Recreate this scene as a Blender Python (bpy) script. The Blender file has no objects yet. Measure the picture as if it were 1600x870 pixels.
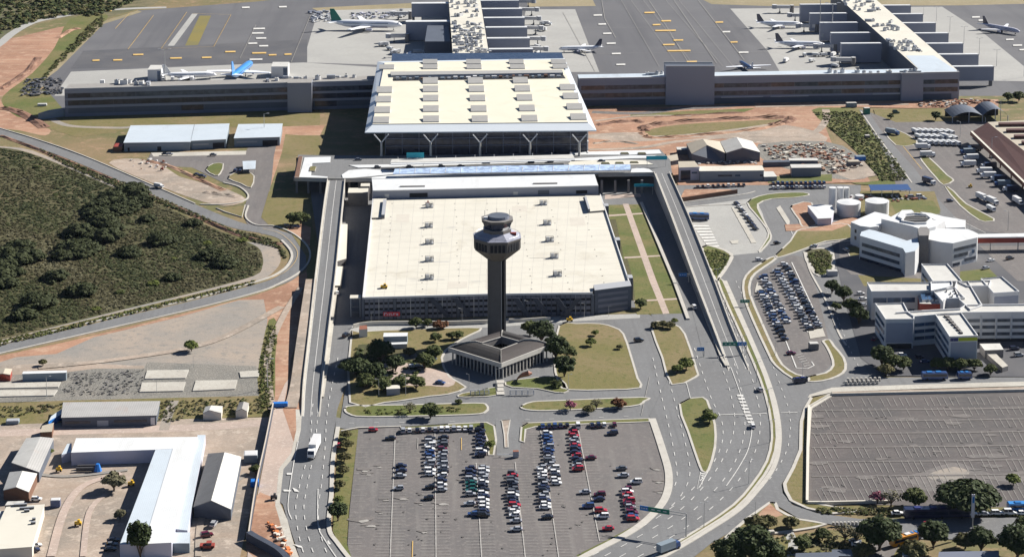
import bpy, math, random
from mathutils import Vector, Matrix
R = math.radians
random.seed(7)
SC = bpy.context.scene
COL = SC.collection
# ---------------------------------------------------------------- camera
F, PITCH, YAW, CAMH, CYP = 3200.0, R(8), R(2.34), 307.0, -110.3
cam_d = bpy.data.cameras.new("camera")
cam = bpy.data.objects.new("camera", cam_d)
COL.objects.link(cam)
cam.location = (0, 0, CAMH)
cam.rotation_euler = (R(90) - PITCH, 0, -YAW)
cam_d.sensor_fit = 'HORIZONTAL'
cam_d.sensor_width = 36
cam_d.lens = 36 * F / 1600
cam_d.shift_y = (CYP - 435) / 1600
cam_d.clip_start = 1
cam_d.clip_end = 30000
SC.camera = cam
# ---------------------------------------------------------------- light
SUN_EL, SUN_AZ = R(34), R(27)          # azimuth measured from +X towards +Y
w = bpy.data.worlds.new("World"); SC.world = w; w.use_nodes = True
wn = w.node_tree; bg = wn.nodes['Background']
sky = wn.nodes.new('ShaderNodeTexSky'); sky.sky_type = 'NISHITA'; sky.sun_disc = False
sky.sun_elevation = SUN_EL
sky.sun_rotation = R(90) - SUN_AZ
sky.air_density = 0.55; sky.dust_density = 0.1; sky.ozone_density = 2.5
wn.links.new(sky.outputs[0], bg.inputs[0]); bg.inputs[1].default_value = 0.05
sd = bpy.data.lights.new("sun", 'SUN'); sd.energy = 5.0; sd.angle = R(0.5); sd.color = (1.0, 0.955, 0.88)
sun = bpy.data.objects.new("sun", sd); COL.objects.link(sun)
dirv = Vector((math.cos(SUN_AZ) * math.cos(SUN_EL), math.sin(SUN_AZ) * math.cos(SUN_EL), math.sin(SUN_EL)))
sun.rotation_euler = dirv.to_track_quat('Z', 'Y').to_euler()
sun.location = (300, 1200, 600)
vs = SC.view_settings
vs.view_transform = 'Standard'; vs.look = 'None'; vs.gamma = 1; vs.exposure = 0.9; vs.use_curve_mapping = False
SC.cycles.max_bounces = 4; SC.cycles.diffuse_bounces = 2; SC.cycles.glossy_bounces = 2
SC.cycles.use_adaptive_sampling = True
# ---------------------------------------------------------------- photo pixel -> world point at height z
_fh = Vector((math.sin(YAW), math.cos(YAW), 0)); _r = Vector((math.cos(YAW), -math.sin(YAW), 0))
_f = _fh * math.cos(PITCH) - Vector((0, 0, math.sin(PITCH)))
_u = _fh * math.sin(PITCH) + Vector((0, 0, math.cos(PITCH)))
CAM = Vector((0, 0, CAMH))
def P(x, y, z=0.0):
    d = _f + _r * ((x - 800) / F) + _u * ((CYP - y) / F)
    return CAM + d * ((z - CAMH) / d.z)
def hgt(x, yb, yt):
    """height of a vertical edge standing at ground pixel (x,yb) whose top shows at yt"""
    d = P(x, yb) - CAM; k = (CYP - yt) / F
    return (k * d.dot(_f) - d.dot(_u)) / (_u.z - k * _f.z)
def pxm(y):
    return (y + 560) / 307.0
def PP(pts, z=0.0):
    return [P(a[0], a[1], a[2] if len(a) > 2 else z) for a in pts]
def cr(pts, n=6, closed=False):
    """Catmull-Rom through pixel points"""
    out = []; m = len(pts)
    rng = range(m) if closed else range(m - 1)
    for i in rng:
        g = (lambda k: pts[k % m]) if closed else (lambda k: pts[min(max(k, 0), m - 1)])
        p0, p1, p2, p3 = g(i - 1), g(i), g(i + 1), g(i + 2)
        for j in range(n):
            t = j / n
            out.append(tuple(0.5 * (2 * b + (c - a) * t + (2 * a - 5 * b + 4 * c - d) * t * t + (3 * b - a - 3 * c + d) * t ** 3) for a, b, c, d in zip(p0, p1, p2, p3)))
    if not closed: out.append(tuple(pts[-1]))
    return out
# ---------------------------------------------------------------- materials
MATS = {}
def _mat(name):
    m = bpy.data.materials.new(name); m.use_nodes = True; MATS[name] = m
    nt = m.node_tree
    return m, nt, nt.nodes['Principled BSDF']
def c4(c): return (c[0], c[1], c[2], 1)
def noise(nt, vec, scale, detail=4, rough=.55, dist=0.0):
    n = nt.nodes.new('ShaderNodeTexNoise'); n.inputs['Scale'].default_value = scale
    n.inputs['Detail'].default_value = detail; n.inputs['Roughness'].default_value = rough; n.inputs['Distortion'].default_value = dist
    if vec: nt.links.new(vec, n.inputs['Vector'])
    return n.outputs['Fac']
def ramp(nt, fac, a, b, ca=(0, 0, 0), cb=(1, 1, 1)):
    r = nt.nodes.new('ShaderNodeValToRGB'); nt.links.new(fac, r.inputs[0])
    r.color_ramp.elements[0].position = a; r.color_ramp.elements[0].color = c4(ca)
    r.color_ramp.elements[1].position = b; r.color_ramp.elements[1].color = c4(cb)
    return r.outputs[0]
def mixc(nt, fac, a, b, mode='MIX'):
    m = nt.nodes.new('ShaderNodeMix'); m.data_type = 'RGBA'; m.blend_type = mode
    for s, v in ((m.inputs[0], fac), (m.inputs[6], a), (m.inputs[7], b)):
        if hasattr(v, 'is_output') or isinstance(v, bpy.types.NodeSocket): nt.links.new(v, s)
        elif isinstance(v, (int, float)): s.default_value = v
        else: s.default_value = c4(v)
    return m.outputs[2]
def coords(nt, world=True, stretch=None, rot=0):
    if world:
        g = nt.nodes.new('ShaderNodeNewGeometry'); o = g.outputs['Position']
    else:
        g = nt.nodes.new('ShaderNodeTexCoord'); o = g.outputs['Object']
    if stretch:
        mp = nt.nodes.new('ShaderNodeMapping'); nt.links.new(o, mp.inputs['Vector'])
        mp.inputs['Scale'].default_value = stretch; mp.inputs['Rotation'].default_value = (0, 0, rot); o = mp.outputs[0]
    return o
def ground(name, base, patch, speck=None, s1=.02, s2=.3, amt=.7, rough=.9, streak=None, streak_c=None, thr=(.4, .62), bump=0, fine=.18):
    """ground sheet: base colour, large soft patches of a second colour, fine grain, optional long streaks"""
    m, nt, b = _mat(name); v = coords(nt)
    f = ramp(nt, noise(nt, v, s1, 6, .6, .4), thr[0], thr[1])
    col = mixc(nt, f, base, patch)
    if speck:
        f2 = ramp(nt, noise(nt, v, s2, 5, .7), .52, .68); col = mixc(nt, f2, col, speck)
    f3 = ramp(nt, noise(nt, v, s2 * 6, 3, .7), .25, .75, (1 - fine,) * 3, (1 + fine,) * 3)
    col = mixc(nt, 1.0, col, f3, 'MULTIPLY')
    if streak:
        sv = coords(nt, True, streak)
        f4 = ramp(nt, noise(nt, sv, 1.0, 4, .6), .5, .72); f4b = mixc(nt, amt, (0, 0, 0), f4)
        col = mixc(nt, f4b, col, streak_c)
    nt.links.new(col, b.inputs['Base Color']); b.inputs['Roughness'].default_value = rough
    b.inputs['Specular IOR Level'].default_value = .25
    if bump:
        bp = nt.nodes.new('ShaderNodeBump'); bp.inputs['Strength'].default_value = bump; bp.inputs['Distance'].default_value = .4
        nt.links.new(noise(nt, v, s2 * 2, 5, .7), bp.inputs['Height']); nt.links.new(bp.outputs[0], b.inputs['Normal'])
    return m
def surf(name, col, var=.12, scale=.25, rough=.6, metal=0, spec=.4, dirt=None, dirt_s=.12, world=True, ribs=None, stretch=None):
    m, nt, b = _mat(name); v = coords(nt, world)
    f = ramp(nt, noise(nt, v, scale, 5, .65), .25, .75, (1 - var,) * 3, (1 + var * .4,) * 3)
    c = mixc(nt, 1.0, col, f, 'MULTIPLY')
    if dirt:
        c = mixc(nt, mixc(nt, .8, (0, 0, 0), ramp(nt, noise(nt, coords(nt, world, stretch or (1, 1, 1)), dirt_s, 6, .7, .6), .55, .72)), c, dirt)
    if ribs:
        wv = nt.nodes.new('ShaderNodeTexWave'); wv.wave_type = 'BANDS'; wv.bands_direction = ribs[0]
        nt.links.new(v, wv.inputs['Vector']); wv.inputs['Scale'].default_value = ribs[1]; wv.inputs['Distortion'].default_value = .15
        c = mixc(nt, 1.0, c, ramp(nt, wv.outputs['Fac'], .05, .35, (ribs[2],) * 3, (1, 1, 1)), 'MULTIPLY')
    nt.links.new(c, b.inputs['Base Color'])
    b.inputs['Roughness'].default_value = rough; b.inputs['Metallic'].default_value = metal; b.inputs['Specular IOR Level'].default_value = spec
    return m
def glass(name, col, rough=.15):
    m, nt, b = _mat(name)
    nt.links.new(mixc(nt, ramp(nt, noise(nt, coords(nt), .35, 3), .4, .6), col, tuple(x * 1.7 + .004 for x in col)), b.inputs['Base Color'])
    b.inputs['Roughness'].default_value = rough; b.inputs['Specular IOR Level'].default_value = .5
    return m
# grounds
ground('terrain', (.21, .155, .085), (.13, .125, .052), (.30, .20, .125), .012, .12, bump=.3, thr=(.42, .58))
ground('red_dirt', (.36, .205, .135), (.26, .145, .095), (.44, .29, .205), .02, .12, streak=(.01, .12, .1), streak_c=(.42, .30, .21), bump=.4)
ground('tan_dirt', (.36, .29, .235), (.25, .215, .18), (.45, .38, .315), .035, .16, streak=(.02, .1, .1), streak_c=(.29, .22, .165), bump=.3)
ground('grey_dirt', (.24, .225, .205), (.33, .275, .225), (.20, .19, .175), .02, .25, streak=(.008, .08, .1), streak_c=(.34, .28, .225), amt=.6)
ground('rubble_ground', (.17, .165, .15), (.22, .205, .18), (.28, .265, .235), .05, .7, bump=.8, fine=.35)
ground('asphalt_road', (.170, .172, .175), (.150, .150, .152), (.195, .195, .195), .03, .6, streak=(.5, .015, .1), streak_c=(.125, .125, .128), amt=.55)
ground('asphalt_lot', (.152, .138, .133), (.128, .120, .118), (.19, .174, .163), .03, .5, streak=(.3, .02, .1), streak_c=(.205, .192, .180), amt=.5)
ground('asphalt_old', (.112, .098, .095), (.090, .084, .083), (.135, .122, .115), .035, .35, streak=(.018, .22, .1), streak_c=(.140, .127, .12), amt=.6)
ground('asphalt_apron', (.112, .112, .120), (.135, .134, .140), None, .01, .3, streak=(.07, .004, .1), streak_c=(.088, .088, .096), amt=.7)
ground('asphalt_dark', (.085, .086, .095), (.11, .108, .112), None, .03, .5)
ground('concrete_apron', (.36, .355, .335), (.325, .32, .305), (.31, .30, .28), .02, .3, streak=(.02, .05, .1), streak_c=(.30, .295, .28), amt=.5)
ground('concrete_pale', (.46, .44, .39), (.40, .375, .33), (.34, .31, .27), .08, .7)
ground('pink_pave', (.42, .33, .28), (.36, .29, .25), (.5, .42, .36), .06, .6)
ground('grass_dry', (.145, .132, .046), (.20, .155, .080), (.105, .112, .033), .03, .35, bump=.5, thr=(.35, .65))
ground('grass_green', (.10, .118, .032), (.165, .142, .058), (.070, .092, .022), .03, .4, bump=.5)
ground('scrub_floor', (.070, .070, .030), (.10, .085, .042), (.055, .06, .023), .02, .3, bump=.8)
ground('far_scrub', (.10, .10, .055), (.19, .155, .085), (.05, .06, .03), .01, .07, bump=.8)
ground('strip_grass', (.27, .225, .14), (.22, .19, .11), (.31, .26, .17), .01, .1)
ground('stripe_olive', (.20, .165, .05), (.17, .15, .06), None, .03, .3)
ground('paint_white', (.62, .61, .58), (.5, .49, .47), None, .5, 2)
ground('paint_faded', (.33, .315, .29), (.25, .235, .22), (.40, .385, .36), .3, 1)
ground('paint_yellow', (.62, .42, .14), (.5, .33, .13), None, .3, 1)
ground('red_dirt_dark', (.23, .125, .085), (.17, .095, .068), (.30, .19, .13), .03, .2, bump=.4)
ground('paint_spine', (.42, .405, .38), (.32, .30, .28), None, .3, 1)
ground('asphalt_worn', (.160, .145, .137), (.138, .128, .122), (.20, .18, .17), .08, .5)
ground('oil_stain', (.085, .08, .078), (.12, .11, .105), None, .1, .8)
# built surfaces
surf('roof_tan_patch', (.55, .51, .44), .08, .2, .7); surf('garage_spandrel', (.175, .18, .215), .1, .2, .7); surf('plane_white', (.84, .85, .87), .03, .2, .35); surf('tower_lilac', (.27, .28, .35), .10, .2, .6)
surf('roof_cream', (.60, .57, .49), .10, .05, .7, dirt=(.47, .43, .35), dirt_s=.045)
surf('roof_cream_panel', (.66, .62, .50), .07, .05, .7, ribs=('Y', .25, .95), dirt=(.56, .51, .40), dirt_s=.05)
surf('roof_white', (.66, .67, .67), .08, .08, .5, dirt=(.50, .49, .46), dirt_s=.07, ribs=('X', .45, .93), stretch=(1, .25, 1))
surf('roof_blue_white', (.53, .59, .64), .08, .1, .45, dirt=(.42, .45, .47), dirt_s=.08, ribs=('X', .45, .92), stretch=(1, .25, 1))
surf('roof_pale_grey', (.52, .51, .48), .12, .2, .7, dirt=(.36, .34, .31), dirt_s=.15)
surf('roof_grey', (.30, .285, .265), .15, .2, .7, dirt=(.20, .18, .165), dirt_s=.2)
surf('roof_ribbed', (.40, .39, .375), .15, .15, .6, ribs=('X', .35, .82), dirt=(.38, .30, .26), dirt_s=.07)
surf('roof_tan', (.44, .39, .31), .12, .1, .7, ribs=('X', .5, .85))
surf('roof_slate', (.036, .033, .032), .2, .25, .8, dirt=(.065, .055, .052), dirt_s=.1)
surf('roof_slate_brown', (.048, .039, .037), .2, .25, .8, dirt=(.045, .042, .04), dirt_s=.1)
surf('roof_maroon', (.085, .036, .030), .15, .2, .7)
surf('fascia_metal', (.55, .59, .63), .05, .05, .4)
surf('fascia_brown', (.25, .10, .06), .1, .2, .6)
surf('skylight_grey', (.36, .35, .33), .1, .3, .5)
surf('wall_white', (.60, .60, .60), .07, .2, .6, dirt=(.5, .49, .47), dirt_s=.2)
surf('wall_grey', (.36, .37, .39), .08, .15, .6)
surf('panel_grey', (.28, .295, .35), .06, .08, .5, ribs=('X', .6, .93))
surf('panel_dark', (.16, .175, .225), .10, .08, .5)
surf('wall_slate', (.095, .11, .14), .15, .1, .6)
surf('wall_bluegrey', (.20, .245, .285), .08, .1, .6)
surf('wall_cream', (.62, .58, .50), .08, .2, .7)
surf('wall_lilac', (.50, .50, .58), .06, .2, .6)
surf('wall_red', (.28, .05, .035), .15, .3, .6)
surf('concrete', (.46, .44, .405), .14, .3, .8, dirt=(.30, .28, .25), dirt_s=.25)
surf('concrete_light', (.46, .435, .39), .14, .3, .8, dirt=(.34, .31, .265), dirt_s=.2)
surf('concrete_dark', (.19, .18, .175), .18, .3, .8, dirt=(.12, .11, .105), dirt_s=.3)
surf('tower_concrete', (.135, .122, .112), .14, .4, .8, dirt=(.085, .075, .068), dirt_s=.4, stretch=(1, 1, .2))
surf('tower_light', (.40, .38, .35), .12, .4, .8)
surf('garage_panel', (.30, .32, .38), .1, .2, .7)
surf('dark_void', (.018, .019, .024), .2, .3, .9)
surf('steel', (.45, .46, .48), .05, .5, .4, .4)
surf('pole_grey', (.38, .38, .37), .05, .5, .5)
surf('pole_dark', (.07, .07, .075), .05, .5, .5)
surf('sign_green', (.01, .16, .11), .05, .5, .5)
surf('sign_blue', (.015, .15, .42), .05, .5, .5)
surf('sign_teal', (.01, .33, .42), .05, .5, .5)
surf('sign_red', (.55, .03, .05), .05, .5, .5)
surf('paint_lime', (.38, .44, .02), .05, .5, .5)
surf('paint_navy', (.02, .03, .14), .05, .5, .5)
surf('tarp_blue', (.02, .17, .55), .1, .5, .5)
surf('hoarding', (.55, .48, .40), .1, .5, .7)
surf('hoarding_dark', (.05, .06, .085), .2, .5, .7)
surf('orange_mesh', (.62, .20, .06), .2, .5, .8)
surf('machine_yellow', (.65, .40, .03), .1, .5, .5)
surf('brown_wall', (.16, .085, .055), .15, .3, .8)
surf('awning_blue', (.03, .075, .20), .08, .2, .5)
surf('trunk_bark', (.09, .065, .045), .2, 1, .9)
glass('glass_dark', (.015, .02, .035)); glass('glass_blue', (.03, .06, .11)); glass('glass_grey', (.05, .06, .075))
glass('glass_brown', (.075, .055, .052)); glass('canopy_glass', (.30, .38, .52), .3)
for nme, c in dict(white=(.78, .78, .77), silver=(.42, .43, .45), black=(.012, .012, .015), grey=(.13, .135, .145), blue=(.03, .07, .20),
                   red=(.42, .02, .03), navy=(.02, .025, .06), green=(.01, .10, .08), beige=(.45, .40, .32), wine=(.12, .01, .03), orange=(.62, .26, .02), skyblue=(.05, .25, .62)).items():
    m, nt, b = _mat('car_' + nme); b.inputs['Base Color'].default_value = c4(c)
    nt.links.new(mixc(nt, ramp(nt, noise(nt, coords(nt, False), 1.2, 2), .4, .7), c, tuple(x * .85 for x in c)), b.inputs['Base Color'])
    b.inputs['Roughness'].default_value = .3; b.inputs['Metallic'].default_value = .15 if nme in ('silver', 'grey') else 0
    b.inputs['Coat Weight'].default_value = .5
surf('tyre', (.02, .02, .02), .1, 3, .9, world=False)
def leafmat(name, a, b_):
    m, nt, b = _mat(name)
    oi = nt.nodes.new('ShaderNodeObjectInfo'); v = coords(nt)
    f = ramp(nt, noise(nt, v, .35, 4, .7), .3, .7)
    c = mixc(nt, f, a, b_)
    c = mixc(nt, 1.0, c, ramp(nt, noise(nt, v, 2.5, 2), .3, .7, (.7,) * 3, (1.25,) * 3), 'MULTIPLY')
    nt.links.new(c, b.inputs['Base Color']); b.inputs['Roughness'].default_value = .75; b.inputs['Specular IOR Level'].default_value = .15
    return m
leafmat('leaf_dark', (.022, .036, .012), (.058, .074, .025)); leafmat('leaf_mid', (.055, .070, .020), (.085, .098, .032))
leafmat('leaf_light', (.09, .12, .025), (.14, .15, .04)); leafmat('scrub_green', (.046, .054, .021), (.066, .070, .029)); leafmat('scrub_brown', (.064, .061, .029), (.086, .076, .040)); leafmat('scrub_dark', (.030, .038, .015), (.052, .060, .024)); leafmat('leaf_olive', (.075, .075, .025), (.12, .105, .045))
leafmat('leaf_grey', (.11, .105, .06), (.16, .145, .085)); leafmat('leaf_rust', (.16, .06, .03), (.10, .05, .02)); leafmat('leaf_pink', (.28, .07, .12), (.2, .06, .1))
def M_(n): return MATS[n]
# ---------------------------------------------------------------- mesh builder
LAST = [None]
class MB:
    def __init__(s): s.v = []; s.f = []; s.m = []; s.mats = []
    def mi(s, mat):
        if mat not in s.mats: s.mats.append(mat)
        return s.mats.index(mat)
    def add(s, vs, fs, mat):
        o = len(s.v); s.v += [tuple(v) for v in vs]; k = s.mi(mat)
        for f in fs: s.f.append(tuple(i + o for i in f)); s.m.append(k)
        return s
    def flat(s, pts, mat, z=None):
        vs = [(p[0], p[1], p[2] if z is None else z) for p in pts]
        a = sum(vs[i][0] * vs[(i + 1) % len(vs)][1] - vs[(i + 1) % len(vs)][0] * vs[i][1] for i in range(len(vs)))
        if a < 0: vs.reverse()
        return s.add(vs, [tuple(range(len(vs)))], mat)
    def prism(s, pts, z0, z1, side, top=None, bottom=False):
        """pts world xy; z1 may be None to use each point's own z"""
        ps = [Vector(p) for p in pts]; n = len(ps)
        a = sum(ps[i].x * ps[(i + 1) % n].y - ps[(i + 1) % n].x * ps[i].y for i in range(n))
        if a < 0: ps.reverse()
        lo = [(p.x, p.y, z0) for p in ps]; hi = [(p.x, p.y, p.z if z1 is None else z1) for p in ps]
        s.add(lo + hi, [(i, (i + 1) % n, n + (i + 1) % n, n + i) for i in range(n)], side)
        if top is not False: s.add(hi, [tuple(range(n))], top or side)
        if bottom: s.add(lo, [tuple(reversed(range(n)))], side)
        return s
    def box(s, c, d, mat, rot=0, top=None):
        """c = centre of the base, d = full sizes"""
        x, y, z = c; hx, hy, hz = d[0] / 2, d[1] / 2, d[2]
        ca, sa = math.cos(rot), math.sin(rot)
        q = [(x + ca * a - sa * b, y + sa * a + ca * b, 0) for a, b in ((-hx, -hy), (hx, -hy), (hx, hy), (-hx, hy))]
        return s.prism(q, z, z + hz, mat, top, True)
    def cyl(s, c, r0, r1, z0, z1, mat, n=12, cap=None, rot=0):
        a = [(c[0] + r0 * math.cos(rot + 2 * math.pi * i / n), c[1] + r0 * math.sin(rot + 2 * math.pi * i / n), z0) for i in range(n)]
        b = [(c[0] + r1 * math.cos(rot + 2 * math.pi * i / n), c[1] + r1 * math.sin(rot + 2 * math.pi * i / n), z1) for i in range(n)]
        s.add(a + b, [(i, (i + 1) % n, n + (i + 1) % n, n + i) for i in range(n)], mat)
        if cap is not False: s.add(b, [tuple(range(n))], cap or mat); s.add(a, [tuple(reversed(range(n)))], mat)
        return s
    def tube(s, pts, r, mat, n=6):
        pts = [Vector(p) for p in pts]; rings = []
        for i, p in enumerate(pts):
            t = (pts[min(i + 1, len(pts) - 1)] - pts[max(i - 1, 0)]).normalized()
            a = t.cross(Vector((0, 0, 1)))
            if a.length < .01: a = Vector((1, 0, 0))
            a.normalize(); b = t.cross(a); rr = r[i] if isinstance(r, (list, tuple)) else r
            rings.append([p + a * (rr * math.cos(2 * math.pi * k / n)) + b * (rr * math.sin(2 * math.pi * k / n)) for k in range(n)])
        vs = [q for rg in rings for q in rg]; fs = []
        for i in range(len(rings) - 1):
            for k in range(n): fs.append((i * n + k, i * n + (k + 1) % n, (i + 1) * n + (k + 1) % n, (i + 1) * n + k))
        fs.append(tuple(reversed(range(n)))); fs.append(tuple((len(rings) - 1) * n + k for k in range(n)))
        return s.add(vs, fs, mat)
    def ribbon(s, pts, wd, h, mat, off=0, side=None, z0=None):
        """strip along world pts (z = ground level of each point); height h above it; z0 None = 2 cm below ground"""
        pts = [Vector(p) for p in pts]; L = []; Rr = []
        for i, p in enumerate(pts):
            d1 = (pts[i] - pts[i - 1]) if i else (pts[1] - pts[0]); d2 = (pts[i + 1] - pts[i]) if i < len(pts) - 1 else d1
            d1 = d1.copy(); d2 = d2.copy(); d1.z = 0; d2.z = 0
            t = (d1.normalized() + d2.normalized()); t.normalize(); nn = Vector((-t.y, t.x, 0))
            L.append(p + nn * (off + wd / 2)); Rr.append(p + nn * (off - wd / 2))
        n = len(pts)
        if h == 0:
            vs = [tuple(v) for v in L] + [tuple(v) for v in Rr]
            return s.add(vs, [(i, n + i, n + i + 1, i + 1) for i in range(n - 1)], mat)
        up = Vector((0, 0, h))
        def lo(v): return Vector((v.x, v.y, v.z - .02 if z0 is None else z0))
        vs = [v + up for v in L] + [v + up for v in Rr] + [lo(v) for v in L] + [lo(v) for v in Rr]
        s.add(vs, [(i, n + i, n + i + 1, i + 1) for i in range(n - 1)], mat)
        s.add(vs, [(n + i, 3 * n + i, 3 * n + i + 1, n + i + 1) for i in range(n - 1)] + [(i + 1, 2 * n + i + 1, 2 * n + i, i) for i in range(n - 1)]
              + [(0, 2 * n, 3 * n, n), (n - 1, 2 * n - 1, 4 * n - 1, 3 * n - 1)], side or mat)
        return s
    def build(s, name, parent=None, label=None, cat=None, group=None, kind=None, smooth=False):
        me = bpy.data.meshes.new(name)
        o = bpy.data.objects.new(name, me); COL.objects.link(o)
        vs = s.v
        if parent is not None:
            L = parent.location if parent.type == 'EMPTY' else Vector(parent.get('_o', (0, 0, 0)))
            vs = [(a - L[0], b - L[1], c - L[2]) for a, b, c in vs]; o.parent = parent; o['_o'] = tuple(L)
        me.from_pydata(vs, [], s.f)
        for m in s.mats: me.materials.append(MATS[m])
        me.polygons.foreach_set('material_index', s.m)
        if smooth: me.polygons.foreach_set('use_smooth', [True] * len(s.f))
        me.update()
        tag(o, label, cat, group, kind); LAST[0] = o
        return o
def tag(o, label=None, cat=None, group=None, kind=None):
    if label: o['label'] = label
    if cat: o['category'] = cat
    if group: o['group'] = group
    if kind: o['kind'] = kind
def thing(name, loc, label, cat, group=None, rz=0):
    o = bpy.data.objects.new(name, None); COL.objects.link(o); o.location = Vector(loc); o.rotation_euler = (0, 0, rz)
    o.empty_display_size = .5
    tag(o, label, cat, group); return o
def kids(o): return list(o.children)
def dup(root, loc, rz, label=None, group=None, scale=None):
    """copy of a thing, its parts and sub-parts"""
    r = root.copy(); COL.objects.link(r); r.location = Vector(loc); r.rotation_euler = (0, 0, rz)
    if scale: r.scale = (scale, scale, scale) if isinstance(scale, (int, float)) else scale
    if label: r['label'] = label
    if group: r['group'] = group
    for ch in CH(root):
        c = ch.copy(); COL.objects.link(c); c.parent = r
        for g in CH(ch):
            d = g.copy(); COL.objects.link(d); d.parent = c
    return r
_CH = {}
def CH(o):
    if o.name not in _CH: _CH[o.name] = list(o.children)
    return _CH[o.name]
class Kind:
    """first placement uses the prototype itself, later ones are copies"""
    def __init__(s, make): s.make = make; s.proto = None
    def put(s, loc, rz, label, group=None, scale=None):
        if s.proto is None:
            s.proto = s.make(); o = s.proto; o.location = Vector(loc); o.rotation_euler = (0, 0, rz)
            CH(o); [CH(c) for c in CH(o)]
            if scale: o.scale = (scale, scale, scale) if isinstance(scale, (int, float)) else scale
            o['label'] = label
            if group: o['group'] = group
            return o
        o = dup(s.proto, loc, rz, label, group, scale or 1.0)
        if group is None and 'group' in o: del o['group']
        return o
ORD = ['first', 'second', 'third', 'fourth', 'fifth', 'sixth', 'seventh', 'eighth', 'ninth', 'tenth', 'eleventh', 'twelfth', 'thirteenth', 'fourteenth', 'fifteenth',
       'sixteenth', 'seventeenth', 'eighteenth', 'nineteenth', 'twentieth', 'twenty-first', 'twenty-second', 'twenty-third', 'twenty-fourth', 'twenty-fifth']
# ---------------------------------------------------------------- flat sheets of the setting
LV = [0]
def sheet(name, pts, mat, z=None, n=0, closed=True):
    if n: pts = cr(pts, n, True)
    if z is None: LV[0] += 1; z = .004 * LV[0]
    return MB().flat(PP(pts), mat, z).build(name, kind='structure')
def road(name, pts, wd, mat='asphalt_road', n=6, z=None):
    if z is None: LV[0] += 1; z = .004 * LV[0]
    w_ = PP(cr(pts, n) if n else pts)
    for p in w_: p.z = z
    return MB().ribbon(w_, wd, 0, mat).build(name, kind='structure')
KERB = MB()
def kerb(pts, wd=.8, h=.12, mat='concrete_light', n=5, closed=False, z=.39):
    q = cr(pts, n, closed) if n else list(pts)
    if closed: q = q + [q[0]]
    w_ = PP(q)
    for p in w_: p.z = z
    KERB.ribbon(w_, wd, h, mat, z0=-.02)
def island(name, pts, mat='grass_dry', n=5, kw=.9, h=.46, kh=.52):
    """kerbed island: soil prism with a raised kerb round it"""
    q = cr(pts, n, True) if n else list(pts)
    MB().prism(PP(q), -.02, h, 'concrete_light', mat).build(name, kind='structure')
    qq = PP(q + [q[0], q[1]])
    KERB.ribbon([Vector((p.x, p.y, 0)) for p in qq], kw, kh, 'concrete_light', z0=-.02)
# ================================================================ GROUND
def terrain():
    m = MB(); n = 60; xs = [-6000 + 12000 * i / n for i in range(n + 1)]; ys = [200 + 12000 * i / n for i in range(n + 1)]
    vs = [(x, y, 0 if y < 2200 else (y - 2200) * .012 + 25 * math.sin(x * .0011) * math.sin(y * .0013) ** 2 * (y - 2200) / 3000) for y in ys for x in xs]
    fs = [(j * (n + 1) + i, j * (n + 1) + i + 1, (j + 1) * (n + 1) + i + 1, (j + 1) * (n + 1) + i) for j in range(n) for i in range(n)]
    m.add(vs, fs, 'terrain'); m.build('terrain', kind='structure')
terrain()
# --- north-west corner
sheet('ground_far_scrub', [(-200, -60), (330, -60), (240, 8), (160, 30), (110, 26), (60, 38), (0, 62), (-120, 110)], 'far_scrub')
sheet('ground_red_earth', [(-60, 80), (30, 58), (110, 40), (130, 50), (95, 80), (70, 110), (40, 130), (5, 150), (-60, 150)], 'red_dirt', n=3)
sheet('ground_red_earth', [(-60, 150), (10, 158), (50, 178), (78, 200), (70, 212), (30, 204), (-60, 190)], 'red_dirt', n=3)
sheet('ground_grass', [(110, 30), (165, 22), (160, 40), (120, 75), (75, 112), (60, 140), (90, 155), (100, 168), (40, 185), (10, 170), (5, 150), (50, 115), (85, 75)], 'grass_green', n=3)
road('perimeter_road', [(-60, 110), (-5, 72), (20, 52), (50, 36), (90, 27), (140, 19), (200, 14), (260, 12)], 7.5, 'concrete_apron')
# --- apron
sheet('apron', [(62, 128), (75, 112), (110, 78), (155, 36), (215, 17), (400, 3), (700, -30), (2000, -60), (2200, 150), (1600, 150), (1150, 152), (1000, 150), (560, 140), (102, 175)], 'asphalt_apron')
sheet('apron_shoulder', [(75, 112), (155, 36), (215, 17), (222, 19), (162, 38), (90, 110), (70, 125), (64, 127)], 'strip_grass')
sheet('median_strip', [(487, 13), (690, 3), (690, 12), (497, 18)], 'strip_grass')
sheet('median_strip', [(823, -2), (925, -2), (931, 10), (825, 11)], 'strip_grass')
sheet('median_strip', [(1080, -9), (1720, -12), (1700, 4), (1500, 9), (1200, 10), (1112, 7)], 'strip_grass')
sheet('apron_concrete', [(497, 17), (700, 12), (830, 112), (600, 102), (473, 98)], 'concrete_apron')
sheet('apron_concrete', [(822, 15), (898.6, 15), (936.5, 113), (800, 113)], 'concrete_apron')
sheet('apron_concrete', [(111, 112.5), (400, 100), (472, 98), (600, 106), (600, 150), (85, 150)], 'concrete_apron')
sheet('apron_concrete', [(1141, 14), (1472, 11), (1540, 55), (1600, 104), (1640, 128), (1224, 122), (1200, 81)], 'concrete_apron')
sheet('apron_islet', [(312, 25), (330, 25), (307, 76), (287, 76)], 'stripe_olive')
sheet('apron_islet', [(300, 22), (309, 22), (272, 72), (262, 72)], 'concrete_apron')
sheet('tyre_dark_band', [(130, 80), (480, 62), (480, 98), (110, 108)], 'asphalt_dark')
MK = MB(); MY = MB(); MF = MB()          # painted markings: white, yellow, faded
def line(pts, wd=.18, mk=None, z=.43, n=0):
    q = PP(cr(pts, n) if n else pts)
    for p in q: p.z = z
    (mk or MK).ribbon(q, wd, 0, 'paint_white' if mk in (None, MK) else 'paint_yellow' if mk is MY else 'paint_faded')
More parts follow.
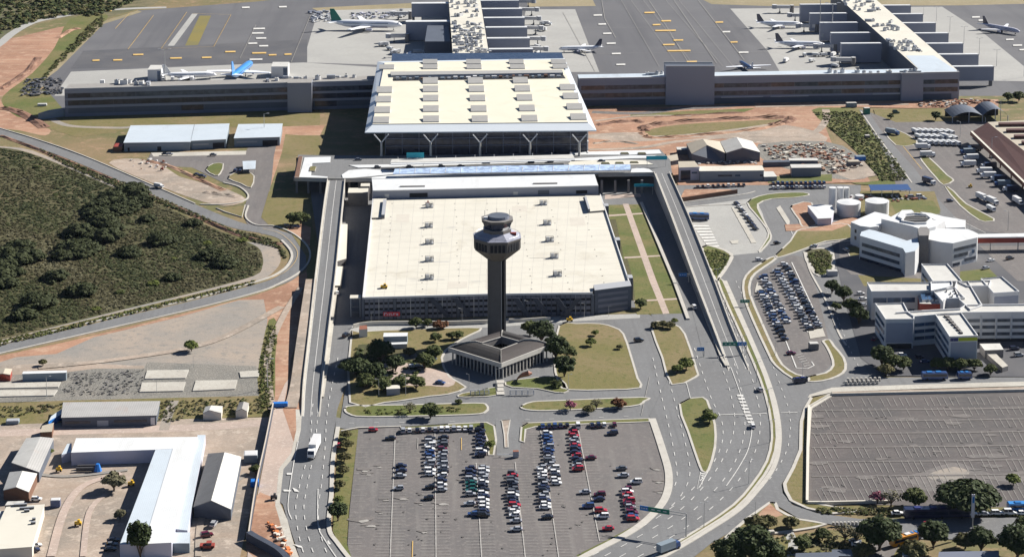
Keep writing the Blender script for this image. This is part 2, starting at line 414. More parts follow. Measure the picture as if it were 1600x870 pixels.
def dashes(pts, dash=4, gap=6, wd=.22, mk=None, z=.43, n=5):
    q = PP(cr(pts, n) if n else pts); acc = 0; on = True; cur = [q[0]]; a = q[0]; i = 1
    mt = 'paint_white' if mk in (None, MK) else 'paint_yellow'
    while i < len(q):
        d = (q[i] - a).length; need = (dash if on else gap) - acc
        if d < need:
            acc += d; a = q[i]; cur.append(a); i += 1
        else:
            a = a + (q[i] - a) * (need / d); cur.append(a)
            if on and len(cur) > 1:
                for p in cur: p.z = z
                (mk or MK).ribbon([Vector((p.x, p.y, z)) for p in cur], wd, 0, mt)
            on = not on; acc = 0; cur = [Vector(a)]
for pts in ([(292, 20), (252, 77), (334, 74), (361, 24), (300, 22)], [(240, 25), (200, 78)], [(202, 22), (180, 46)], [(400, 40), (375, 92)], [(1013, 0), (1040, 40), (1075, 98)],
            [(940, 0), (945, 30), (962, 60)], [(1052, 0), (1120, 100)], [(1090, 0), (1163, 95)], [(485, 25), (455, 98)], [(880, 20), (930, 112)]):
    line(pts, .35, MY if pts[0][0] < 400 else MF)
for x, y, wpx, k in [(150, 94.5, 11, 1), (184, 94, 14, 1), (216, 85.5, 16, 1), (275, 91, 18, 1), (323, 90, 15, 1), (360, 81, 16, 1), (384, 12, 12, 0), (170, 17, 9, 1), (405, 45, 18, 0), (403, 52, 18, 0), (408, 60, 16, 0), (395, 68, 14, 0), (412, 72, 14, 0), (405, 83, 22, 1), (400, 93, 20, 0),
                     (426, 86, 12, 1), (450, 85, 11, 1), (442, 11, 12, 0), (1015, 20, 16, 1), (1041, 33, 15, 1), (1026, 39, 12, 1), (1040, 48, 32, 1), (1060, 63, 15, 1), (1045, 70, 18, 1), (1061, 79.5, 36, 1), (1081, 96.5, 16, 1),
                     (934, 24, 13, 0), (941, 38, 12, 0), (949, 52.5, 13, 0), (955, 68, 14, 0), (963, 84, 14, 0), (970, 101, 14, 0), (1124, 35, 12, 1), (1135, 50, 12, 0), (1147, 66, 11, 1), (1162, 82, 15, 0), (1525, 27, 12, 0), (1534, 32, 10, 0), (1578, 62, 12, 0), (1590, 71, 14, 0), (1598, 78, 10, 0)]:
    hx = wpx / 2; (MY if k else MK).flat(PP([(x - hx, y - .9), (x + hx, y - 1.3), (x + hx, y + .9), (x - hx, y + 1.2)], .445), 'paint_yellow' if k else 'paint_white')
# taxiway panel joints
for a, b in [((985, 0), (1058, 100)), ((1000, -5), (1082, 100)), ((970, 0), (1030, 105)), ((1035, -5), (1130, 105)), ((905, 45), (1180, 42)), ((915, 85), (1215, 82)), ((1060, 0), (1150, 110))]:
    line([a, b], .2, MF)
# --- area west of the forecourt, verges in front of the west pier
sheet('ground_grass', [(70, 176), (102, 183), (400, 174), (500, 172), (500, 250), (440, 240), (432, 200), (210, 196), (190, 205), (120, 215), (60, 196)], 'grass_dry', n=0)
road('service_path', [(80, 186), (110, 197), (180, 200), (205, 199)], 5, 'grey_dirt')
sheet('ground_red_earth', [(170, 255), (215, 248), (260, 262), (300, 278), (345, 292), (385, 312), (350, 322), (300, 310), (235, 285)], 'tan_dirt', n=3)
sheet('ground_red_earth', [(441, 198), (508, 196), (500, 212), (470, 212), (446, 210), (440, 240), (420, 300), (412, 300), (430, 230)], 'red_dirt')
sheet('ground_grass', [(250, 256), (300, 262), (345, 286), (330, 290), (280, 276)], 'grass_dry')
sheet('forecourt', [(232, 247), (236, 239), (385, 236), (400, 205), (436, 205), (430, 235), (415, 300), (404, 345), (385, 340), (396, 308), (376, 292), (345, 284), (300, 262), (258, 260)], 'asphalt_lot')
sheet('forecourt_pavement', [(236, 239), (385, 236), (384, 242), (240, 245)], 'concrete_pale')
island('grass_islet', [(322, 266), (333, 257), (349, 257), (344, 272), (336, 275)], 'grass_green', n=2, kw=.6)
island('grass_islet', [(357, 280), (365, 272), (385, 270), (397, 276), (392, 294), (377, 288)], 'grass_dry', n=2, kw=.6)
island('grass_islet', [(338, 326), (383, 321), (378, 340), (352, 332)], 'grass_dry', n=0, kw=.6)
kerb([(349, 286), (374, 293), (388, 306), (379, 315), (349, 320), (313, 320)], .9)
road('access_road', [(418, 198), (414, 240), (408, 290), (398, 325), (402, 348), (425, 364)], 11, 'asphalt_lot')
road('perimeter_road', [(-60, 185), (0, 207), (48, 222), (126, 250), (227, 293), (303, 326), (370, 352), (420, 362), (450, 372), (470, 392), (470, 410), (455, 426), (425, 443), (300, 476), (200, 499), (100, 523), (0, 546), (-80, 566)], 9.5, 'asphalt_road', 8)
kerb([(-60, 180), (0, 201), (50, 216), (128, 243), (229, 286), (305, 319)], .7)
kerb([(388, 322), (384, 340), (400, 352), (430, 354), (462, 368), (482, 388), (483, 408), (468, 426), (438, 443), (400, 458), (300, 484), (200, 507), (100, 530), (0, 553), (-80, 572)], .9)
kerb([(440, 376), (454, 392), (455, 406), (440, 424), (404, 440), (300, 468), (200, 491), (100, 514), (0, 538), (-80, 556)], 1.2)
line([(410, 358), (440, 367), (463, 390), (462, 408), (445, 426), (420, 438)], .2, MY, n=6)
# --- scrubland and the track round it
sheet('track', [(-60, 226), (0, 229), (52, 236), (125, 268), (190, 295), (240, 318), (330, 357), (385, 378), (425, 380), (436, 394), (438, 410), (425, 427), (400, 440), (300, 466), (200, 488), (100, 512), (0, 536), (-60, 545)], 'grey_dirt', n=3)
sheet('scrub_ground', [(-60, 232), (0, 231), (45, 239), (110, 264), (170, 290), (227, 310), (300, 342), (370, 372), (402, 386), (410, 400), (410, 416), (395, 432), (300, 458), (200, 482), (100, 507), (0, 531), (-60, 540)], 'scrub_floor', n=3)
sheet('ground_grass', [(-60, 551), (0, 534), (100, 509), (200, 485), (300, 461), (400, 437), (402, 443), (300, 467), (200, 491), (100, 515), (0, 539), (-60, 556)], 'grass_dry')
# --- bare lot south of the road
sheet('ground_red_earth', [(-60, 570), (0, 556), (100, 535), (200, 511), (300, 487), (400, 461), (445, 445), (478, 425), (492, 440), (490, 470), (470, 520), (455, 560), (442, 640), (430, 640), (400, 590), (-60, 590)], 'red_dirt')
sheet('bare_lot', [(-60, 574), (0, 566), (25, 558), (88, 553), (147, 527), (228, 508), (278, 496), (374, 469), (412, 468), (418, 500), (410, 560), (404, 590), (-60, 596)], 'grey_dirt')
sheet('bare_lot', [(-60, 577), (0, 571), (105, 566), (225, 572), (225, 582), (-60, 588)], 'tan_dirt')
sheet('weedy_ground', [(420, 500), (434, 505), (430, 560), (428, 640), (405, 640), (402, 590), (410, 540)], 'grass_green', n=2)
sheet('rubble_ground', [(100, 582), (150, 576), (225, 576), (230, 566), (400, 572), (405, 620), (-60, 630), (-60, 590)], 'rubble_ground')
for q in ([(0, 599), (95, 598), (91, 606), (-30, 608.5)], [(0, 611), (90, 610.5), (84, 619), (-30, 621.5)], [(230, 580), (295, 579), (290, 592), (226, 593)], [(222, 599), (290, 598), (286, 612), (218, 613.5)], [(306, 596), (371, 595), (367, 609), (301, 612)], [(374, 582), (406, 580), (404, 590), (376, 591)]):
    MB().prism(PP(q), -.02, .55, 'concrete', 'concrete_pale').build('concrete_slab', kind='structure')
sheet('ground_grass', [(-60, 632), (100, 626), (260, 622), (420, 618), (428, 650), (300, 655), (-60, 668)], 'grass_dry')
sheet('yard_ground', [(-60, 668), (0, 664), (100, 660), (280, 655), (425, 652), (400, 760), (375, 870), (370, 940), (-80, 940)], 'tan_dirt')
sheet('yard_ground', [(62, 735), (110, 722), (225, 712), (205, 800), (180, 860), (60, 870)], 'tan_dirt', n=2)
road('yard_road', [(420, 660), (300, 668), (100, 674), (-60, 678)], 7, 'pink_pave')
road('yard_road', [(272, 626), (262, 650), (256, 672)], 4, 'grey_dirt')
# sidewalk strip between the hoarding and the avenue
sheet('worksite_ground', [(428, 640), (445, 600), (476, 560), (474, 640), (462, 711), (443, 732), (437, 784), (449, 812), (459, 849), (475, 890), (470, 940), (380, 940), (389, 843), (405, 760)], 'pink_pave')
sheet('worksite_ground', [(401, 775), (413, 772), (430, 785), (442, 840), (455, 880), (440, 900), (385, 860), (391, 838)], 'red_dirt', n=2)
# --- middle: everything paved between the two ramps
sheet('ground_grass', [(420, 300), (480, 290), (500, 440), (480, 440), (478, 400), (455, 365), (420, 352), (408, 340)], 'grass_dry')
sheet('ground_red_earth', [(448, 355), (470, 350), (486, 356), (484, 385), (468, 370), (452, 362)], 'red_dirt')
sheet('verge', [(500, 440), (497, 500), (482, 560), (470, 640), (466, 700), (462, 700), (442, 640), (470, 500), (484, 440)], 'red_dirt')
sheet('avenue', [(478, 250), (1010, 240), (1050, 300), (1090, 420), (1130, 560), (1060, 560), (1010, 480), (570, 500), (548, 505), (541, 600), (527, 640), (520, 690), (517, 760), (513, 825), (530, 850), (560, 890), (600, 940), (480, 940), (468, 870), (449, 812), (442, 788), (437, 784), (443, 732), (462, 711), (472, 640), (482, 560), (500, 500), (505, 440)], 'asphalt_road')
sheet('worksite_pavement', [(462, 640), (472, 640), (470, 672), (461, 712), (443, 733), (437, 785), (449, 812), (459, 849), (474, 890), (466, 892), (449, 852), (430, 790), (436, 732), (455, 708), (463, 672)], 'concrete_pale')
# --- gardens, inner roads
sheet('garden', [(548, 504), (1010, 490), (1030, 500), (1075, 500), (1110, 640), (1110, 760), (1060, 760), (1020, 660), (530, 668), (541, 600)], 'asphalt_road')
sheet('garage_front_road', [(545, 520), (552, 508), (600, 505), (760, 500), (880, 494), (1000, 491), (1000, 497), (900, 502), (870, 505), (760, 512), (640, 514), (600, 516), (556, 522)], 'concrete_apron')
island('lawn', [(549, 528), (560, 520), (640, 516), (700, 514), (752, 514), (735, 524), (706, 540), (690, 560), (702, 590), (728, 606), (700, 617), (672, 620), (640, 625), (600, 630), (547, 630)], 'grass_dry', n=2, h=.46)
sheet('shrub_bed', [(560, 540), (620, 545), (668, 560), (668, 585), (640, 600), (560, 600)], 'scrub_floor', z=.48, n=2)
sheet('drive', [(592, 572), (625, 566), (650, 574), (690, 580), (712, 597), (700, 606), (672, 604), (640, 604), (606, 596)], 'pink_pave', z=.50, n=2)
sheet('drive', [(612, 558), (650, 552), (652, 562), (615, 566)], 'asphalt_lot', z=.50)
island('lawn', [(874, 510), (900, 507), (937, 507), (960, 513), (974, 523), (985, 555), (996, 592), (1000, 607), (950, 610), (890, 610), (873, 600), (866, 560)], 'grass_dry', n=2)
island('lawn', [(790, 598), (830, 592), (872, 590), (888, 612), (868, 614), (840, 608), (800, 606)], 'grass_green', n=2, kw=.6)
island('lawn', [(746, 612), (776, 606), (778, 618), (745, 621), (716, 621), (722, 616)], 'grass_green', n=2, kw=.6)
island('lawn', [(539, 640), (552, 635), (628, 634), (740, 631), (760, 634), (759, 644), (729, 649), (577, 652), (546, 648)], 'grass_green', n=3)
island('lawn', [(814, 637), (832, 629), (876, 627), (1004, 622), (1006, 628), (985, 636), (876, 642), (830, 642)], 'grass_green', n=3)
island('lawn', [(1018, 514), (1028, 503), (1053, 508), (1070, 523), (1088, 578), (1087, 590), (1050, 602), (1035, 560)], 'grass_dry', n=2)
island('lawn', [(1062, 632), (1098, 622), (1108, 636), (1117, 665), (1117, 700), (1107, 735), (1099, 738), (1093, 728), (1075, 675)], 'grass_green', n=2)
sheet('crossing_pavement', [(1053, 606), (1092, 594), (1097, 618), (1060, 628)], 'asphalt_lot')
sheet('avenue', [(525, 652), (545, 656), (620, 657), (780, 655), (1070, 645), (1067, 655), (1020, 654), (780, 662), (620, 666), (540, 670), (524, 668)], 'asphalt_road', n=0)
# strip of lawn east of the garage, with its walkway
sheet('lawn', [(944, 321), (1000, 320), (1008, 335), (1053, 440), (1070, 490), (995, 492), (985, 440)], 'grass_green')
for q in ([(973, 319), (982, 319), (1026, 440), (1046, 490), (1036, 491), (1015, 440)], [(948, 336.5), (1005, 333), (1006, 335), (948, 339)], [(975, 402), (1033, 399), (1034, 401), (976, 404.5)], [(990, 470), (1060, 466), (1061, 468.5), (991, 472)], [(945, 305), (1000, 303), (1002, 308), (945, 312)]):
    sheet('walkway', q, 'pink_pave')
sheet('shrub_bed', [(950, 344), (962, 343), (972, 390), (974, 400), (966, 402)], 'scrub_floor'); sheet('shrub_bed', [(968, 406), (980, 404), (990, 440), (992, 470), (984, 470)], 'scrub_floor')
kerb([(1002, 318), (1008, 332), (1053, 440), (1075, 500)], 1.6, .5, n=0)
# --- central car park
sheet('car_park', [(560, 671), (770, 661), (776, 712), (812, 708), (816, 660), (1020, 654), (1036, 700), (1044, 742), (1038, 778), (1012, 808), (975, 835), (905, 872), (800, 930), (560, 930), (543, 850), (546, 800)], 'asphalt_lot')
sheet('verge', [(533, 676), (560, 671), (545, 800), (542, 850), (556, 890), (540, 872), (520, 830), (524, 760), (528, 700)], 'grass_green')
island('verge', [(626, 668), (700, 664), (760, 661), (772, 667), (775, 688), (771, 712), (764, 712), (762, 690), (755, 673), (700, 667), (628, 671)], 'grass_green', n=0, kw=.8)
island('verge', [(815, 668), (825, 662), (900, 659), (1014, 655), (1015, 660), (900, 664), (836, 668), (821, 672), (819, 692), (813, 690)], 'grass_green', n=0, kw=.8)
sheet('stub_road', [(774, 655), (817, 653), (812, 710), (800, 716), (776, 712)], 'asphalt_road')
island('median', [(784, 658), (797, 657), (793, 680), (794, 700), (789, 700), (788, 680)], 'tan_dirt', n=0, kw=.5)
kerb([(533, 674), (560, 669), (626, 667)], .8, n=0)
kerb([(1019, 655), (1034, 700), (1045, 742), (1040, 777), (1016, 808), (978, 836), (908, 873), (800, 935)], 2.8, n=6)
kerb([(528, 668), (520, 720), (518, 770), (514, 825), (528, 850), (556, 885), (600, 935)], 1.6, n=6)
sheet('verge', [(905, 870), (975, 834), (1000, 820), (1003, 815), (960, 838), (900, 868)], 'grass_green')
# --- east junction
sheet('junction', [(1000, 300), (1060, 290), (1200, 285), (1345, 290), (1345, 345), (1300, 365), (1330, 400), (1335, 470), (1360, 560), (1380, 590), (1600, 590), (1700, 590), (1700, 602), (1440, 606), (1300, 612), (1265, 622), (1257, 660), (1254, 700), (1240, 728), (1221, 757), (1223, 771), (1238, 789), (1276, 802), (1344, 811), (1700, 808), (1700, 845), (1400, 842), (1301, 820), (1246, 809), (1202, 783), (1150, 826), (1110, 850), (1060, 890), (1000, 940), (800, 940), (905, 876), (980, 837), (1020, 808), (1042, 777), (1047, 742), (1036, 700), (1015, 650), (1060, 560), (1100, 560), (1070, 440)], 'asphalt_road')
sheet('taxi_rank', [(1065, 325), (1180, 310), (1192, 335), (1197, 360), (1203, 375), (1190, 395), (1140, 400), (1100, 395)], 'concrete_apron')
sheet('car_park', [(1175, 440), (1215, 412), (1235, 400), (1262, 410), (1280, 470), (1296, 540), (1298, 570), (1275, 586), (1240, 584), (1214, 560), (1190, 500)], 'asphalt_lot', n=3)
island('verge', [(1168, 318), (1185, 308), (1215, 303), (1255, 302), (1264, 306), (1240, 310), (1205, 312), (1184, 320), (1188, 335), (1202, 362), (1204, 375), (1190, 392), (1186, 393), (1200, 372), (1198, 358), (1180, 335)], 'grass_green', n=2)
island('verge', [(1212, 400), (1235, 378), (1245, 362), (1262, 358), (1300, 352), (1325, 352), (1335, 372), (1290, 378), (1262, 388), (1240, 396), (1214, 404)], 'grass_dry', n=2)
island('verge', [(1236, 326), (1244, 320), (1268, 318), (1275, 352), (1254, 355), (1249, 345)], 'red_dirt', n=2)
island('verge', [(1190, 412), (1203, 404), (1214, 402), (1206, 410), (1180, 428), (1172, 442), (1172, 462), (1190, 505), (1208, 545), (1222, 571), (1244, 586), (1262, 590), (1262, 596), (1240, 593), (1212, 572), (1200, 552), (1176, 500), (1163, 465), (1162, 440), (1172, 425)], 'grass_dry', n=2, kw=1.1)
island('verge', [(1262, 590), (1290, 584), (1302, 572), (1298, 555), (1290, 540), (1286, 534), (1296, 532), (1303, 542), (1318, 560), (1321, 578), (1308, 589), (1285, 596), (1262, 597)], 'grass_dry', n=2, kw=1.1)
island('shrub_bed', [(1258, 395), (1282, 389), (1300, 395), (1300, 425), (1280, 432), (1268, 420)], 'scrub_floor', n=2, kw=2.0)
island('shrub_bed', [(1096, 388), (1120, 388), (1142, 398), (1140, 410), (1124, 434), (1116, 436)], 'grass_green', n=2, kw=1.8)
island('verge', [(1122, 440), (1130, 440), (1145, 475), (1170, 530), (1195, 590), (1209, 640), (1214, 685), (1205, 725), (1180, 762), (1150, 795), (1100, 828), (1050, 858), (1010, 880), (1004, 880), (1045, 856), (1097, 824), (1146, 790), (1175, 758), (1198, 722), (1206, 685), (1202, 642), (1188, 594), (1163, 535), (1137, 478)], 'grass_green', n=2, kw=1.0)
kerb([(1133, 440), (1150, 478), (1173, 530), (1198, 590), (1213, 640), (1218, 688), (1209, 730), (1183, 767), (1152, 799), (1102, 832), (1052, 862), (1010, 885)], 1.7)
island('verge', [(1268, 622), (1300, 615), (1297, 620), (1266, 639), (1262, 700), (1261, 786), (1275, 788), (1345, 800), (1300, 803), (1262, 795), (1236, 783), (1228, 768), (1226, 757), (1239, 733), (1251, 704), (1252, 660), (1258, 640)], 'grass_dry', n=0, kw=1.3)
island('island', [(1203, 786), (1215, 797), (1246, 812), (1290, 820), (1240, 830), (1180, 838), (1150, 852), (1135, 840)], 'grass_dry', n=2, kw=1.3)
sheet('island_earth', [(1203, 788), (1214, 798), (1224, 806), (1200, 812), (1180, 812), (1192, 797)], 'red_dirt', z=.48)
# --- south-east car park, road verges
sheet('car_park', [(1264, 639), (1297, 620), (1700, 611), (1700, 800), (1500, 792), (1261, 787)], 'asphalt_old')
sheet('car_park_stain', [(1400, 748), (1440, 738), (1475, 726), (1500, 724), (1530, 735), (1560, 742), (1600, 736), (1600, 752), (1540, 752), (1500, 762), (1450, 768), (1425, 756)], 'asphalt_worn', n=3)
sheet('car_park_stain', [(1450, 742), (1490, 730), (1515, 738), (1500, 748), (1465, 752)], 'grey_dirt', n=3)
sheet('pavement', [(1300, 606), (1440, 601), (1700, 594), (1700, 601), (1440, 608), (1300, 613), (1262, 622), (1265, 617)], 'concrete_pale')
sheet('verge', [(1300, 613), (1700, 602), (1700, 611), (1297, 620)], 'tan_dirt')
sheet('verge', [(1275, 792), (1390, 790), (1440, 794), (1700, 792), (1700, 806), (1400, 805), (1300, 803)], 'grass_dry')
sheet('ground_grass', [(1110, 870), (1150, 850), (1300, 828), (1420, 848), (1420, 940), (1060, 940)], 'grass_dry')
sheet('path', [(1212, 800), (1218, 800), (1240, 832), (1248, 850), (1236, 900), (1226, 900), (1232, 850)], 'concrete_apron')
road('side_street', [(1405, 830), (1385, 850), (1370, 880), (1365, 930)], 9, 'asphalt_lot')
# --- north-east: red earth, green bank, cargo road and yard
sheet('ground_red_earth', [(905, 170), (1040, 168), (1160, 162), (1420, 158), (1560, 156), (1560, 168), (1420, 170), (1340, 168), (1270, 172), (1290, 200), (1300, 225), (1340, 250), (1360, 285), (1200, 290), (1060, 290), (1046, 262), (1030, 235), (905, 243)], 'red_dirt')
sheet('ground_track', [(910, 215), (960, 208), (1070, 207), (1200, 195), (1270, 205), (1290, 222), (1200, 226), (1100, 215), (1000, 222)], 'tan_dirt', n=3)
sheet('ground_grass', [(1010, 205), (1060, 196), (1160, 190), (1230, 188), (1190, 196), (1100, 208), (1020, 213)], 'grass_dry', n=3)
sheet('ground_grass', [(985, 180), (1060, 175), (1180, 170), (1160, 177), (1050, 182), (985, 184)], 'grass_green')
road('service_road', [(925, 176), (1000, 178), (1060, 171), (1120, 168), (1180, 163)], 7, 'asphalt_lot')
sheet('green_bank', [(1268, 173), (1300, 169), (1345, 172), (1352, 190), (1372, 215), (1400, 250), (1424, 285), (1360, 290), (1330, 286), (1375, 283), (1360, 262), (1345, 245), (1325, 225), (1295, 200)], 'grass_green', n=2)
sheet('worksite', [(1185, 226), (1290, 222), (1335, 240), (1360, 268), (1350, 280), (1300, 280), (1200, 256)], 'rubble_ground', n=2)
sheet('worksite', [(1300, 245), (1345, 248), (1370, 275), (1330, 282), (1300, 270)], 'tan_dirt')
sheet('ground_grass', [(1365, 172), (1470, 170), (1475, 190), (1400, 195), (1370, 190)], 'grass_dry')
sheet('ground_grass', [(1200, 277), (1300, 273), (1300, 284), (1200, 287)], 'grass_green')
sheet('cargo_yard', [(1345, 175), (1358, 176), (1400, 192), (1520, 190), (1700, 200), (1700, 400), (1560, 372), (1480, 366), (1440, 340), (1400, 290), (1375, 215)], 'asphalt_lot')
sheet('side_road', [(1342, 172), (1356, 174), (1380, 210), (1430, 265), (1455, 300), (1500, 348), (1560, 372), (1700, 380), (1700, 410), (1540, 390), (1480, 350), (1440, 330), (1400, 270)], 'asphalt_road')
sheet('green_bank', [(1390, 330), (1448, 312), (1470, 335), (1420, 340)], 'grass_green')
island('verge', [(1382, 206), (1396, 202), (1432, 220), (1426, 228), (1400, 228)], 'grass_dry', n=2, kw=.8)
island('verge', [(1437, 246), (1450, 246), (1480, 275), (1490, 283), (1474, 290), (1462, 278), (1448, 262)], 'grass_green', n=2, kw=.9)
island('verge', [(1476, 292), (1490, 300), (1510, 320), (1553, 343), (1545, 347), (1530, 345), (1500, 322)], 'grass_green', n=2, kw=.9)
sheet('ground_grass', [(1344, 300), (1460, 300), (1470, 330), (1345, 350)], 'grass_dry'); sheet('ground_grass', [(1390, 312), (1458, 314), (1470, 332), (1400, 336)], 'grass_green')
sheet('office_yard', [(1300, 380), (1345, 352), (1530, 360), (1600, 372), (1700, 372), (1700, 590), (1380, 588), (1345, 560), (1320, 470)], 'asphalt_dark')
sheet('office_lawn', [(1340, 430), (1380, 425), (1430, 418), (1450, 440), (1440, 445), (1350, 448)], 'grass_dry')
sheet('office_lawn', [(1480, 440), (1500, 425), (1545, 420), (1560, 435), (1540, 442)], 'grass_green')
sheet('office_path', [(1310, 370), (1400, 368), (1500, 372), (1500, 440), (1430, 436), (1330, 430), (1312, 412)], 'asphalt_lot')
island('verge', [(1322, 388), (1345, 384), (1345, 400), (1328, 402)], 'grass_dry', n=0, kw=.8)
sheet('staff_car_park', [(1530, 385), (1700, 385), (1700, 440), (1590, 440)], 'asphalt_lot')
kerb([(1264, 388), (1300, 380), (1345, 376)], 1.0); kerb([(1258, 395), (1266, 425), (1290, 470), (1310, 520), (1322, 540)], .9)
kerb([(1345, 175), (1372, 215), (1425, 287)], .8, n=0)
kerb([(1060, 318), (1110, 312), (1160, 305), (1180, 300)], .8); kerb([(1062, 326), (1100, 322), (1165, 320)], .8, n=0)
kerb([(1264, 638), (1297, 619), (1700, 610)], .5, .9, 'concrete_light', n=0)
kerb([(1264, 638), (1262, 700), (1261, 787)], .9, 1.2, 'wall_cream', n=0)
kerb([(1262, 788), (1290, 788), (1390, 786)], .7, .9, 'wall_cream', n=0)
# --- painted lines
def X_at(px, py): return P(px, py).x
yA, yB = P(700, 868).y, P(700, 676).y
spines = [X_at(611, 837), X_at(681, 837), X_at(750.5, 837), X_at(817, 837), X_at(868, 837), X_at(935, 837)]
for i, sx in enumerate(spines):
    ya = yA - 60; yb = yB if i not in (2, 3) else P(700, 725).y
    if i == 5: ya = P(700, 850).y
    MF.add([(sx - .17, ya, .434), (sx + .17, ya, .434), (sx + .17, yb, .434), (sx - .17, yb, .434)], [(0, 1, 2, 3)], 'paint_spine')
    y = ya
    while y < yb:
        MF.add([(sx - 5, y, .43), (sx + 5, y, .43), (sx + 5, y + .12, .43), (sx - 5, y + .12, .43)], [(0, 1, 2, 3)], 'paint_faded'); y += 2.5
for k in range(26):                                       # bays along the west edge
    y = yA - 30 + k * 5
    x = P(553, 740).x
    MF.add([(x, y, .43), (x + 5, y, .43), (x + 5, y + .12, .43), (x, y + .12, .43)], [(0, 1, 2, 3)], 'paint_faded')
line([(645, 846), (643, 900)], .3, MY); line([(721, 685), (721, 704)], .25, MY); line([(653, 685), (652, 702)], .25, MF)
_rb = random.Random(9)
def bays(a, b, n, dx, dy, mk=MF, wd=.16):
    """n stall lines from a..b (pixels), each of pixel vector (dx,dy)"""
    for i in range(n):
        if _rb.random() < .12: continue
        t = i / (n - 1); x = a[0] + (b[0] - a[0]) * t; y = a[1] + (b[1] - a[1]) * t
        line([(x, y), (x + dx, y + dy)], wd, mk)
for r, (y0, h) in enumerate([(624, 14), (640, 14), (658, 15), (678, 17), (700, 18), (722, 19), (745, 20), (766, 20)]):
    bays((1268 + r, y0), (1610, y0 - 4), 36, 7 + r * .5, h - .8, MF, .17)
dashes([(515, 560), (498, 640), (492, 700), (480, 760), (475, 800), (485, 850), (500, 890)], 3.5, 5.5, .28)
dashes([(500, 560), (488, 640), (484, 700), (468, 760), (462, 800), (470, 850), (484, 890)], 3.5, 5.5, .28)
dashes([(528, 560), (512, 640), (508, 700), (502, 760), (497, 800), (505, 850), (525, 890)], 3.5, 5.5, .28)
line([(466, 690), (458, 730), (450, 790), (456, 812)], .3, n=5); line([(497, 765), (497, 820), (508, 845), (535, 885)], .3, n=5)
for q in ([(448, 738), (456, 738), (456, 741), (448, 741)], [(443, 764), (455, 765), (454, 767), (443, 767)], [(457, 761), (464, 764), (468, 768), (460, 767)], [(458, 849), (471, 852), (473, 855), (466, 854)], [(513, 843), (517, 849), (514, 850), (511, 846)]):
    MK.flat(PP(q, .445), 'paint_white')
dashes([(1100, 470), (1118, 545), (1140, 610), (1148, 660), (1138, 700), (1110, 748), (1060, 800), (1000, 838), (930, 878)], 3.5, 6, .28)
dashes([(1115, 470), (1140, 545), (1158, 610), (1164, 660), (1156, 705), (1128, 754), (1074, 806), (1012, 846), (945, 884)], 3.5, 6, .28)
dashes([(1130, 470), (1160, 545), (1180, 610), (1188, 660), (1180, 706), (1152, 754), (1098, 806), (1030, 852), (970, 886)], 3.5, 6, .28)
dashes([(1085, 545), (1110, 620), (1128, 660), (1126, 700), (1100, 745), (1052, 792), (990, 832), (920, 872)], 3.5, 6, .28)
dashes([(1035, 560), (1052, 620), (1070, 690), (1078, 740), (1064, 775), (1035, 805)], 3.5, 6, .28)
dashes([(1020, 560), (1036, 630), (1050, 690), (1058, 745), (1048, 770)], 3.5, 6, .28)
line([(1060, 560), (1078, 620), (1092, 700), (1096, 735)], .25, n=5)
line([(1142, 575), (1158, 620), (1165, 650), (1175, 662), (1170, 700), (1155, 730), (1135, 760)], .3, n=5)
line([(1125, 649), (1198, 647)], .5)
for k in range(9): MK.flat(PP([(1151 + k * 2.1, 616 + k * 5.2), (1161 + k * 2.1, 616 + k * 5.2), (1162 + k * 2.1, 618.6 + k * 5.2), (1152 + k * 2.1, 618.6 + k * 5.2)], .445), 'paint_white')
for k in range(7): MK.flat(PP([(1096 + k * .2, 738 + k * 3), (1104 - k, 738 + k * 2.4), (1103 - k, 739.2 + k * 2.4), (1095 + k * .2, 740 + k * 3)], .445), 'paint_white')
line([(1107, 736), (1093, 762), (1089, 765), (1095, 738)], .3)
dashes([(1150, 440), (1190, 530), (1220, 605), (1234, 650), (1233, 690), (1222, 720), (1195, 758), (1140, 805), (1080, 850)], 2.5, 6, .25)
dashes([(1290, 450), (1325, 540), (1345, 580)], 2.5, 5, .2)
line([(1220, 646), (1246, 645)], .43); line([(1015, 590), (1002, 650)], .2, MF)
dashes([(545, 662), (780, 658), (1000, 651)], 2, 8, .2)
for k in range(8): MK.flat(PP([(1082 + k * 3.4, 352 + k * 4.6), (1107 + k * 2.2, 352 + k * 4.4), (1109 + k * 2.2, 354.3 + k * 4.4), (1083 + k * 3.4, 354.3 + k * 4.6)], .445), 'paint_white')
for k in range(7): MK.flat(PP([(1143 + k * 4.5, 324 + k * 8), (1150 + k * 4.5, 323 + k * 8), (1155 + k * 4.5, 331 + k * 8), (1147 + k * 4.5, 332 + k * 8)], .437), 'concrete_pale')
MK.flat(PP([(1213, 325), (1219, 321), (1234, 345), (1233, 356)], .445), 'concrete_pale'); line([(1233, 356), (1239, 368)], .3); line([(1108, 321), (1145, 320.5)], .8)
MK.flat(PP([(1140, 376), (1154, 375), (1153, 380), (1144, 381)], .445), 'concrete_pale')
for (a, b) in [((1190, 436), (1244, 575)), ((1208, 422), (1262, 520)), ((1237, 411), (1284, 512))]: line([a, b], .5)
for k in range(6): line([(1244 + k * 2.5, 556 + k * 3.5), (1254 + k * 2.5, 553.5 + k * 3.5)], .25)
for p in ([(1180, 452), (1183, 440), (1195, 455), (1180, 458)], [(1263, 517), (1285, 512), (1290, 525), (1266, 529)]): MK.flat(PP(p, .438), 'concrete_pale')
line([(1244, 576), (1262, 577), (1272, 572), (1268, 566)], .5)
line([(1490, 340), (1540, 365)], .3); line([(1395, 210), (1440, 265)], .3, MY)
for k in range(12): line([(1545 + k * 7, 392), (1553 + k * 7, 402)], .15, MF)

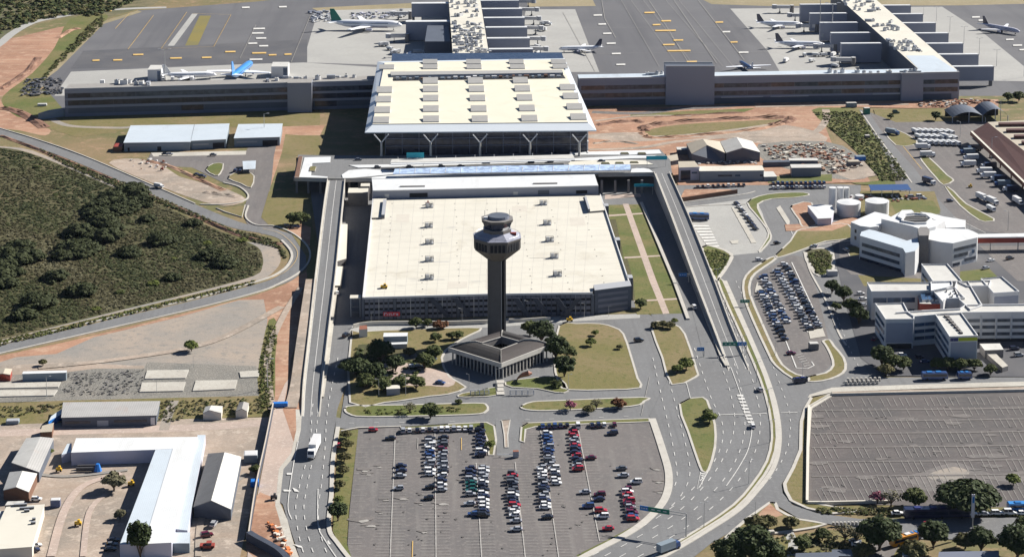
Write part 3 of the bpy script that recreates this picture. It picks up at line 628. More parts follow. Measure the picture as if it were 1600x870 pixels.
_rs = random.Random(31)
def blot(x, y, r, mat, zz):
    c_ = P(x, y); k = _rs.randrange(7, 12); ph = _rs.uniform(0, 6)
    MB_ = OIL if mat == 'oil_stain' else PAT; kk = mat if mat == 'oil_stain' else 'x'; ZB[kk] += .00018 if kk != 'x' else .0005; zz = ZB[kk]
    sx, sy = (1, 1.3) if kk != 'x' else (1.7, .9)
    MB_.add([(c_.x + r * sx * _rs.uniform(.6, 1.2) * math.cos(ph + 6.283 * i / k), c_.y + r * sy * _rs.uniform(.5, 1.2) * math.sin(ph + 6.283 * i / k), zz) for i in range(k)], [tuple(range(k))], mat)
OIL, PAT = MB(), MB()
ZB = {'oil_stain': .404, 'x': .379}
for i in range(60): blot(_rs.uniform(1275, 1595), _rs.uniform(625, 780), _rs.uniform(.3, 1.1), 'oil_stain', .425)
for i in range(70):
    y_ = _rs.uniform(685, 868); x_ = _rs.uniform(560, 1015)
    blot(x_, y_, _rs.uniform(.25, .7), 'oil_stain', .425)
for i in range(26): blot(_rs.uniform(1275, 1595), _rs.uniform(650, 780), _rs.uniform(.8, 3), 'asphalt_worn', .423)
for r_, y_ in enumerate([639, 656, 675.5, 697, 719.5, 742]): PAT.add([tuple(v) for v in PP([(1268, y_ + .8), (1500, y_ - 1.5), (1610, y_ - 3.6), (1610, y_ - 1.4), (1500, y_ + .6), (1268, y_ + 2.6)], .3775)], [tuple(range(6))], 'asphalt_worn')
for x, y, r in [(573, 740, 2), (590, 728, 1.4), (565, 812, 4), (577, 820, 3), (600, 780, 2), (628, 778, 2.4), (660, 830, 1.8), (690, 786, 3), (567, 734, 2.4), (592, 800, 1.2), (655, 786, 1.4), (720, 750, 1.5), (902, 820, .8), (1023, 732, 2), (1027, 752, 2), (1028, 768, 1.6)]: blot(x, y, r * .7, 'asphalt_worn', .427); blot(x + 3, y + 3, r * .4, 'paint_faded', .427)
OIL.build('stain', kind='structure'); PAT.build('worn_patch', kind='structure')
def berm(pts, wd, h, mat, z=.2):
    q = PP(cr(pts, 5)); m = MB(); n = len(q)
    for j, (o1, o2, h1, h2) in enumerate(((-wd / 2, -wd * .12, 0, h), (-wd * .12, wd * .15, h, h * .95), (wd * .15, wd / 2, h * .95, 0))):
        rows = []
        for i, p in enumerate(q):
            t_ = (q[min(i + 1, n - 1)] - q[max(i - 1, 0)]).normalized(); nn = Vector((-t_.y, t_.x, 0)); k = (.55 + .45 * math.sin(i * 1.7 + j)) * (0 if i in (0, n - 1) else 1)
            rows.append((p + nn * o1 + Vector((0, 0, z + h1 * k)), p + nn * o2 + Vector((0, 0, z + h2 * k))))
        vs = [r_[0] for r_ in rows] + [r_[1] for r_ in rows]; m.add(vs, [(i, i + 1, n + i + 1, n + i) for i in range(n - 1)], mat)
    return m.build('earth_bank', kind='structure')
berm([(1006, 206), (1010, 198), (1060, 191), (1150, 186), (1225, 184), (1232, 190), (1200, 196)], 9, 1.6, 'red_dirt_dark')
berm([(1004, 208), (1020, 216), (1090, 212), (1180, 203), (1226, 193)], 7, 1.2, 'red_dirt'); berm([(930, 196), (980, 190), (1008, 192)], 8, 1.2, 'red_dirt_dark')
berm([(1020, 184), (1090, 180), (1170, 176)], 5, .8, 'red_dirt_dark'); berm([(1120, 190), (1180, 186), (1220, 187)], 4, .8, 'red_dirt'); berm([(925, 225), (960, 222), (1000, 226)], 5, .8, 'tan_dirt')
berm([(0, 140), (20, 128), (45, 110), (60, 90)], 6, 1.2, 'red_dirt_dark'); berm([(-10, 170), (20, 172), (50, 186), (70, 200)], 8, 1.4, 'red_dirt_dark'); berm([(90, 60), (110, 48), (125, 45)], 6, 1, 'red_dirt')
berm([(232, 252), (270, 262), (310, 280), (350, 298)], 4, .8, 'red_dirt'); berm([(320, 300), (345, 304), (372, 308)], 5, .8, 'tan_dirt'); berm([(0, 212), (60, 234), (130, 262), (220, 300), (300, 335), (380, 370), (440, 382)], 3.5, .9, 'red_dirt_dark')
for pts, wd, mt in [([(80, 870), (100, 800), (130, 760), (190, 740)], 3, 'pink_pave'), ([(130, 870), (140, 800), (170, 770)], 2.2, 'pink_pave'), ([(310, 870), (320, 800), (385, 740)], 2.4, 'grey_dirt'), ([(60, 742), (110, 745), (200, 735)], 2, 'grey_dirt'), ([(920, 235), (1000, 232), (1060, 222), (1160, 214), (1260, 212), (1290, 190), (1290, 172)], 5, 'tan_dirt'), ([(1180, 168), (1260, 166), (1420, 164)], 4, 'tan_dirt'),
                    ([(425, 640), (418, 560), (440, 500), (470, 450)], 3, 'tan_dirt'), ([(60, 575), (200, 560), (330, 535), (440, 480)], 4, 'tan_dirt'), ([(930, 190), (1000, 182), (1080, 182)], 3, 'tan_dirt')]: road('dirt_track', pts, wd, mt, z=.41 if mt != 'tan_dirt' else .40)
# ================================================================ RAMPS AND TERMINAL FORECOURT
def loft_deck(L, Rr, name, label, cat, lane=True, wall_l=True, wall_r=True, par=1.0):
    """L,R: lists of (px,py,z) along both edges; makes deck body, parapets"""
    Lw, Rw = PP(L), PP(Rr); t = thing(name, (Lw[0].x, Lw[0].y, 0), label, cat)
    n = len(Lw); b = MB()
    vs = Lw + Rw + [Vector((p.x, p.y, -.05)) for p in Lw] + [Vector((p.x, p.y, -.05)) for p in Rw]
    b.add(vs, [(n + i, n + i + 1, i + 1, i) for i in range(n - 1)], 'asphalt_road')
    b.add(vs, [(i, i + 1, 2 * n + i + 1, 2 * n + i) for i in range(n - 1)] + [(n + i + 1, n + i, 3 * n + i, 3 * n + i + 1) for i in range(n - 1)] + [(0, 2 * n, 3 * n, n)], 'concrete')
    b.build('deck', t)
    for E, s_ in ((Lw, 1), (Rw, -1)):
        E = [v - Vector((0, 0, (par + .1) * (1 - min(1, (len(E) - 1 - i) / (len(E) * .3))))) for i, v in enumerate(E)]
        MB().ribbon(E, .45, par, 'concrete_light', z0=None).build('parapet', t)
    lm = MB(); mid = [(a + b_) / 2 for a, b_ in zip(Lw, Rw)]
    for fr in (.12, .5, .88):
        q = [a + (b_ - a) * fr + Vector((0, 0, .03)) for a, b_ in zip(Lw, Rw)]
        lm.ribbon(q, .22, 0, 'paint_white')
    for fr in (.04, .96):
        q = [a + (b_ - a) * fr + Vector((0, 0, .02)) for a, b_ in zip(Lw, Rw)]
        lm.ribbon(q, 1.0, 0, 'concrete_pale')
    lm.build('lane_line', t)
    return t
loft_deck(cr([(512, 282, 9), (505, 330, 7.6), (493, 430, 5), (483, 520, 2.6), (474, 600, .8), (472, 640, .3), (471, 652, .12)], 4), cr([(539, 282, 9), (534, 330, 7.6), (524, 430, 5), (513, 520, 2.6), (504, 600, .8), (500, 640, .3), (499, 652, .12)], 4),
          'exit_ramp', 'long pale concrete road ramp leaving the terminal forecourt on the west side of the garage', 'ramp')
loft_deck(cr([(1022, 271, 9), (1047, 335, 7), (1086, 440, 3.8), (1112, 508, 1.6), (1134, 566, .38), (1139, 580, .2)], 4), cr([(1046, 271, 9), (1077, 341, 7), (1116, 440, 3.8), (1141, 508, 1.6), (1165, 566, .38), (1171, 580, .2)], 4),
          'entry_ramp', 'long pale concrete road ramp up to the terminal forecourt, east of the lawn', 'ramp')
t = MB(); t.prism(PP([(1079, 440), (1086, 440), (1131, 560), (1140, 574), (1133, 574), (1126, 562)]), .38, .95, 'concrete_light', 'concrete_pale'); tag(t.build('median_barrier'), 'pale tapering concrete median between the entry ramp and the avenue', 'barrier', kind='thing')
t = MB(); t.prism(PP([(523, 446), (529, 446), (515, 560), (506, 622), (500, 622), (508, 556)]), .38, .8, 'concrete_light', 'concrete_pale'); tag(t.build('median_barrier'), 'long thin concrete median between the exit ramp and the shaded avenue', 'barrier', kind='thing')
for q, z_, lb in (([(531, 350), (543, 350), (541, 404), (527, 408)], 3.4, 'sunlit pale deck strip beside the upper exit ramp'), ([(527, 416), (537, 416), (533, 446), (522, 446)], 1.6, 'short sunlit pale deck strip beside the middle of the exit ramp')):
    t = MB(); t.prism(PP(q, z_), 0, z_, 'concrete_dark', 'roof_cream'); tag(t.build('deck_strip'), lb, 'deck', kind='thing')
# west foot of the ramp: sidewalk on a low retaining wall
t = MB(); t.ribbon(PP(cr([(486, 436, 5.0), (481, 470, 4.2), (471, 540, 2.4), (463, 600, 1), (454, 636, .5)], 4)), 5.0, 0.02, 'tan_dirt', side='concrete_dark', z0=-.05); tag(t.build('retaining_wall'), 'earth topped retaining wall running along the west side of the exit ramp', 'wall', kind='thing')
tag(MB().ribbon(PP(cr([(427, 640), (415, 700), (400, 770), (389, 842)], 4)), .5, 3.0, 'hoarding', side='hoarding_dark').build('hoarding'), 'tall dark sided hoarding between the worksite and the white sheds', 'hoarding')
tag(MB().ribbon(PP(cr([(389, 843), (400, 850), (434, 869), (450, 885)], 3)), 2.2, 3.2, 'hoarding_dark').build('retaining_wall'), 'dark blue curved wall at the south end of the worksite strip', 'wall', kind='thing')
# ---------------------------------------------------------------- forecourt deck
DZ = 9.0
t = thing('terminal_forecourt', P(750, 262), 'elevated concrete road deck and covered pick-up lanes in front of the terminal hall', 'road deck')
deck = [(458, 279), (466, 242), (517, 243), (600, 243), (897, 240), (1031, 233), (1047, 250), (1050, 271), (985, 271), (935, 272), (581, 279), (526, 280)]
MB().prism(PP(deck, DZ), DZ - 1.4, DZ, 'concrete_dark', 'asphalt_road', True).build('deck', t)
def slab(root, name, pts, z, h, side, top=None, n=0):
    return MB().prism(PP(cr(pts, n, True) if n else pts, z + h), z, z + h, side, top).build(name, root)
slab(t, 'pavement', [(467, 279), (476, 246), (517, 245), (516, 254), (488, 255), (486, 274), (512, 276), (512, 279)], DZ, .3, 'concrete_light', 'roof_white')
slab(t, 'planter', [(460, 278), (467, 244), (473, 244), (467, 278)], DZ, .7, 'concrete_light', 'brown_wall')
slab(t, 'planter', [(483, 267), (485, 260), (494, 260), (492, 267)], DZ + .01, .7, 'concrete_light', 'grass_dry')
slab(t, 'median', [(560, 262), (545, 258), (570, 257.5), (612, 257), (900, 247.5), (985, 243), (1026, 243), (1010, 247), (985, 247.5), (900, 252), (612, 261)], DZ, .35, 'concrete_light', 'roof_white')
slab(t, 'median', [(534, 273), (545, 266), (570, 264), (620, 267), (618, 272), (575, 276), (536, 279)], DZ, .35, 'concrete_light', 'roof_white')
slab(t, 'median', [(888, 256), (893, 251), (985, 250), (1008, 251), (1021, 257), (985, 257.5), (940, 258), (890, 259.5)], DZ, .35, 'concrete_light', 'roof_cream')
slab(t, 'median', [(985, 269.5), (987, 264), (1000, 262), (1014, 264), (1022, 270)], DZ, .35, 'concrete_light', 'roof_white')
slab(t, 'pavement', [(890, 238), (1030, 234), (1034, 240), (985, 242), (890, 242)], DZ, .3, 'concrete_light', 'roof_white')
slab(t, 'pavement', [(560, 279), (620, 273), (985, 269.5), (985, 271.5), (930, 272), (581, 279.5)], DZ, .3, 'concrete_light', 'roof_white')
for k, (a, b_) in enumerate([((970, 238), (972, 240)), ((997, 238), (999, 240)), ((985, 252), (987, 254)), ((962, 253), (964, 255)), ((940, 253.5), (942, 255.5))]):
    slab(t, 'planter', [(a[0], a[1]), (a[0] + 11, a[1]), (b_[0] + 11, b_[1] + .5), (b_[0] - 2, b_[1] + .5)], DZ + .3, .35, 'concrete_dark', 'scrub_floor')
for a, b_, nm in (((460, 279), (526, 281), 'west'), ((935, 272.5), (1024, 271.5), 'east'), ((526, 281), (581, 280), 'mid')):
    A, B = P(*a, DZ), P(*b_, DZ)
    m = MB(); m.ribbon([Vector((A.x, A.y, DZ - 1.4)), Vector((B.x, B.y, DZ - 1.4))], .4, 2.3, 'concrete_light'); m.build('parapet', t)
for x in (463, 481, 500, 545, 561, 577, 941, 962, 983, 1004):
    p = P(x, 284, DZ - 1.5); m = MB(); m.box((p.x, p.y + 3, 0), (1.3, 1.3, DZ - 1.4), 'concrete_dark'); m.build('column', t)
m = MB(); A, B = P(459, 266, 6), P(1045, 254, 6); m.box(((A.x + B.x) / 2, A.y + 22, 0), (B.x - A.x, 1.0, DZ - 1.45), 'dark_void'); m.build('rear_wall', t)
# canopies over the lanes
c = thing('lane_canopy', P(755, 252), 'long pale grey flat canopy over the lane nearest the terminal doors', 'canopy')
slab(c, 'roof', [(610, 254.5), (612, 249), (895, 241.5), (898, 247.5), (780, 251), (700, 252.5)], DZ + 4.2, .4, 'fascia_metal', 'roof_pale_grey')
slab(c, 'gutter', [(611, 257), (611, 255.3), (898, 248.2), (898, 250)], DZ + 4.0, .4, 'fascia_metal', 'roof_white')
for x in range(622, 895, 30):
    p = P(x, 257 - (x - 610) * .03, DZ); m = MB(); m.cyl(p, .25, .25, DZ, DZ + 4.1, 'steel', 6); m.build('post', c)
c = thing('glass_canopy', P(800, 268), 'long blue glass canopy over the outer forecourt lane', 'canopy')
slab(c, 'roof', [(614, 272), (617, 264), (780, 259), (985, 257), (985, 265.5), (800, 269)], DZ + 3.6, .3, 'fascia_metal', 'canopy_glass')
for x in range(625, 985, 24):
    m = MB(); a = P(x, 264.2 - (x - 620) * .018, DZ + 3.95); b_ = P(x - 1, 271.3 - (x - 620) * .018, DZ + 3.95); m.ribbon([a, b_], .25, .12, 'wall_white'); m.build('rafter', c)
    p = P(x, 272 - (x - 614) * .018, DZ); m = MB(); m.cyl(p, .2, .2, DZ, DZ + 3.6, 'steel', 6); m.build('post', c)
def sign_board(px, py, z, wd, h, mat, label, group=None, legs=1, rz=0, th=.25, glyph=None):
    p = P(px, py, z); s_ = thing('road_sign', (p.x, p.y, p.z), label, 'road sign', group)
    m = MB(); m.box((p.x, p.y, z + .1), (wd, th, h), mat, rz); m.build('board', s_)
    z0 = .4 if z < 9 else 9
    for k in range(legs):
        x = p.x + (0 if legs == 1 else (k - .5) * wd * .9); m = MB(); m.cyl((x, p.y + .25), .14, .14, z0, z + h, 'pole_grey', 6); m.build('post', s_)
    return s_
sign_board(1026, 250, DZ + 4, 12, 2.2, 'sign_teal', 'teal overhead sign board at the top of the entry ramp', legs=2)
sign_board(1006, 292, 5.0, 11, 1.6, 'sign_teal', 'teal overhead sign board under the forecourt deck', legs=2)
sign_board(649, 247, DZ + 5, 10, 3, 'sign_teal', 'teal board hanging by the dark glass front of the terminal', legs=2)
# ================================================================ TERMINAL HALL
T = thing('terminal_building', P(750, 240), 'airport terminal hall with a huge cream roof and rows of grey skylights', 'terminal building')
ZO, ZI = 22.5, 25.0
outer = [(570, 207), (932, 204), (882, 91.5), (590, 96.5)]; inner = [(582, 194), (919, 191), (874, 93.2), (601, 98)]
o4 = PP(outer, ZO); i4 = PP(inner, ZI)
m = MB(); m.add(i4, [(0, 1, 2, 3)], 'roof_cream_panel')
lo4 = [Vector((p.x, p.y, ZI - 2)) for p in i4]; m.add(i4 + lo4, [(k, 4 + k, 4 + (k + 1) % 4, (k + 1) % 4) for k in range(4)], 'wall_grey'); TR = m.build('roof', T)
m = MB(); i4d = [Vector((p.x, p.y, ZI - .4)) for p in i4]
m.add(o4 + i4d, [(k, (k + 1) % 4, 4 + (k + 1) % 4, 4 + k) for k in range(4)], 'fascia_metal')
und = [Vector((p.x, p.y, ZO - .6)) for p in o4]; m.add(o4 + und, [((k + 1) % 4, k, 4 + k, 4 + (k + 1) % 4) for k in range(4)], 'fascia_metal')
m.add(und, [(3, 2, 1, 0)], 'wall_grey'); m.build('eaves', T)
fA, fB = P(602, 243, DZ), P(918, 240, DZ); bA, bB = P(606, 110, 10), P(872, 108, 10)
m = MB(); m.prism([fA + Vector((0, 4, 0)), fB + Vector((0, 4, 0)), Vector((fB.x, bB.y, 0)), Vector((fA.x, bA.y, 0))], 0, ZO - .7, 'glass_dark'); TG = m.build('glass_wall', T)
for k in range(13):
    a = fA.lerp(fB, k / 12) + Vector((0, 3.7, 0)); MB().box((a.x, a.y, DZ - .1), (.35, .4, ZO - DZ - .8), 'panel_dark').build('mullion', TG)
for z in (DZ + 4.5, DZ + 9):
    a = (fA + fB) / 2 + Vector((0, 3.6, 0)); MB().box((a.x, a.y, z), (fB.x - fA.x, .5, .35), 'panel_dark').build('transom', TG)
for k in range(4): # side frame, lit by the sun
    a = fB + Vector((.3, 4 + k * 12, 0)); MB().box((a.x, a.y, 0), (.8, .8, ZO - .8), 'wall_white').build('side_post', T)
for z in (DZ, DZ + 6.5): MB().box((fB.x + .3, fB.y + 30, z), (.7, 60, .7), 'wall_white').build('side_beam', T)
for x in (596, 673, 750, 828, 905):
    p = P(x, 244, DZ); top = P(x, 214, 18); m = MB()
    m.cyl(p, .75, .6, DZ, 17.2, 'concrete', 8)
    for s_ in (-1, 1): m.tube([(p.x, p.y, 17), (p.x + s_ * 4.2, p.y, ZO - .5)], .35, 'wall_white')
    m.build('column', T)
for r, y0 in enumerate([98.5, 106.5, 128, 141, 155.5, 172, 188]):
    for c_ in range(5):
        if (c_ == 0 and r in (0, 2)) or (c_ == 4 and r == 2): continue
        y = y0 + [1.6, 0, -.2, -1, -3.5][c_] * min(1, (y0 - 95) / 60); f_ = (y - 98) / 90
        x = [605 - 9.6 * f_, 672 + 1.5 * f_, 740 + 10 * f_, 807 + 21 * f_, 873 + 33 * f_][c_]
        dn = 1.9 if r < 2 else 3.1; a = P(x - 11.5 - f_, y + dn * 1.1, ZI); b_ = P(x + 11.5 + f_, y + dn * 1.1, ZI); e = P(x, y - dn * .8, ZI); d = (e.y - a.y); h = 1.3
        vs = [(a.x, a.y, ZI + .01), (b_.x, a.y, ZI + .01), (b_.x, a.y + d, ZI + .01), (a.x, a.y + d, ZI + .01), (a.x, a.y, ZI + .5), (b_.x, a.y, ZI + .5), (b_.x, a.y + d, ZI + h + .6), (a.x, a.y + d, ZI + h + .6)]
        m = MB(); m.add(vs, [(4, 5, 6, 7)], 'skylight_grey'); m.add(vs, [(0, 1, 5, 4), (1, 2, 6, 5), (2, 3, 7, 6), (3, 0, 4, 7)], 'wall_grey'); m.build('skylight', TR)
# long roof light with exposed ducts
wl = [(614, 121.5), (880, 117), (884, 123), (614, 127)]
m = MB(); m.flat(PP(wl, ZI + .03), 'dark_void'); m.build('roof_well', TR)
m = MB(); m.prism(PP([(610, 115.5), (878, 112.5), (880, 117), (611, 121)], ZI), ZI, ZI + 1.4, 'wall_grey', 'skylight_grey'); m.build('roof_monitor', TR)
for k in range(26):
    f_ = (k + .5) / 26; x = 616 + 262 * f_; y = 124.5 - 4 * f_; p = P(x, y, ZI)
    m = MB(); m.box((p.x, p.y, ZI + .05), (random.uniform(1.5, 3.4), random.uniform(1.5, 3), random.uniform(.8, 2)), random.choice(['steel', 'wall_bluegrey', 'wall_white', 'brown_wall']), 0); m.build('duct', TR)
# ================================================================ PIERS
def bands(root, A, B, specs, out=.08):
    """specs: (t0,t1,z0,z1,material,name) panels on the wall A->B (world, z ignored), outward = right of A->B"""
    A = Vector((A[0], A[1], 0)); B = Vector((B[0], B[1], 0)); d = (B - A); L = d.length; d.normalize(); nrm = Vector((d.y, -d.x, 0))
    ang = math.atan2(d.y, d.x)
    for t0, t1, z0, z1, mat, nm in specs:
        c_ = A + d * (L * (t0 + t1) / 2) + nrm * (out / 2 - .05)
        MB().box((c_.x, c_.y, z0), (L * (t1 - t0), out + .1, z1 - z0), mat, ang).build(nm, root)
def block_from_front(root, name, a, b_, h, depth, side, top, skew=0):
    """a,b_ ground pixels of the front edge, depth in metres straight back"""
    A, B = P(*a), P(*b_); q = [A, B, B + Vector((skew, depth, 0)), A + Vector((skew, depth, 0))]
    MB().prism(q, -.05, h, side, top).build(name, root); return A, B
W = thing('pier_building', P(340, 178), 'long dark grey west pier building with banded facade and rooftop plant', 'pier building')
A, B = block_from_front(W, 'body', (102, 183), (600, 168.5), hgt(102, 183, 141), 18, 'panel_dark', 'roof_grey')
hw = hgt(102, 183, 141)
sp = []
for k, (z0, z1, mt) in enumerate([(.12, .32, 'wall_slate'), (.42, .60, 'glass_dark'), (.70, .86, 'glass_grey')]):
    for j in range(14):
        sp.append((.01 + j * .07, .01 + j * .07 + .0695, hw * z0, hw * z1, random.choice([mt, mt, mt, 'glass_dark']), 'window_band'))
bands(W, A, B, sp)
bands(W, A, B, [(0, 1, hw * z0, hw * z1, 'panel_grey', 'facade_band') for z0, z1 in ((.33, .41), (.61, .69), (.88, .99))], .3)
MB().ribbon([Vector((A.x, A.y + .3, hw)), Vector((B.x, B.y + .3, hw))], .5, 1.0, 'wall_grey').build('parapet', W)
MB().prism([P(450, 174.5) + Vector((0, -3, 0)), P(488, 174) + Vector((0, -3, 0)), P(488, 174) + Vector((0, 9, 0)), P(450, 174.5) + Vector((0, 9, 0))], 0, hw + 2.0, 'panel_grey', 'roof_grey').build('stair_block', W)
gA, gB = P(60, 188), P(103, 182)
MB().prism([gA, gB, gB + Vector((0, 7, 0)), gA + Vector((5, 9, 0))], 0, 4.5, 'wall_bluegrey', 'roof_grey').build('annex', W)
E = thing('pier_building', P(1200, 158), 'long dark grey east pier building with a bright roof edge and tall plain blocks', 'pier building')
A, B = block_from_front(E, 'body', (905, 166), (1498, 155), hgt(1200, 160, 119), 16, 'panel_grey', 'roof_blue_white')
hE = hgt(1200, 160, 119); sp = []
for z0, z1, mt in [(.30, .47, 'glass_grey'), (.60, .76, 'glass_grey')]:
    for j in range(16):
        sp.append((.005 + j * .062, .005 + j * .062 + .0615, hE * z0, hE * z1, random.choice([mt, 'glass_grey', 'glass_brown', mt]), 'window_band'))
bands(E, A, B, sp); bands(E, A, B, [(0, .98, 0.1, hE * .22, 'wall_slate', 'plinth_wall')], .1)
bands(E, A, B, [(.37, .48, hE * .22, hE * .25, 'wall_white', 'canopy_strip'), (.50, .60, hE * .22, hE * .25, 'wall_white', 'canopy_strip'), (.77, .85, hE * .24, hE * .27, 'wall_white', 'canopy_strip')], .6)
MB().ribbon([Vector((A.x, A.y + .4, hE)), Vector((B.x, B.y + .4, hE))], .8, .9, 'wall_white', side='wall_grey').build('parapet', E)
def tall(px0, px1, yb, yt, dep=10, mat='panel_grey'):
    a, b_ = P(px0, yb), P(px1, yb); h = hgt((px0 + px1) / 2, yb, yt)
    MB().prism([a, b_, b_ + Vector((0, dep, 0)), a + Vector((0, dep, 0))], 0, h, mat, 'wall_slate').build('stair_block', E)
    for q in ([a, b_], [a + Vector((0, dep, 0)), b_ + Vector((0, dep, 0))]): MB().ribbon([Vector((p.x, p.y, h)) for p in q], .6, .8, 'wall_grey').build('parapet', E)
tall(1040, 1116, 164.5, 105, 12); tall(1408, 1442, 158.5, 116, 7)
def pier(label, roof_px, zr, stubs, mats=('wall_slate', 'roof_cream')):
    T_ = thing('boarding_pier', P(*roof_px[0]), label, 'pier building')
    PB = MB().prism(PP(roof_px, zr), 0, zr, mats[0], mats[1]).build('body', T_)
    q = PP(roof_px, zr)
    for a, b_ in ((q[0], q[1]), (q[2], q[3])): MB().ribbon([a, b_], .7, .8, 'wall_grey').build('parapet', PB)
    for (x0, x1, yt, dep, h0, h1) in stubs:
        a, b_ = P(x0, yt, h1), P(x1, yt, h1)
        MB().prism([Vector((a.x, a.y, 0)), Vector((b_.x, a.y, 0)), Vector((b_.x, a.y + dep, 0)), Vector((a.x, a.y + dep, 0))], h0, h1, 'panel_grey', 'roof_white', True).build('gate_bridge', T_); GBR = LAST[0]
        MB().box(((a.x + b_.x) / 2, a.y, h1 - .2), (b_.x - a.x + .4, .6, .5), 'wall_white').build('roof_edge', GBR)
        if h0 > 2:
            xe = a.x if abs(x0 - 750) > abs(x1 - 750) and x0 < 760 else b_.x
            MB().box((xe + (1.5 if xe == a.x else -1.5), a.y + dep / 2, 0), (2, 2, h0), 'concrete_dark').build('support', T_)
    return T_
ZP = 17
st = [(x0, x1, y, 6, 6.5 if i else 6.5, 15) for i, (x0, x1, y) in enumerate([(751, 811, 2), (753, 816, 15), (756, 820, 29), (759, 824, 44), (761, 828, 61), (764, 833, 78)])]
st += [(643, 701, 6.5, 8, 4, 15), (634, 703, 35, 8, 0.5, 15)]
PC = pier('central boarding pier behind the terminal with machinery crowded on its pale roof', [(708, 92), (765, 91), (748, -14), (700, -14)], ZP, st, ('wall_slate', 'roof_cream'))
MB().prism([P(664, 92), P(704, 92), P(701, 66), P(668, 66)], 0, 13, 'wall_slate', 'wall_slate').build('side_wing', PC)
st = [(x0, x1, y, 5, 1, 15) for x0, x1, y in [(1251, 1308, 8), (1266, 1324, 22), (1282, 1341, 36.5), (1299, 1360, 52.5), (1315, 1378, 69)]]
st += [(x0, x1, y, 5, 4, 14) for x0, x1, y in [(1372, 1424, 9.5), (1390, 1443, 23), (1407, 1463, 37), (1428, 1483, 53), (1448, 1506, 69), (1468, 1530, 86), (1490, 1554, 105)]]
PE = pier('slanting east boarding pier with machinery on a cream roof and a white front part', [(1439, 112), (1498, 112), (1353, -14), (1298, -14)], ZP, st, ('wall_slate', 'roof_cream'))
MB().flat(PP([(1439, 112), (1497, 112), (1459, 87), (1415, 87)], ZP + .05), 'roof_blue_white').build('white_roof', PE)
for x0, x1, y0, y1, lb in ((231, 252, 127, 112, 'pale boarding shelter with a dark doorway on the west end of the apron'), (424, 450, 122, 103, 'pale boarding shelter with a dark doorway right of the bright blue aeroplane')):
    t_ = thing('boarding_shelter', P((x0 + x1) / 2, y0), lb, 'shelter'); a, b_ = P(x0, y0), P(x1, y0)
    MB().prism([a, b_, b_ + Vector((0, 16, 0)), a + Vector((0, 16, 0))], 0, 8.2, 'wall_white', 'roof_pale_grey').build('body', t_); bands(t_, a, b_, [(.72, .95, .3, 7.2, 'glass_blue', 'doorway')], .2)
# rooftop plant
def mk_hvac(kind):
    def f():
        t_ = thing('rooftop_unit', (0, 0, 0), 'x', 'air conditioner')
        if kind == 0:
            MB().box((0, 0, 0), (2.6, 1.8, 1.6), 'wall_white', 0, 'roof_pale_grey').build('casing', t_)
            MB().cyl((.5, 0), .6, .6, 1.6, 1.85, 'pole_dark', 10).build('fan', t_)
        elif kind == 1:
            MB().box((0, 0, 0), (1.6, 3.2, 1.3), 'wall_grey', 0, 'steel').build('casing', t_)
            MB().tube([(0, -1.6, .6), (0, -3, .6), (1.2, -3.4, .3)], .35, 'steel').build('duct', t_)
        else:
            MB().cyl((0, 0), 1.1, 1.1, 0, 1.5, 'wall_white', 12, 'dark_void').build('casing', t_)
            MB().cyl((0, 0), .5, .35, 1.5, 1.9, 'steel', 8).build('fan', t_)
        return t_
    return Kind(f)
HV = [mk_hvac(0), mk_hvac(1), mk_hvac(2)]
rnd = random.Random(3)
kn = ['white boxed', 'grey ducted', 'round white']
def roof_cluster(quad, nx, ny, z, where, grp, sc=(1, 1.6), skip=.15):
    q = PP(quad, z); n = 0
    for j in range(ny):
        for i in range(nx):
            if rnd.random() < skip: continue
            u = (i + .5 + rnd.uniform(-.3, .3)) / nx; v = (j + .5 + rnd.uniform(-.3, .3)) / ny
            p = q[0].lerp(q[1], u).lerp(q[3].lerp(q[2], u), v); k = rnd.randrange(3)
            HV[k].put((p.x, p.y, z + .02), rnd.choice([0, .1, 1.57, 1.5, .8]), '%s roof unit on %s' % (kn[k], where), grp[k] if isinstance(grp, list) else grp + ', ' + kn[k], rnd.uniform(*sc))
            n += 1
roof_cluster([(710, 88), (760, 88), (752, 36), (706, 36)], 6, 9, ZP, 'the crowded roof of the central boarding pier', 'roof plant of the central pier', (1, 1.7))
roof_cluster([(706, 30), (750, 30), (746, 2), (704, 2)], 5, 4, ZP, 'the crowded roof of the central boarding pier', 'roof plant of the central pier', (1, 1.7))
roof_cluster([(1402, 82), (1443, 82), (1425, 64), (1380, 64)], 5, 3, ZP, 'the slanting east pier next to the white roof part', 'roof plant nearest the white roof part', (1, 1.7))
roof_cluster([(1370, 50), (1412, 50), (1390, 32), (1350, 32)], 5, 3, ZP, 'the middle of the slanting east pier roof', 'roof plant in the middle of the east pier', (1, 1.7))
roof_cluster([(1335, 20), (1385, 20), (1355, 0), (1308, 0)], 5, 3, ZP, 'the far end of the slanting east pier roof', 'roof plant at the far end of the east pier', (1, 1.5))
roof_cluster([(180, 136), (235, 134), (235, 128), (180, 129)], 6, 1, hw, 'the west end of the long west pier roof', 'roof plant on the west end of the west pier', (1.3, 2), 0)
roof_cluster([(400, 129), (560, 124), (560, 119), (400, 122)], 12, 1, hw, 'the west pier roof beside the terminal hall', 'roof plant on the west pier beside the hall', (1, 1.8), .1)
roof_cluster([(1290, 117), (1438, 116), (1438, 112), (1290, 112)], 14, 1, hE, 'the east pier front building below the slanting pier', 'roof plant along the east pier front', (1, 1.6), .1)
roof_cluster([(1005, 119), (1038, 118), (1038, 113), (1005, 114)], 4, 1, hE, 'the east pier roof beside the tall plain block', 'roof plant beside the tall plain block', (1, 1.4), 0)
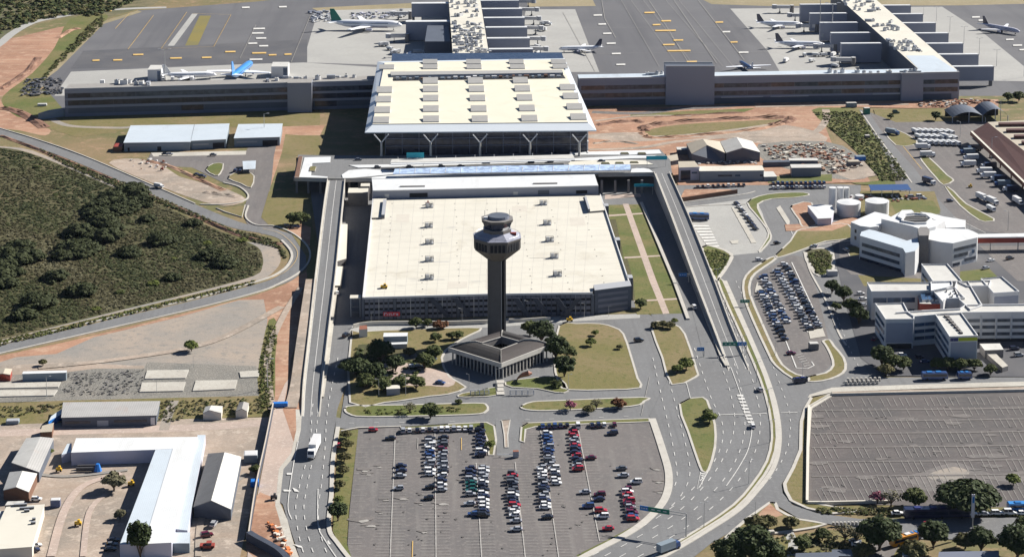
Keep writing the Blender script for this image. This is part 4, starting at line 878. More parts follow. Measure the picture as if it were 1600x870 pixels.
# ================================================================ GARAGE
GZ = hgt(566, 500, 467)
G = thing('parking_garage', P(777, 500), 'large multi-storey parking garage with a flat cream roof in front of the terminal', 'parking garage')
gr = [(567, 467), (765, 461.5), (926, 459.5), (927, 452), (984, 446), (938, 306), (583, 312)]
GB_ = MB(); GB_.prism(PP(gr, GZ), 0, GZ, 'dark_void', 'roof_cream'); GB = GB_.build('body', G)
for a, b_ in (((567, 467), (765, 461.5)), ((765, 461.5), (926, 459.5)), ((984, 446), (938, 306)), ((567, 467), (583, 312))):
    MB().ribbon([P(*a, GZ), P(*b_, GZ)], .5, .9, 'wall_white').build('parapet', G)
gj = MB()
for k in range(1, 22):
    f_ = k / 22; a = P(567 + 360 * f_, 466 - 7 * f_, GZ + .02); b_ = P(583 + 355 * f_, 313 - 6 * f_, GZ + .02); gj.ribbon([a, b_], .12, 0, 'concrete')
for k in range(1, 16):
    f_ = k / 16; a = P(583 - 16 * f_, 312 + 155 * f_, GZ + .025); b_ = P(938 + 46 * f_, 306 + 140 * f_, GZ + .025); gj.ribbon([a, b_], .1, 0, 'concrete')
gj.build('deck_joint', GB)
_rg = random.Random(77)
for r_ in range(14):
    for c_ in range(7):
        f_ = (r_ + .6) / 14.6; xl = 583 - 16 * f_; xr = 938 + 46 * f_; x = xl + (xr - xl) * (c_ + .6) / 7.2 + _rg.uniform(-1, 1); p = P(x, 312 + 150 * f_, GZ)
        if _rg.random() < .8: MB().cyl((p.x, p.y), .38, .3, GZ + .02, GZ + .14, 'concrete_dark', 7).build('drain', GB)
sm = MB()
for x0, y0, L_ in [(675, 381, 22), (676, 408, 26), (676, 436, 18), (640, 436, 12), (825, 403, 22), (860, 431, 16), (735, 441, 14), (900, 380, 16), (620, 448, 10), (700, 355, 12)]:
    for k in range(3):
        a = P(x0 + _rg.uniform(-3, 3), y0 + _rg.uniform(-2, 3), GZ + .03); sm.ribbon([a, a + Vector((L_ / 6, _rg.uniform(-.3, .3), 0)), a + Vector((L_ / 3, _rg.uniform(-.5, .5), 0))], _rg.uniform(.15, .5), 0, 'roof_pale_grey')
sm.build('rain_streak', GB)
for q in ([(620, 335), (640, 335), (639, 347), (619, 347)], [(760, 420), (764, 420), (764, 452), (759, 452)], [(890, 340), (912, 339), (915, 352), (892, 353)], [(700, 440), (730, 439), (730, 449), (699, 450)], [(800, 322), (822, 321), (824, 330), (801, 331)]): MB().flat(PP(q, GZ + .028), 'roof_tan_patch').build('roof_patch', GB)
def spandrels(a, b_, n, dark=(), xs=None):
    A, B = P(*a), P(*b_); A = P(a[0], a[1], GZ); B = P(b_[0], b_[1], GZ); A.z = B.z = 0
    sp = []
    for j in range(n):
        if j in dark: continue
        for k in range(4):
            sp.append(((j + .06) / n, (j + .94) / n, GZ * (.985 - k * .27) - 1.55, GZ * (.985 - k * .27), 'garage_spandrel', 'spandrel'))
    bands(G, A, B, sp, .25)
    bands(G, A, B, [((j - .045) / n, (j + .045) / n, 0, GZ * .985, 'wall_slate', 'pier') for j in range(n + 1)], .5)
    bands(G, A, B, [((j + q_) / n - .006, (j + q_) / n + .006, 0, GZ * .985, 'wall_slate', 'mullion') for j in range(n) for q_ in (.2, .35, .65, .8)], .32)
    bands(G, A, B, [((j + .5 - .012) / n, (j + .5 + .012) / n, 0, GZ * .985, 'pole_grey', 'drain_pipe') for j in range(n)], .4)
spandrels((567, 467), (765, 461.5), 4); spandrels((765, 461.5), (926, 459.5), 3)
sA, sB = P(928, 453, GZ), P(985, 446, GZ)
MB().prism([Vector((sA.x, sA.y - 5, 0)), Vector((sB.x, sB.y - 5, 0)), Vector((sB.x, sB.y + 3, 0)), Vector((sA.x, sA.y + 3, 0))], 0, GZ + 1.5, 'wall_slate', 'wall_grey').build('stair_block', G)
bands(G, Vector((sA.x, sA.y - 5, 0)), Vector((sB.x, sB.y - 5, 0)), [(.08, .9, GZ * (.985 - k * .27) - 1.4, GZ * (.985 - k * .27), 'garage_spandrel', 'spandrel') for k in range(4)], .2)
# slanting dark bars across the garage front
for x0, x1 in ((672, 700), (710, 735), (868, 890), (835, 858), (805, 826), (905, 880)):
    a = P(x0, 463, GZ); b_ = P(x1, 463, GZ); yy = min(a.y, b_.y) - 1.0
    MB().add([(a.x - 1.4, yy, GZ - .2), (a.x + 1.4, yy, GZ - .2), (b_.x + 1.4, yy, .8), (b_.x - 1.4, yy, .8), (a.x - 1.4, yy - .3, GZ - .2), (a.x + 1.4, yy - .3, GZ - .2), (b_.x + 1.4, yy - .3, .8), (b_.x - 1.4, yy - .3, .8)],
             [(4, 7, 6, 5), (0, 4, 5, 1), (1, 5, 6, 2), (2, 6, 7, 3), (3, 7, 4, 0)], 'hoarding_dark').build('facade_bar', G)
p = P(612, 492, 2.5); RS = MB().box((p.x, p.y - .5, 2.2), (7.6, .3, 1.9), 'sign_red').build('sign', G)

m = MB()
for k, (dx, dw, dz, dh) in enumerate([(-3.3, .35, .3, 1.3), (-2.7, .9, 1.25, .3), (-2.0, .3, .35, .8), (-1.1, .35, .3, 1.1), (-.3, .3, .5, 1.0), (.15, .6, .3, .3), (.9, .35, .5, .9), (1.5, .3, .9, .5), (2.5, .8, .5, .7), (2.7, .3, .3, .3)]):
    m.box((p.x + dx, p.y - .72, 2.2 + dz), (dw, .06, dh), 'wall_lilac')
m.build('lettering', RS)
# link block between garage and forecourt
L_ = thing('link_building', P(757, 313), 'long white roofed block between the parking garage and the forecourt deck', 'building')
LZ = GZ + 4.3
m = MB(); m.prism(PP([(583, 299), (935, 291), (929, 272.5), (581, 280)], LZ), 0, LZ, 'panel_grey', 'roof_white'); m.build('body', L_)
for a, b_ in (((583, 299), (935, 291)),): MB().ribbon([P(*a, LZ), P(*b_, LZ)], .5, .5, 'wall_white').build('parapet', L_)
a, b_ = P(583, 299, LZ), P(935, 291, LZ)
bands(L_, a, b_, [(.16, .24, GZ + .4, GZ + 2.8, 'dark_void', 'louvre'), (.05, .07, GZ + .3, GZ + 2.6, 'steel', 'louvre'), (.73, .78, GZ + .4, GZ + 2.8, 'wall_slate', 'louvre'), (.62, .64, GZ + .4, GZ + 2.2, 'steel', 'louvre'), (.9, .95, GZ + .3, GZ + 2.2, 'dark_void', 'louvre')])
for x0, x1, y in ((625, 664, 292), (833, 871, 287.5)):
    MB().prism(PP([(x0, y + .6), (x1, y), (x1, y - 1), (x0, y - .4)], LZ), LZ + .01, LZ + .5, 'concrete_dark').build('roof_vent', L_)
for q, nm in (([(584, 313), (604, 313), (601, 342), (580, 343)], 'stair_core'), ([(914, 308), (938, 308), (945, 331), (921, 333)], 'stair_core')):
    MB().prism(PP(q, GZ), GZ + .03, GZ + .9, 'concrete_dark', 'roof_cream').build(nm, G)
MB().prism(PP([(599, 318), (604, 318), (601, 342), (596, 342)], GZ), GZ + .9, GZ + 2.2, 'wall_slate', 'wall_grey').build('stair_wall', G)
MB().prism(PP([(913, 313), (916, 313), (922, 333), (919, 333)], GZ), GZ + .9, GZ + 2.2, 'wall_slate', 'wall_grey').build('stair_wall', G)
for f_ in (.12, .5, .92):
    a = P(938 + 46 * f_, 306 + 140 * f_, GZ); MB().box((a.x + 1.2, a.y, 0), (2.4, 5, GZ + 1.0), 'wall_slate', 0, 'wall_grey').build('buttress', G)
# sheds and units along the garage's west side, in its shade
for x, y, w_, d_, h_, lb in ((560, 318, 11, 10, 7.5, 'grey box building with a pale flat roof under the west ramp end'), (571, 312, 5, 6, 8.5, 'small white topped box beside the garage corner')):
    p = P(x, y); t = MB().box((p.x, p.y, 0), (w_, d_, h_), 'concrete_dark', 0, 'roof_cream'); tag(t.build('utility_building'), lb, 'building', kind='thing')
t = thing('side_stair', P(552, 470), 'narrow open stair tower with a pale top on the west side of the garage', 'stair tower')
p = P(557, 498); MB().box((p.x - .5, p.y + 4, GZ - 1.2), (5, 4.5, .5), 'roof_cream').build('roof', t)
for dx in (-2.6, 1.6): MB().box((p.x + dx, p.y + 2, 0), (.4, .4, GZ - 1.2), 'pole_grey').build('post', t)
for z in (2.5, 5): MB().box((p.x - .5, p.y + 4, z), (4.5, 4, .3), 'concrete_dark').build('landing', t)
# roof units on the garage
def mk_gunit():
    t_ = thing('roof_vent_unit', (0, 0, 0), 'x', 'ventilation unit')
    MB().box((0, 0, 0), (3.4, 2.2, .5), 'wall_grey').build('base', t_)
    MB().box((-.8, 0, .5), (1.4, 1.7, 1.3), 'wall_white', 0, 'wall_grey').build('casing', t_)
    MB().cyl((.8, 0), .75, .75, .5, 1.7, 'steel', 10, 'dark_void').build('fan', t_)
    m_ = MB(); [m_.tube([(sx * 1.7, sy * 1.1, 0), (sx * 1.7, sy * 1.1, 2)], .08, 'pole_dark', 4) for sx in (-1, 1) for sy in (-1, 1)]
    m_.tube([(-1.7, -1.1, 2), (1.7, -1.1, 2), (1.7, 1.1, 2), (-1.7, 1.1, 2), (-1.7, -1.1, 2)], .08, 'pole_dark', 4); m_.build('frame', t_)
    return t_
GU = Kind(mk_gunit)
for j, (x, y) in enumerate([(671, 324), (670, 355), (671, 381), (671, 408), (671, 436)]):
    GU.put(P(x, y, GZ), random.uniform(-.1, .1), 'caged vent unit on the garage roof, %s from the front in the west row' % ORD[4 - j], 'vent units on the garage roof', 1.15)
for j, (x, y) in enumerate([(849, 320), (855, 351), (859, 377), (866, 403), (871, 431)]):
    GU.put(P(x, y, GZ), random.uniform(-.1, .1), 'caged vent unit on the garage roof, %s from the front in the east row' % ORD[4 - j], 'vent units on the garage roof', 1.15)
# ================================================================ CONTROL TOWER
bx, by = P(777, 531).x, P(777, 531).y
CT = thing('control_tower', (bx, by, 0), 'tall concrete control tower with an octagonal head and dark glass cab', 'control tower')
sh = MB(); n8 = R(22.5)
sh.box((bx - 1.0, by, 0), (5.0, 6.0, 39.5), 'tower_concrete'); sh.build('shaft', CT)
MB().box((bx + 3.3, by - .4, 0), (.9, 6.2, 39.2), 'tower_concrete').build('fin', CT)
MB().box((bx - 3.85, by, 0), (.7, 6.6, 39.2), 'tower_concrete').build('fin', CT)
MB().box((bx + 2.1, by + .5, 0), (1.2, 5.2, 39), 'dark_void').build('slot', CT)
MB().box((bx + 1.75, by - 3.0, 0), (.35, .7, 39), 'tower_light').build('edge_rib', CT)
oc = lambda r: r / math.cos(R(22.5))
hd = MB(); hd.cyl((bx, by), oc(3.9), oc(9.9), 37.2, 42.6, 'tower_concrete', 8, rot=n8); hd.build('underside', CT)
hd = MB(); hd.cyl((bx, by), oc(9.9), oc(10.1), 42.6, 47.0, 'tower_concrete', 8, rot=n8); GAL = hd.build('gallery', CT)
for k in range(8):
    a0 = n8 + k * R(45); r_ = oc(10.0)
    p0 = Vector((bx + r_ * math.cos(a0), by + r_ * math.sin(a0), 0)); p1 = Vector((bx + r_ * math.cos(a0 + R(45)), by + r_ * math.sin(a0 + R(45)), 0))
    bands(GAL, p0, p1, [(.1 + j * .21, .1 + j * .21 + .15, 42.9, 46.2, 'dark_void', 'window') for j in range(4)], .22)
hd = MB(); hd.cyl((bx, by), oc(10.35), oc(10.35), 46.9, 47.7, 'tower_concrete', 8, rot=n8, cap='tower_lilac'); hd.build('gallery_rim', CT)
hd = MB(); hd.cyl((bx, by), oc(9.7), oc(6.0), 47.7, 50.0, 'tower_lilac', 8, rot=n8); hd.build('gallery_roof', CT)
hd = MB(); hd.cyl((bx, by), oc(6.1), oc(6.0), 49.9, 51.4, 'tower_concrete', 8, rot=n8, cap='steel'); hd.build('cab_plinth', CT)
hd = MB(); hd.cyl((bx, by), oc(5.1), oc(6.3), 51.4, 54.6, 'glass_dark', 8, rot=n8); CG_ = hd.build('cab_glass', CT)
for k in range(8):
    a0 = n8 + k * R(45); hd = MB(); hd.tube([(bx + oc(5.15) * math.cos(a0), by + oc(5.15) * math.sin(a0), 51.4), (bx + oc(6.35) * math.cos(a0), by + oc(6.35) * math.sin(a0), 54.7)], .12, 'pole_dark', 5); hd.build('mullion', CG_)
hd = MB(); hd.cyl((bx, by), oc(6.7), oc(6.9), 54.6, 55.7, 'tower_concrete', 8, rot=n8, cap='concrete_dark'); hd.build('cab_roof', CT)
hd = MB(); hd.cyl((bx + .7, by + .3), 4.7, 4.6, 55.7, 56.9, 'panel_dark', 20, cap='wall_slate'); hd.build('roof_drum', CT)
hd = MB()
for a0 in range(0, 360, 24): hd.tube([(bx + 9.9 * math.cos(R(a0)), by + 9.9 * math.sin(R(a0)), 47.7), (bx + 9.9 * math.cos(R(a0)), by + 9.9 * math.sin(R(a0)), 48.8)], .06, 'steel', 4)
hd.tube([(bx + 9.9 * math.cos(R(a)), by + 9.9 * math.sin(R(a)), 48.8) for a in range(0, 361, 15)], .07, 'steel', 4); hd.build('railing', CT)
MB().box((bx + 7.0, by - 3, 48.3), (2.6, 1.2, 1.7), 'wall_red').build('cabinet', CT)
MB().box((bx - 5, by - 1.2, 55.7), (1.6, 1.6, 1), 'wall_white').build('cabinet', CT)
for dx, dy in ((-5.5, 1), (5.5, 1.5), (0, 4)): MB().tube([(bx + dx, by + dy, 55.5), (bx + dx, by + dy, 59)], .07, 'pole_dark', 4).build('antenna', CT)
# ---- pavilion at the tower's foot
PV = thing('tower_pavilion', P(781, 570), 'low courtyard building with four dark sloping roofs at the foot of the control tower', 'building')
PZ = 7.2
oL, oF, oR, oB = P(701, 543, PZ), P(783, 568, PZ), P(860, 538.5, PZ), P(786, 518, PZ)
cen = (oL + oF + oR + oB) / 4
inn = [cen.lerp(q, .33) for q in (oL, oF, oR, oB)]; inn = [Vector((q.x, q.y, PZ + 2.3)) for q in inn]
out = [Vector((q.x, q.y, PZ)) for q in (oL, oF, oR, oB)]
for k in range(4):
    dz = (0, .0, .55, .35)[k]; tp = Vector((0, 0, dz)); mt = ('roof_slate', 'roof_slate_brown', 'roof_slate', 'roof_slate_brown')[k]
    a, b_ = out[k] + tp * .3, out[(k + 1) % 4] + tp * .3
    def L(v, f_, z_): q = cen.lerp(v, f_); return Vector((q.x, q.y, z_))
    A_, B_ = out[k], out[(k + 1) % 4]; segs = 5; rows = []
    for j in range(segs + 1):
        f_ = 1 - .64 * j / segs; zz = PZ + tp.z * .3 + (2.3 + dz) * math.sin(math.pi * .5 * min(1, j / (segs * .72))) - (.9 if j == segs else 0)
        rows.append((L(A_, f_, zz), L(B_, f_, zz)))
    m = MB(); vs = [v for r_ in rows for v in r_]
    m.add(vs, [(2 * j, 2 * j + 1, 2 * j + 3, 2 * j + 2) for j in range(segs)], mt)
    for s_ in (0, 1): m.add([r_[s_] for r_ in rows] + [Vector((r_[s_].x, r_[s_].y, PZ - .6)) for r_ in rows], [(j, j + 1, segs + 2 + j, segs + 1 + j) for j in range(segs)], 'concrete_dark')
    m.add([rows[-1][0], rows[-1][1], Vector((rows[-1][1].x, rows[-1][1].y, PZ - 1)), Vector((rows[-1][0].x, rows[-1][0].y, PZ - 1))], [(0, 1, 2, 3)], 'concrete_dark'); RSL = m.build('roof_slope', PV)
    for s_ in (0, 1): MB().ribbon([r_[s_] + Vector((0, 0, .02)) for r_ in rows], .35, .18, 'concrete').build('hip_cap', RSL)
    MB().ribbon([rows[-1][0] + Vector((0, 0, .02)), rows[-1][1] + Vector((0, 0, .02))], .4, .25, 'concrete').build('inner_gutter', RSL)
    e = Vector((A_.x, A_.y, PZ - 1.7)); f_ = Vector((B_.x, B_.y, PZ - 1.7)); MB().ribbon([e, f_], .5, 1.9, 'concrete').build('fascia', PV)
    ci = cen.lerp(A_, .84), cen.lerp(B_, .84)
    m = MB(); m.ribbon([Vector((ci[0].x, ci[0].y, 0)), Vector((ci[1].x, ci[1].y, 0))], .3, PZ - 1.2, 'glass_dark'); m.build('glass_wall', PV)
    for j in range(14):
        q = cen.lerp(A_.lerp(B_, (j + .5) / 14), .955); MB().box((q.x, q.y, 0), (.35, .55, PZ - 1.7), 'concrete', math.atan2((B_ - A_).y, (B_ - A_).x)).build('column', PV)
m = MB(); m.prism([cen.lerp(q, .36) for q in (oL, oF, oR, oB)], 0, 1.0, 'brown_wall'); m.build('courtyard_floor', PV)
# ================================================================ OTHER BUILDINGS
def shed_flat(name, label, roof, z, side='wall_white', top='roof_white', z0=-.02, cat='building', par=None, extra=None, group=None):
    q = PP(roof, z); t_ = thing(name, (q[0].x, q[0].y, 0), label, cat, group)
    MB().prism(q, z0, z - .25, side).build('wall', t_)
    c_ = sum(q, Vector()) / len(q); qq = [c_ + (v - c_) * 1.02 for v in q]
    MB().prism(qq, z - .25, z + .05, side if par is None else par, top).build('roof', t_)
    return t_, q
def gable(name, label, rA, rB, eL0, eL1, eR0, eR1, ez, rz, side='wall_slate', top='roof_pale_grey', cat='shed', group=None, top2=None):
    """ridge back/front pixels, left eave back/front, right eave back/front"""
    a, b_ = P(*rA, rz), P(*rB, rz); l0, l1, r0, r1 = P(*eL0, ez), P(*eL1, ez), P(*eR0, ez), P(*eR1, ez)
    t_ = thing(name, (l1.x, l1.y, 0), label, cat, group); th = Vector((0, 0, .25))
    for s_, q, mt in ((0, [l1, b_, a, l0], top), (1, [b_, r1, r0, a], top2 or top)):
        m = MB(); lo = [v - th for v in q]; m.add(q + lo, [(0, 1, 2, 3), (4, 7, 6, 5), (0, 4, 5, 1), (1, 5, 6, 2), (2, 6, 7, 3), (3, 7, 4, 0)], mt); m.build('roof_slope', t_)
    def g(v, z): return Vector((v.x, v.y, z))
    k = .3
    m = MB(); vs = [g(l1, 0), g(r1, 0), g(r1, ez - k), g(b_, rz - k), g(l1, ez - k), g(l0, 0), g(r0, 0), g(r0, ez - k), g(a, rz - k), g(l0, ez - k)]
    c_ = sum(vs, Vector()) / 10; vs = [Vector((c_.x + (v.x - c_.x) * .985, c_.y + (v.y - c_.y) * .985, v.z)) for v in vs]
    m.add(vs, [(0, 1, 2, 3, 4), (6, 5, 9, 8, 7), (5, 0, 4, 9), (1, 6, 7, 2)], side); m.build('wall', t_)
    return t_, vs
# west cargo trio
for q, lb in (([(205, 196.5), (303, 195), (297, 221.5), (194, 223)], 'white roofed low warehouse, westmost of the three by the small forecourt'), ([(304, 195), (358, 193.5), (353, 217.5), (298.5, 220)], 'white roofed low warehouse, middle of the three by the small forecourt'),
              ([(373, 194.5), (441, 193.5), (437, 214), (366, 216)], 'white roofed low warehouse, eastmost of the three with a dark open front')):
    z = 5.6; t, qq = shed_flat('warehouse', lb, q, z, 'wall_bluegrey', 'roof_blue_white', par='roof_white')
    L = sorted(qq, key=lambda v: v.y)[:2]; L.sort(key=lambda v: v.x)
    bands(t, L[0], L[1], [(.62, .95, .2, 3.6, 'dark_void', 'door_opening'), (.05, .5, 2.5, 3.4, 'wall_grey', 'window_band')] if q[0][0] > 300 else [(.0, .9, 3.6, 4.2, 'panel_grey', 'window_band'), (.05, .08, .2, 2.4, 'dark_void', 'door'), (.5, .56, .2, 2.8, 'dark_void', 'door')])
    if q[0][0] < 300: MB().box((L[0].x - 4, L[0].y + 4, 0), (5, 9, 3.2), 'brown_wall', 0, 'wall_red').build('side_annex', t)
# hangars and yard buildings, north-east
gable('hangar', 'beige gabled hangar, left one of the twin hangars beside the dirt field', (1098.5, 217.5), (1105, 226.8), (1072.5, 224), (1080.6, 240), (1124.5, 221), (1133, 239), 6.2, 9.5, 'wall_slate', 'roof_tan', 'hangar', 'twin hangars')
gable('hangar', 'grey gabled hangar, right one of the twin hangars beside the dirt field', (1151, 214.5), (1161, 230.8), (1125, 221), (1134.5, 238.8), (1176, 221), (1188, 238), 6.2, 9.5, 'wall_slate', 'roof_pale_grey', 'hangar', 'twin hangars')
t, q = shed_flat('yard_building', 'long low slate building with a cream flat roof in front of the twin hangars', [(1089.5, 260), (1190, 259), (1193.5, 266.4), (1094, 267.6)], 6.3, 'wall_bluegrey', 'roof_cream', par='wall_bluegrey')
A_, B_ = P(1094, 267.6, 6.3), P(1193.5, 266.4, 6.3); bands(t, A_, B_, [(.28, .5, 3, 4, 'glass_dark', 'window_band'), (.55, .63, 3, 4, 'glass_blue', 'window_band'), (.94, .99, 2.8, 4, 'glass_dark', 'window_band')])
shed_flat('yard_building', 'small slate annex with a pale roof at the east end of the long building', [(1190, 268), (1208, 268), (1214, 276), (1194, 276.5)], 2.8, 'wall_bluegrey', 'roof_pale_grey')
t, q = shed_flat('entrance_block', 'lilac white block with dark glass front at the west end of the long building', [(1060, 252.5), (1085, 252), (1093, 261), (1061, 262)], 8, 'wall_lilac', 'roof_tan', par='wall_lilac')
A_, B_ = P(1061, 262, 8), P(1093, 261, 8); bands(t, A_, B_, [(.08, .56, .5, 6.2, 'glass_dark', 'window'), (.62, .9, 4.2, 5.2, 'glass_blue', 'window')])
shed_flat('yard_building', 'low dark box building with a stepped white roof edge by the parked cars', [(1235, 257), (1282, 256.5), (1283, 262), (1237, 262.5)], 5.6, 'panel_dark', 'roof_pale_grey', par='wall_slate')
for j, (q, z, tp) in enumerate([([(1057, 230), (1074, 230), (1076, 234), (1058, 234)], 3.5, 'roof_pale_grey'), ([(1042, 244), (1058, 241), (1060, 250), (1048, 252)], 3, 'roof_tan'), ([(1192, 251), (1232, 250), (1234, 253), (1193, 254)], 3, 'wall_slate'), ([(1232, 247.5), (1276, 247), (1278, 251), (1234, 251)], 3, 'roof_pale_grey')]):
    shed_flat('site_shed', ['small grey shed tucked left of the twin hangars', 'small tan roofed shed beside the top of the entry ramp', 'long dark lean-to behind the parked cars and site rubble', 'low long shed with thin pale roof by the rubble yard'][j], q, z, 'wall_slate', tp)
t = MB(); t.ribbon(PP(cr([(1062, 316), (1085, 313), (1110, 309), (1152, 303)], 4)), .6, 2.6, 'brown_wall', side='brown_wall'); tag(t.build('brown_wall'), 'curved brown wall beside the road under the entry ramp', 'wall', kind='thing')
sheet('ground_red_earth', [(1062, 312), (1085, 309), (1110, 305), (1150, 300), (1140, 297), (1070, 297)], 'red_dirt', z=.43)
# tanks
def tank(px, py, rpx, hpx, lb, cat, cap='roof_white', grp=None):
    p = P(px, py); s_ = pxm(py); r = rpx / s_; h = hpx / s_; t_ = thing('storage_tank', p, lb, cat, grp)
    MB().cyl(p, r, r, 0, h, 'wall_white', 32, cap=False).build('shell', t_)
    MB().cyl(p, r * 1.02, r * .05, h, h + r * .10, 'roof_white', 32).build('roof', t_)
    MB().cyl(p, r * 1.015, r * 1.015, h - .15, h + .1, 'wall_white', 32).build('rim', t_)
    m = MB(); a = R(-50)
    for k in range(2): m.tube([(p.x + (r + .2) * math.cos(a + k * .08), p.y + (r + .2) * math.sin(a + k * .08), 0), (p.x + (r + .2) * math.cos(a + k * .08), p.y + (r + .2) * math.sin(a + k * .08), h + 1)], .06, 'steel', 4)
    m.build('ladder', t_)
tank(1326, 336, 18.6, 21, 'wide white cylindrical storage tank, the left one of the pair', 'tank', grp='wide white tanks'); tank(1370, 334.5, 18.6, 21.5, 'wide white cylindrical storage tank, the right one of the pair', 'tank', grp='wide white tanks')
tank(1300.5, 328, 6, 36, 'tall narrow white silo, leftmost of the three behind the tanks', 'silo', grp='tall white silos'); tank(1312.5, 324, 5.6, 32, 'tall narrow white silo, middle of the three behind the tanks', 'silo', grp='tall white silos'); tank(1321.5, 322, 5.2, 30, 'tall narrow white silo, rightmost of the three behind the tanks', 'silo', grp='tall white silos')
tank(1343, 311, 7, 6, 'small squat grey white tank behind the wide tanks', 'tank')
t = MB(); t.prism(PP([(1226, 352), (1300, 350), (1330, 338), (1345, 345), (1300, 362), (1228, 362)]), 0, .47, 'red_dirt'); t.build('tank_yard', kind='structure')
shed_flat('pump_building', 'low white building with an angled roof beside the wide tanks', [(1262, 321.5), (1282, 320), (1300, 321), (1303, 330), (1299, 340.5), (1278, 341.5)], 4.2, 'wall_lilac', 'roof_white', par='roof_white')
t = thing('blue_canopy', P(1390, 300), 'open shelter with a dark blue glossy roof behind the tanks', 'canopy')
MB().prism(PP([(1357, 289), (1418, 288), (1424, 297), (1361, 298)], 4.5), 4.4, 4.6, 'wall_white', 'awning_blue').build('roof', t)
for x, y in ((1361, 310), (1378, 310), (1395, 309.5), (1421, 309), (1360, 301), (1416, 300)): p = P(x, y); MB().box((p.x, p.y + .5, 0), (.3, .3, 4.4), 'pole_grey').build('post', t)
# round office building
RB = thing('round_office', P(1430, 400), 'white office building of curved wings round a hexagonal courtyard', 'office building')
z = 12.5
def wing(nm, roof, z_, side='wall_white', top='roof_white', n=0):
    q = PP(cr(roof, n, True) if n else roof, z_)
    MB().prism(q, 0, z_, side, top).build(nm, RB); return q
wing('north_west_wing', [(1329.5, 347), (1348, 339), (1367, 331), (1386, 335), (1392, 339), (1379, 342), (1377, 350), (1372, 353.5), (1360, 355), (1344, 353)], 12)
q = wing('south_west_wing', [(1343.5, 368), (1346, 362), (1358, 358.5), (1366, 360), (1390, 367), (1417, 376), (1434, 371), (1436, 384), (1430, 392), (1415, 395), (1411, 388)], 12.5, 'wall_white', 'roof_blue_white')
A_, B_ = P(1343.5, 368, 12.5), P(1411, 388, 12.5)
bands(RB, A_, B_, [(.06, .93, 12.5 * f_, 12.5 * f_ + 1.7, 'glass_grey', 'window_band') for f_ in (.60, .30)] + [(.02, .97, .4, 1.8, 'glass_dark', 'window_band')], .25)
for f_ in (.62, .32): bands(RB, P(1329.5, 347, 12), P(1344, 353, 12), [(.45, .62, 12 * f_, 12 * f_ + 1.8, 'glass_dark', 'window')], .2)
wing('court_ring', [(1377, 342), (1392, 339), (1408, 330), (1423, 329.5), (1433, 334.5), (1458, 343.5), (1477, 345), (1462, 354), (1450, 357), (1436, 357), (1424, 353)], 14.5, 'wall_white', 'roof_white')
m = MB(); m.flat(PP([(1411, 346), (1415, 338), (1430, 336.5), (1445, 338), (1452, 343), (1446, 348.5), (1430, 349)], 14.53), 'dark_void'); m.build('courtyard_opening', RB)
for q in ([(1409, 347), (1414, 337), (1431, 335), (1447, 337), (1455, 343), (1447, 350), (1430, 350.5), (1409, 347)],): m = MB(); m.ribbon(PP(q, 14.5), .8, .9, 'wall_white'); m.build('parapet', RB)
m = MB()
for f_ in (.3, .6): m.ribbon([P(1412, 340 + 8 * f_, 14.6), P(1450, 339 + 8 * f_, 14.6)], .4, .3, 'concrete')
m.build('louvre', RB)
m = MB(); m.prism(PP([(1402, 341), (1409, 331.5), (1424, 331), (1428, 334), (1414, 338), (1410, 345)], 14.5), 14.5, 15.6, 'wall_white', 'roof_white'); m.build('raised_roof', RB)
wing('stair_tower', [(1434, 358), (1438, 354.5), (1448, 354.5), (1452, 358), (1451, 368), (1436, 368)], 15.5, 'concrete_dark', 'concrete_dark')
q = wing('east_wing', [(1453, 358), (1480, 357), (1512, 358), (1520, 361), (1528, 365), (1527, 371), (1489, 380), (1470, 378), (1451, 374)], 12.8)
A_, B_ = P(1451, 374, 12.8), P(1489, 380, 12.8); bands(RB, A_, B_, [(.1, .8, z0, z0 + 1.8, 'glass_grey', 'window_band') for z0 in (7.3, 3.3)], .2)
A_, B_ = P(1489, 380, 12.8), P(1527, 371, 12.8); bands(RB, A_, B_, [(.06, .95, 8.4, 10, 'glass_grey', 'window_band'), (.06, .62, 5, 6.8, 'glass_grey', 'window_band'), (.8, .9, 5.3, 7, 'glass_blue', 'window'), (.5, .95, 2, 3.6, 'glass_grey', 'window_band'), (.02, .3, 1, 2.4, 'glass_dark', 'window_band')], .2)
wing('north_east_wing', [(1438, 331), (1455, 333), (1473, 338), (1509, 344), (1508, 355), (1478, 356), (1476, 347), (1460, 343)], 9.8)
# hospital-like white office complex
OC = thing('office_complex', P(1500, 560), 'white four-storey office complex of linked flat-roofed wings', 'office building')
def wing2(nm, roof, z_, side='wall_white', top='roof_pale_grey', z0=0):
    q = PP(roof, z_); WB = MB().prism(q, z0, z_, side, top).build(nm, OC)
    ring = q + [q[0], q[1]]; MB().ribbon(ring, .5, .7, 'wall_white').build('parapet', WB); return q
def storeys(a, b_, z_, lv, t0=.04, t1=.96, n=1, mt='glass_blue', h_=1.5):
    A, B = P(*a, z_), P(*b_, z_)
    for zz in lv:
        for j in range(n):
            w_ = (t1 - t0) / n; bands(OC, A, B, [(t0 + j * w_ + .01, t0 + (j + 1) * w_ - .01, zz, zz + h_, mt, 'window_band')], .2)
OZ = 13.2
wing2('front_wing', [(1368, 476), (1411, 474.5), (1418, 488), (1428, 496), (1427.5, 500), (1384, 500.5)], OZ)
storeys((1368, 476), (1384, 500.5), OZ, (9.2, 6, 2.8), .06, .9, 4)
A_, B_ = P(1384, 500.5, OZ), P(1427.5, 500, OZ); bands(OC, A_, B_, [(.02, .98, 3.2, OZ - 1.2, 'garage_panel', 'wall_panel'), (.05, .95, .2, 2.6, 'dark_void', 'undercroft')], .2)
wing2('link_wing', [(1400, 490), (1440, 487), (1500, 484), (1509, 478), (1700, 476), (1700, 488), (1508, 489.5), (1463, 493), (1428, 496), (1418, 489)], OZ)
